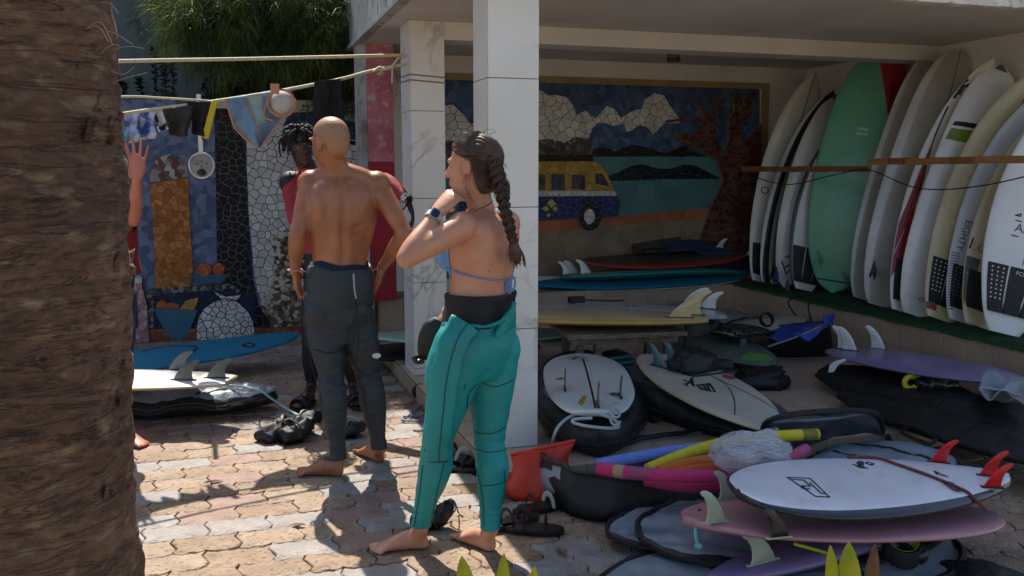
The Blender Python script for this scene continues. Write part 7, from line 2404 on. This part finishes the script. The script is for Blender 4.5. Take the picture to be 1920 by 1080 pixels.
# ------------------------------------------------------------------ the man in the red rash vest
def build_instructor():
    fr = (-FH * .97 + RT * .2).normalized(); back = -fr; rt = V((fr.y, -fr.x, 0)).normalized()    # rt = his right, picture left
    D = 5.74
    pel = J(617, 530, D + .03); wai = J(610, 462, D + .03); che = J(602, 392, D); ub = J(597, 356, D); nb = J(585, 322, D)
    hd = J(564, 276, D - .07)
    shr, shl = J(545, 342, D - .02), J(655, 340, D)
    elr, ell_ = J(552, 410, D - .1), J(722, 338, D - .15)
    wrr, wl = J(610, 425, D - .24), J(764, 374, D - .28)
    hr, hl = J(594, 545, D + .02), J(641, 545, D + .02)
    kr, kl = J(584, 645, D), J(652, 645, D)
    ar_, al = J(584, 728, D + .06), J(662, 724, D + .06)
    S = [torso([(J(617, 585, D + .02), rt, fr, .10, .085), (pel, rt, fr, .150, .105), (J(613, 495, D + .03), rt, fr, .136, .098), (wai, rt, fr, .130, .098), (J(606, 425, D), rt, fr, .148, .105), (che, rt, fr, .168, .118), (ub, rt, fr, .165, .105), (J(591, 334, D), rt, fr, .10, .075), (nb, rt, fr, .058, .056)])]
    S += [limb(nb + V((0, 0, -.03)), hd + V((0, 0, -.05)), [(0, .060, 0), (.5, .055, 0), (1, .055, 0)])]
    for sh in (shl, shr):
        S += [limb(nb + V((0, 0, -.02)), sh, [(0, .05, 0), (.5, .048, 0), (1, .045, 0)]), MB().ball(sh, .064)]
    S += arm(shl, ell_, wl) + arm(shr, elr, wrr)
    S += leg(hl, kl, al, back, .98, .09) + leg(hr, kr, ar_, back, .98, .09)
    gr, gl = atz(586, 750, .022), atz(664, 745, .022)
    tr_, tl_ = gr + (V((gr.x, gr.y, 0)) * 0 - FH * .9 - RT * .25).normalized() * .25, gl + (-FH * .9 + RT * .25).normalized() * .25
    S += foot(ar_, gr, tr_, -RT, 1.0) + foot(al, gl, tl_, RT, 1.0)
    hc, P = head(hd, fr * .9 + RT * .25 - UPZ * .05, UPZ - RT * .12, 1.0)
    S += hc
    S += hand(wl, (wl - ell_).normalized() - UPZ * .9 - RT * .1, (-RT * .5 - UPZ * .3 - FH * .2), -FH, (.25, .3, .35, .4), 1.0, .05)
    S += hand(wrr, (wrr - elr).normalized(), back, UPZ, (.3, .3, .3, .3), 1.0, .05)
    fine = [(tuple(wl), .16, .12), (tuple(wrr), .13, .12), (tuple(hd), .13, .12), (tuple(gr.lerp(tr_, .7)), .1, .15), (tuple(gl.lerp(tl_, .7)), .1, .15)]
    t, o = person('man with short dreadlocks in a red rash vest facing the camera behind the bald man', gr.lerp(gl, .5) - V((0, 0, .022)), S, SKB, None, fine, .006, 10)
    eyes(t, P)
    RED = mat('red_rash_vest', '#a03038', '#8a252d', .75, scale=12, bump=.15, bscale=200)
    DR = mat('dark_red_panel', '#6f1a28', '#5c1420', .75, scale=12)
    def near_seg(p, a, b, r):
        k = max(0, min(1, (p - a).dot(b - a) / (b - a).length_squared))
        return (p - a.lerp(b, k)).length < r
    def is_arm(p):
        return near_seg(p, shl, ell_, .068) or near_seg(p, ell_, wl, .056) or near_seg(p, shr, elr, .068) or near_seg(p, elr, wrr, .056)
    waz = wai.z - .04
    wr = lambda p: .004 * mn.noise(p * 14) + .003 * math.sin(p.z * 90 + p.x * 60) * mn.noise(p * 5)
    cut = wl - (wl - ell_).normalized() * .03
    cut2 = wrr - (wrr - elr).normalized() * .05
    kp = lambda p: p.z > waz and (p - nb).length > .085 and p.z < nb.z + .03 and not (p - cut).dot((wl - ell_)) > 0 and not ((p - cut2).dot(wrr - elr) > 0 and near_seg(p, elr, wrr + (wrr - elr) * .5, .08)) and not (p - hd).length < .13
    garment(t, o, 'rash_vest', RED, kp, .006, [((0, 0, waz), UPZ), (cut, (wl - ell_).normalized())], wr)
    sh_k = lambda p: (p - (shr + UPZ * .02 - RT * .02)).length < .068
    garment(t, o, 'black_shoulder_panel', BLACK, sh_k, .0095, (), None, .002)
    pk = lambda p: p.z < waz and p.z > ar_.z + .06 and not is_arm(p)
    garment(t, o, 'wetsuit_trousers', BLACK, pk, .006, [((0, 0, waz), UPZ), ((0, 0, ar_.z + .06), UPZ)], lambda p: .003 * mn.noise(p * 12))
    # wrist band with white pattern
    wd = (wl - ell_).normalized(); u = wd.orthogonal().normalized(); u2 = wd.cross(u)
    MB().rings([[wl + wd * dz + (u * math.cos(a) + u2 * math.sin(a)) * .033 for a in [2 * math.pi * i / 20 for i in range(20)]] for dz in (-.03, -.01, .012)], 0, True, False).build('wrist_band', mat('patterned_band', '#b9b9b4', '#1a1a1c', .6, scale=40, lo=.45, hi=.5), t, 'all')
    DL = mat('dark_dreadlocks', '#15110f', '#0b0908', .7, scale=30, bump=.6, bscale=90)
    fd = (fr * .9 + RT * .25 - UPZ * .05).normalized(); hu = (UPZ - RT * .12); hu = (hu - fd * hu.dot(fd)).normalized(); lt = hu.cross(fd)
    cap = MB().ball(hd + hu * .042 - fd * .014, (.081, .098, .088), 24, 14, 0, (lt, fd, hu))
    cap.f = [f for f in cap.f if (sum((cap.v[i] for i in f), V()) / len(f) - hd).dot(fd) < .05 + .35 * max(0, (sum((cap.v[i] for i in f), V()) / len(f) - hd).dot(hu) - .05) and (sum((cap.v[i] for i in f), V()) / len(f) - hd).dot(hu) > -.03]
    cap.m = [0] * len(cap.f)
    cap.build('hair', DL, t, 'all')
    rnd = random.Random(12)
    dm = MB()
    for i in range(74):
        az = rnd.uniform(0, 2 * math.pi); el = rnd.uniform(.1, 1.35)
        d = lt * math.cos(az) * math.cos(el) + fd * math.sin(az) * math.cos(el) + hu * math.sin(el)
        p0 = hd + hu * .045 - fd * .012 + V((d.x * .082, d.y * .088, d.z * .085))
        out = (lt * math.cos(az) + fd * math.sin(az))
        frontal = out.dot(fd)
        ln = rnd.uniform(.07, .12) if frontal < .3 else rnd.uniform(.04, .065)
        p1 = p0 + out * .028 + hu * .012
        p2 = p1 + out * .014 - UPZ * ln * .6
        p3 = p2 - UPZ * ln * .5 + V((rnd.gauss(0, .006), rnd.gauss(0, .006), 0))
        dm.tube(bez([p0, p1, p2, p3], 4), [.0058] * 11 + [.005, .0035], 6)
    dm.build('dreadlocks', DL, t, 'all')
    for sx in (-1, 1):
        MB().tube(bez([P(sx * .014, .094, .024), P(sx * .03, .092, .030), P(sx * .048, .08, .024)], 5), .0035, 6).build('eyebrow', DL, t)
    MB().ball(P(0, .100, -.061), (.014, .004, .0035)).build('lips', mat('lip', '#5a322c', None, .4), t)
    SL = mat('slide_rubber', '#131416', None, .5)
    for g_, tt, lab, sd in ((gr, tr_, 'black slide with three white stripes on his right foot, left in the picture', -RT), (gl, tl_, 'black striped slide on his left foot behind the calf of the bald man', RT)):
        ax = (tt - g_).normalized(); sv = V((ax.y, -ax.x, 0))
        s_ = thing('slide_sandal', lab, 'sandal', V((g_.x, g_.y, 0)), 'striped slide sandals')
        def sole(z, k):
            return [V((g_.x, g_.y, 0)) + ax * (.125 + .15 * math.cos(a)) + sv * (.05 + .006 * math.cos(a)) * k * math.sin(a) + V((0, 0, z)) for a in [2 * math.pi * i / 28 for i in range(28)]]
        MB().rings([sole(.001, .95), sole(.012, 1.02), sole(.023, 1.0)]).build('sole', SL, s_)
        def ban(x, k):
            return [V((g_.x, g_.y, 0)) + ax * x + sv * (.056 * k) * math.cos(a) + V((0, 0, .016 + .062 * k * math.sin(a))) for a in [math.pi * i / 14 for i in range(15)]]
        b_ = MB().rings([ban(.12, 1.08), ban(.16, 1.05), ban(.20, .94)], 0, False, False).build('band', SL, s_, 'all')
        md = b_.modifiers.new('thickness', 'SOLIDIFY'); md.thickness = .005
        for j, x in enumerate((.130, .156, .182)):
            st = MB().rings([ban(x, 1.15 - .06 * j), ban(x + .014, 1.135 - .06 * j)], 0, False, False).build('stripe', WHITE, b_, 'all')
build_instructor()

# ------------------------------------------------------------------ person waving, mostly behind the palm
def build_waver():
    fr = (-FH * .9 + RT * .43).normalized(); back = -fr; rt = V((fr.y, -fr.x, 0)).normalized()
    D = 4.85
    X = 192
    pel = J(X, 535, D); wai = J(X, 470, D); che = J(X, 405, D); ub = J(X, 370, D); nb = J(X, 335, D); hd = J(X - 4, 282, D - .03)
    fl_, fr2 = J(X + 34, 374, D - .02), J(X - 52, 366, D + .03)
    el, wr_ = J(249, 412, D - .02), J(257, 338, D - .06)
    el2, wr2 = J(X - 78, 450, D), J(X - 70, 530, D - .05)
    hl, hr = J(X - 26, 560, D), J(X + 26, 560, D)
    kl, kr = J(X - 30, 700, D - .02), J(X + 30, 700, D - .02)
    al, ar_ = J(X - 32, 845, D + .03), J(X + 36, 845, D + .03)
    S = [torso([(J(X, 600, D), rt, fr, .10, .085), (pel, rt, fr, .15, .105), (J(X, 500, D), rt, fr, .145, .10), (wai, rt, fr, .14, .10), (che, rt, fr, .165, .115), (ub, rt, fr, .155, .10), (J(X, 347, D), rt, fr, .095, .075), (nb, rt, fr, .056, .055)])]
    S += [limb(nb + V((0, 0, -.03)), hd + V((0, 0, -.05)), [(0, .058, 0), (1, .054, 0)])]
    for sh in (fl_, fr2):
        S += [limb(nb + V((0, 0, -.02)), sh, [(0, .048, 0), (1, .043, 0)]), MB().ball(sh, .06)]
    S += arm(fl_, el, wr_, 1.0) + arm(fr2, el2, wr2, 1.0)
    S += leg(hl, kl, al, back, 1.0, .09) + leg(hr, kr, ar_, back, 1.0, .09)
    gl, gr = V((al.x, al.y, 0)) + back * .04, V((ar_.x, ar_.y, 0)) + back * .04
    S += foot(al, gl, gl + (fr * .9 - RT * .2).normalized() * .25, -RT) + foot(ar_, gr, gr + (fr * .7 + RT * .6).normalized() * .25, -FH * .3 + RT)
    hc, P = head(hd, fr, UPZ)
    S += hc
    S += hand(wr_, UPZ + RT * .05, -FH + RT * .2, -RT, (.06, .05, .07, .12), 1.12, .34, (.25, .15))
    S += hand(wr2, -UPZ, RT, FH, (.3, .3, .3, .3))
    fine = [(tuple(wr_ + V((0, 0, .1))), .13, .12), (tuple(wr2), .13, .12), (tuple(hd), .13, .15)]
    t, o = person('person in a red shirt raising an open hand from behind the palm trunk', gl.lerp(gr, .5), S, mat('flushed_skin', '#c47a60', '#ac654d', .42, scale=9, bump=.1, bscale=160, bdist=.002), None, fine, .006, 10)
    eyes(t, P)
    hz = J(X, 514, D).z
    def near_seg(p, a, b, r):
        k = max(0, min(1, (p - a).dot(b - a) / (b - a).length_squared))
        return (p - a.lerp(b, k)).length < r
    fore = lambda p: near_seg(p, el, wr_ + UPZ * .2, .062) and (p - el).length > .03 or near_seg(p, el2, wr2 - UPZ * .2, .06)
    RS = mat('red_shirt', '#8c1a26', '#76121d', .8, scale=12, bump=.15, bscale=200)
    ucut = fl_.lerp(el, .6)
    garment(t, o, 'shirt', RS, lambda p: hz < p.z < nb.z + .01 and not fore(p) and (p - nb).length > .08 and not near_seg(p, ucut, el, .07), .012, [((0, 0, hz), UPZ)], lambda p: .042 * max(0, (1 - (p.z - hz) / .3)) + .006 * mn.noise(p * 9))
    garment(t, o, 'sleeve', mat('teal_black_sleeve', '#1c3a40', '#101417', .8, scale=14), lambda p: near_seg(p, fl_, fl_.lerp(el, .35), .07), .012, (), None)
    garment(t, o, 'shorts', NAVYT, lambda p: kl.z - .02 < p.z < hz + .02 and not fore(p) and not near_seg(p, el2, wr2 - UPZ * .2, .07), .012, [((0, 0, kl.z - .02), UPZ)], lambda p: .006 * mn.noise(p * 8))
    HR = mat('short_brown_hair', '#2c1d13', '#1a110b', .6, scale=30, bump=.6)
    lt = UPZ.cross(fr)
    cap = MB().ball(hd + UPZ * .04 - fr * .014, (.08, .1, .088), 24, 14, 0, (lt, fr, UPZ))
    cap.f = [f for f in cap.f if (sum((cap.v[i] for i in f), V()) / len(f) - hd).dot(fr) < .06 and (sum((cap.v[i] for i in f), V()) / len(f) - hd).z > -.03]
    cap.m = [0] * len(cap.f)
    cap.build('hair', HR, t, 'all')
build_waver()

# ================================================================== shoes and small things on the paving
def boot_blob(label, pts, r, px0):
    P_ = bez([atz(*p) for p in pts], 8)
    t = thing('neoprene_boot', label, 'boot', P_[0])
    n = len(P_)
    bmb = MB().tube(P_, [r * (.55 + .45 * math.sin(math.pi * min(1, .12 + .85 * i / n))) for i in range(n)], 28, flat=.7)
    bmb.v = [p + V((mn.noise(p * 16), mn.noise(p * 16 + V((5, 0, 0))), .7 * mn.noise(p * 16 + V((0, 9, 0))))) * r * .38 + V((0, 0, 1)) * r * .18 * mn.noise(p * 45) for p in bmb.v]
    bmb.v = [V((p.x, p.y, max(p.z, .003))) for p in bmb.v]
    bmb.build('boot_upper', BLACK, t, 'all')
    k_ = P_[n // 2]; dk = (P_[n // 2 + 1] - P_[n // 2 - 1]).normalized(); uk = dk.orthogonal().normalized(); wk = dk.cross(uk)
    MB().tube([k_ + (uk * math.cos(a) + wk * math.sin(a)) * r * 1.02 for a in [2 * math.pi * q / 18 for q in range(18)]], r * .12, 6, closed=True, flat=.5).build('ankle_strap', BLACKNYL, t)
    e = P_[-1]
    d = (P_[-1] - P_[-2]).normalized()
    u = d.orthogonal().normalized(); u2 = d.cross(u)
    MB().tube([e + (u * math.cos(a) + u2 * math.sin(a)) * r * .5 for a in [2 * math.pi * k / 16 for k in range(16)]], .006, 6, closed=True).build('opening_rim', BLACKNYL, t)
    MB().tube([V((p.x, p.y, .008)) for p in P_[:n * 2 // 3]], r * .7, 8, flat=.14).build('sole', PLASTIC, t)
    return t
boot_blob('left black neoprene boot of the pile beside the bald man', [(490, 818, .04), (520, 806, .055), (548, 800, .07), (560, 792, .1)], .075, 0)
boot_blob('middle black neoprene boot of the pile beside the bald man', [(530, 820, .04), (556, 808, .06), (578, 796, .08)], .065, 0)
boot_blob('right black neoprene boot leaning on the pile beside the bald man', [(550, 795, .05), (575, 788, .08), (596, 782, .11)], .06, 0)
boot_blob('black boot lying behind the calf of the bald man', [(640, 812, .03), (662, 806, .045), (678, 800, .05)], .05, 0)
lp_ = bez([atz(x, y, z) for x, y, z in ((636, 790, .03), (650, 782, .08), (668, 784, .09), (676, 794, .06))], 6)
single(MB().tube(lp_, .009, 6, flat=.5), 'strap', mat('pale_strap', '#a9a9a2', None, .6), 'pale strap arching over the boot behind the bald man', 'strap', lp_[0])
lp_ = bez([atz(x, y, .012) for x, y in ((495, 812), (486, 790), (500, 782), (520, 786), (535, 792))], 6)
single(MB().tube(lp_, .004, 6), 'bootlace', BLACK, 'thin black lace loop on the boot pile', 'lace', lp_[0])
boot_blob('black drawstring boot behind the left foot of the woman', [(772, 976, .03), (800, 972, .04), (830, 962, .065), (842, 950, .10)], .055, 0)
lp_ = bez([atz(x, y, z) for x, y, z in ((842, 945, .12), (850, 938, .11), (856, 950, .06), (860, 962, .01), (868, 968, .008))], 6)
single(MB().tube(lp_, .003, 6), 'bootlace', BLACK, 'drawstring trailing from the boot behind the woman', 'lace', lp_[0])
def sandal(label, p, hd_, s=1.0, group='black sandals on the paving', white=False):
    p = V(p); ax = V((math.cos(hd_), math.sin(hd_), 0)); sv = V((-ax.y, ax.x, 0))
    t = thing('sandal', label, 'sandal', p, group)
    so = lambda z, k: [p + ax * (.13 * math.cos(a)) * s + sv * (.044 + .006 * math.cos(a)) * k * s * math.sin(a) + V((0, 0, z)) for a in [2 * math.pi * i / 28 for i in range(28)]]
    MB().rings([so(.001, .95), so(.014, 1.03), so(.026, .98)]).build('sole', PLASTIC, t)
    for x, h in ((.05, .05), (-.04, .06)):
        ar = [p + ax * x * s + sv * .046 * s * math.cos(a) + V((0, 0, .02 + h * math.sin(a))) for a in [math.pi * i / 14 for i in range(15)]]
        MB().tube(ar, .014 if x > 0 else .009, 6, flat=.3, ref=ax).build('strap', mat('white_edge_strap', '#b9b9b6', None, .6) if (white and x > 0) else BLACK, t)
sandal('black strappy sandal beside the right foot of the woman', atz(965, 985, 0), R(20))
sandal('black sandal nearest the big black bag', atz(1000, 998, 0), R(-25))
sandal('black sandal with white strap edge against the big black bag', atz(1010, 958, 0), R(10), white=True)
sandal('upper black sandal standing at the platform step', atz(855, 862, .03), R(-60), white=True)
sandal('lower black sandal in front of the platform step', atz(858, 880, 0), R(-40))
q = atz(788, 748, .0)
ch = thing('leash_cuff', 'black leash cuff with a blue cord behind the woman by the step', 'leash', q)
MB().tube([q + V((.0, 0, .05)) + (RT * math.cos(a) + UPZ * math.sin(a)) * .042 for a in [2 * math.pi * i / 20 for i in range(20)]], .014, 8, closed=True).build('cuff', BLACK, ch)
MB().tube(bez([atz(x, y, .012) for x, y in ((795, 758), (760, 784), (756, 788), (792, 789), (830, 789))], 5), .006, 6).build('cord', mat('blue_cord', '#2f56a0', None, .5), ch)
m, L = lay((800, 800), .06, (900, 800), .06)
b = Board('surfboard', 'small white board end resting on the step behind the legs of the woman', 'surfboard', m, .7, .36, .05, 'egg', [WBR, BLKR, BLKR], None, nose=0, tailr=0)
q = atz(1025, 945, .0)
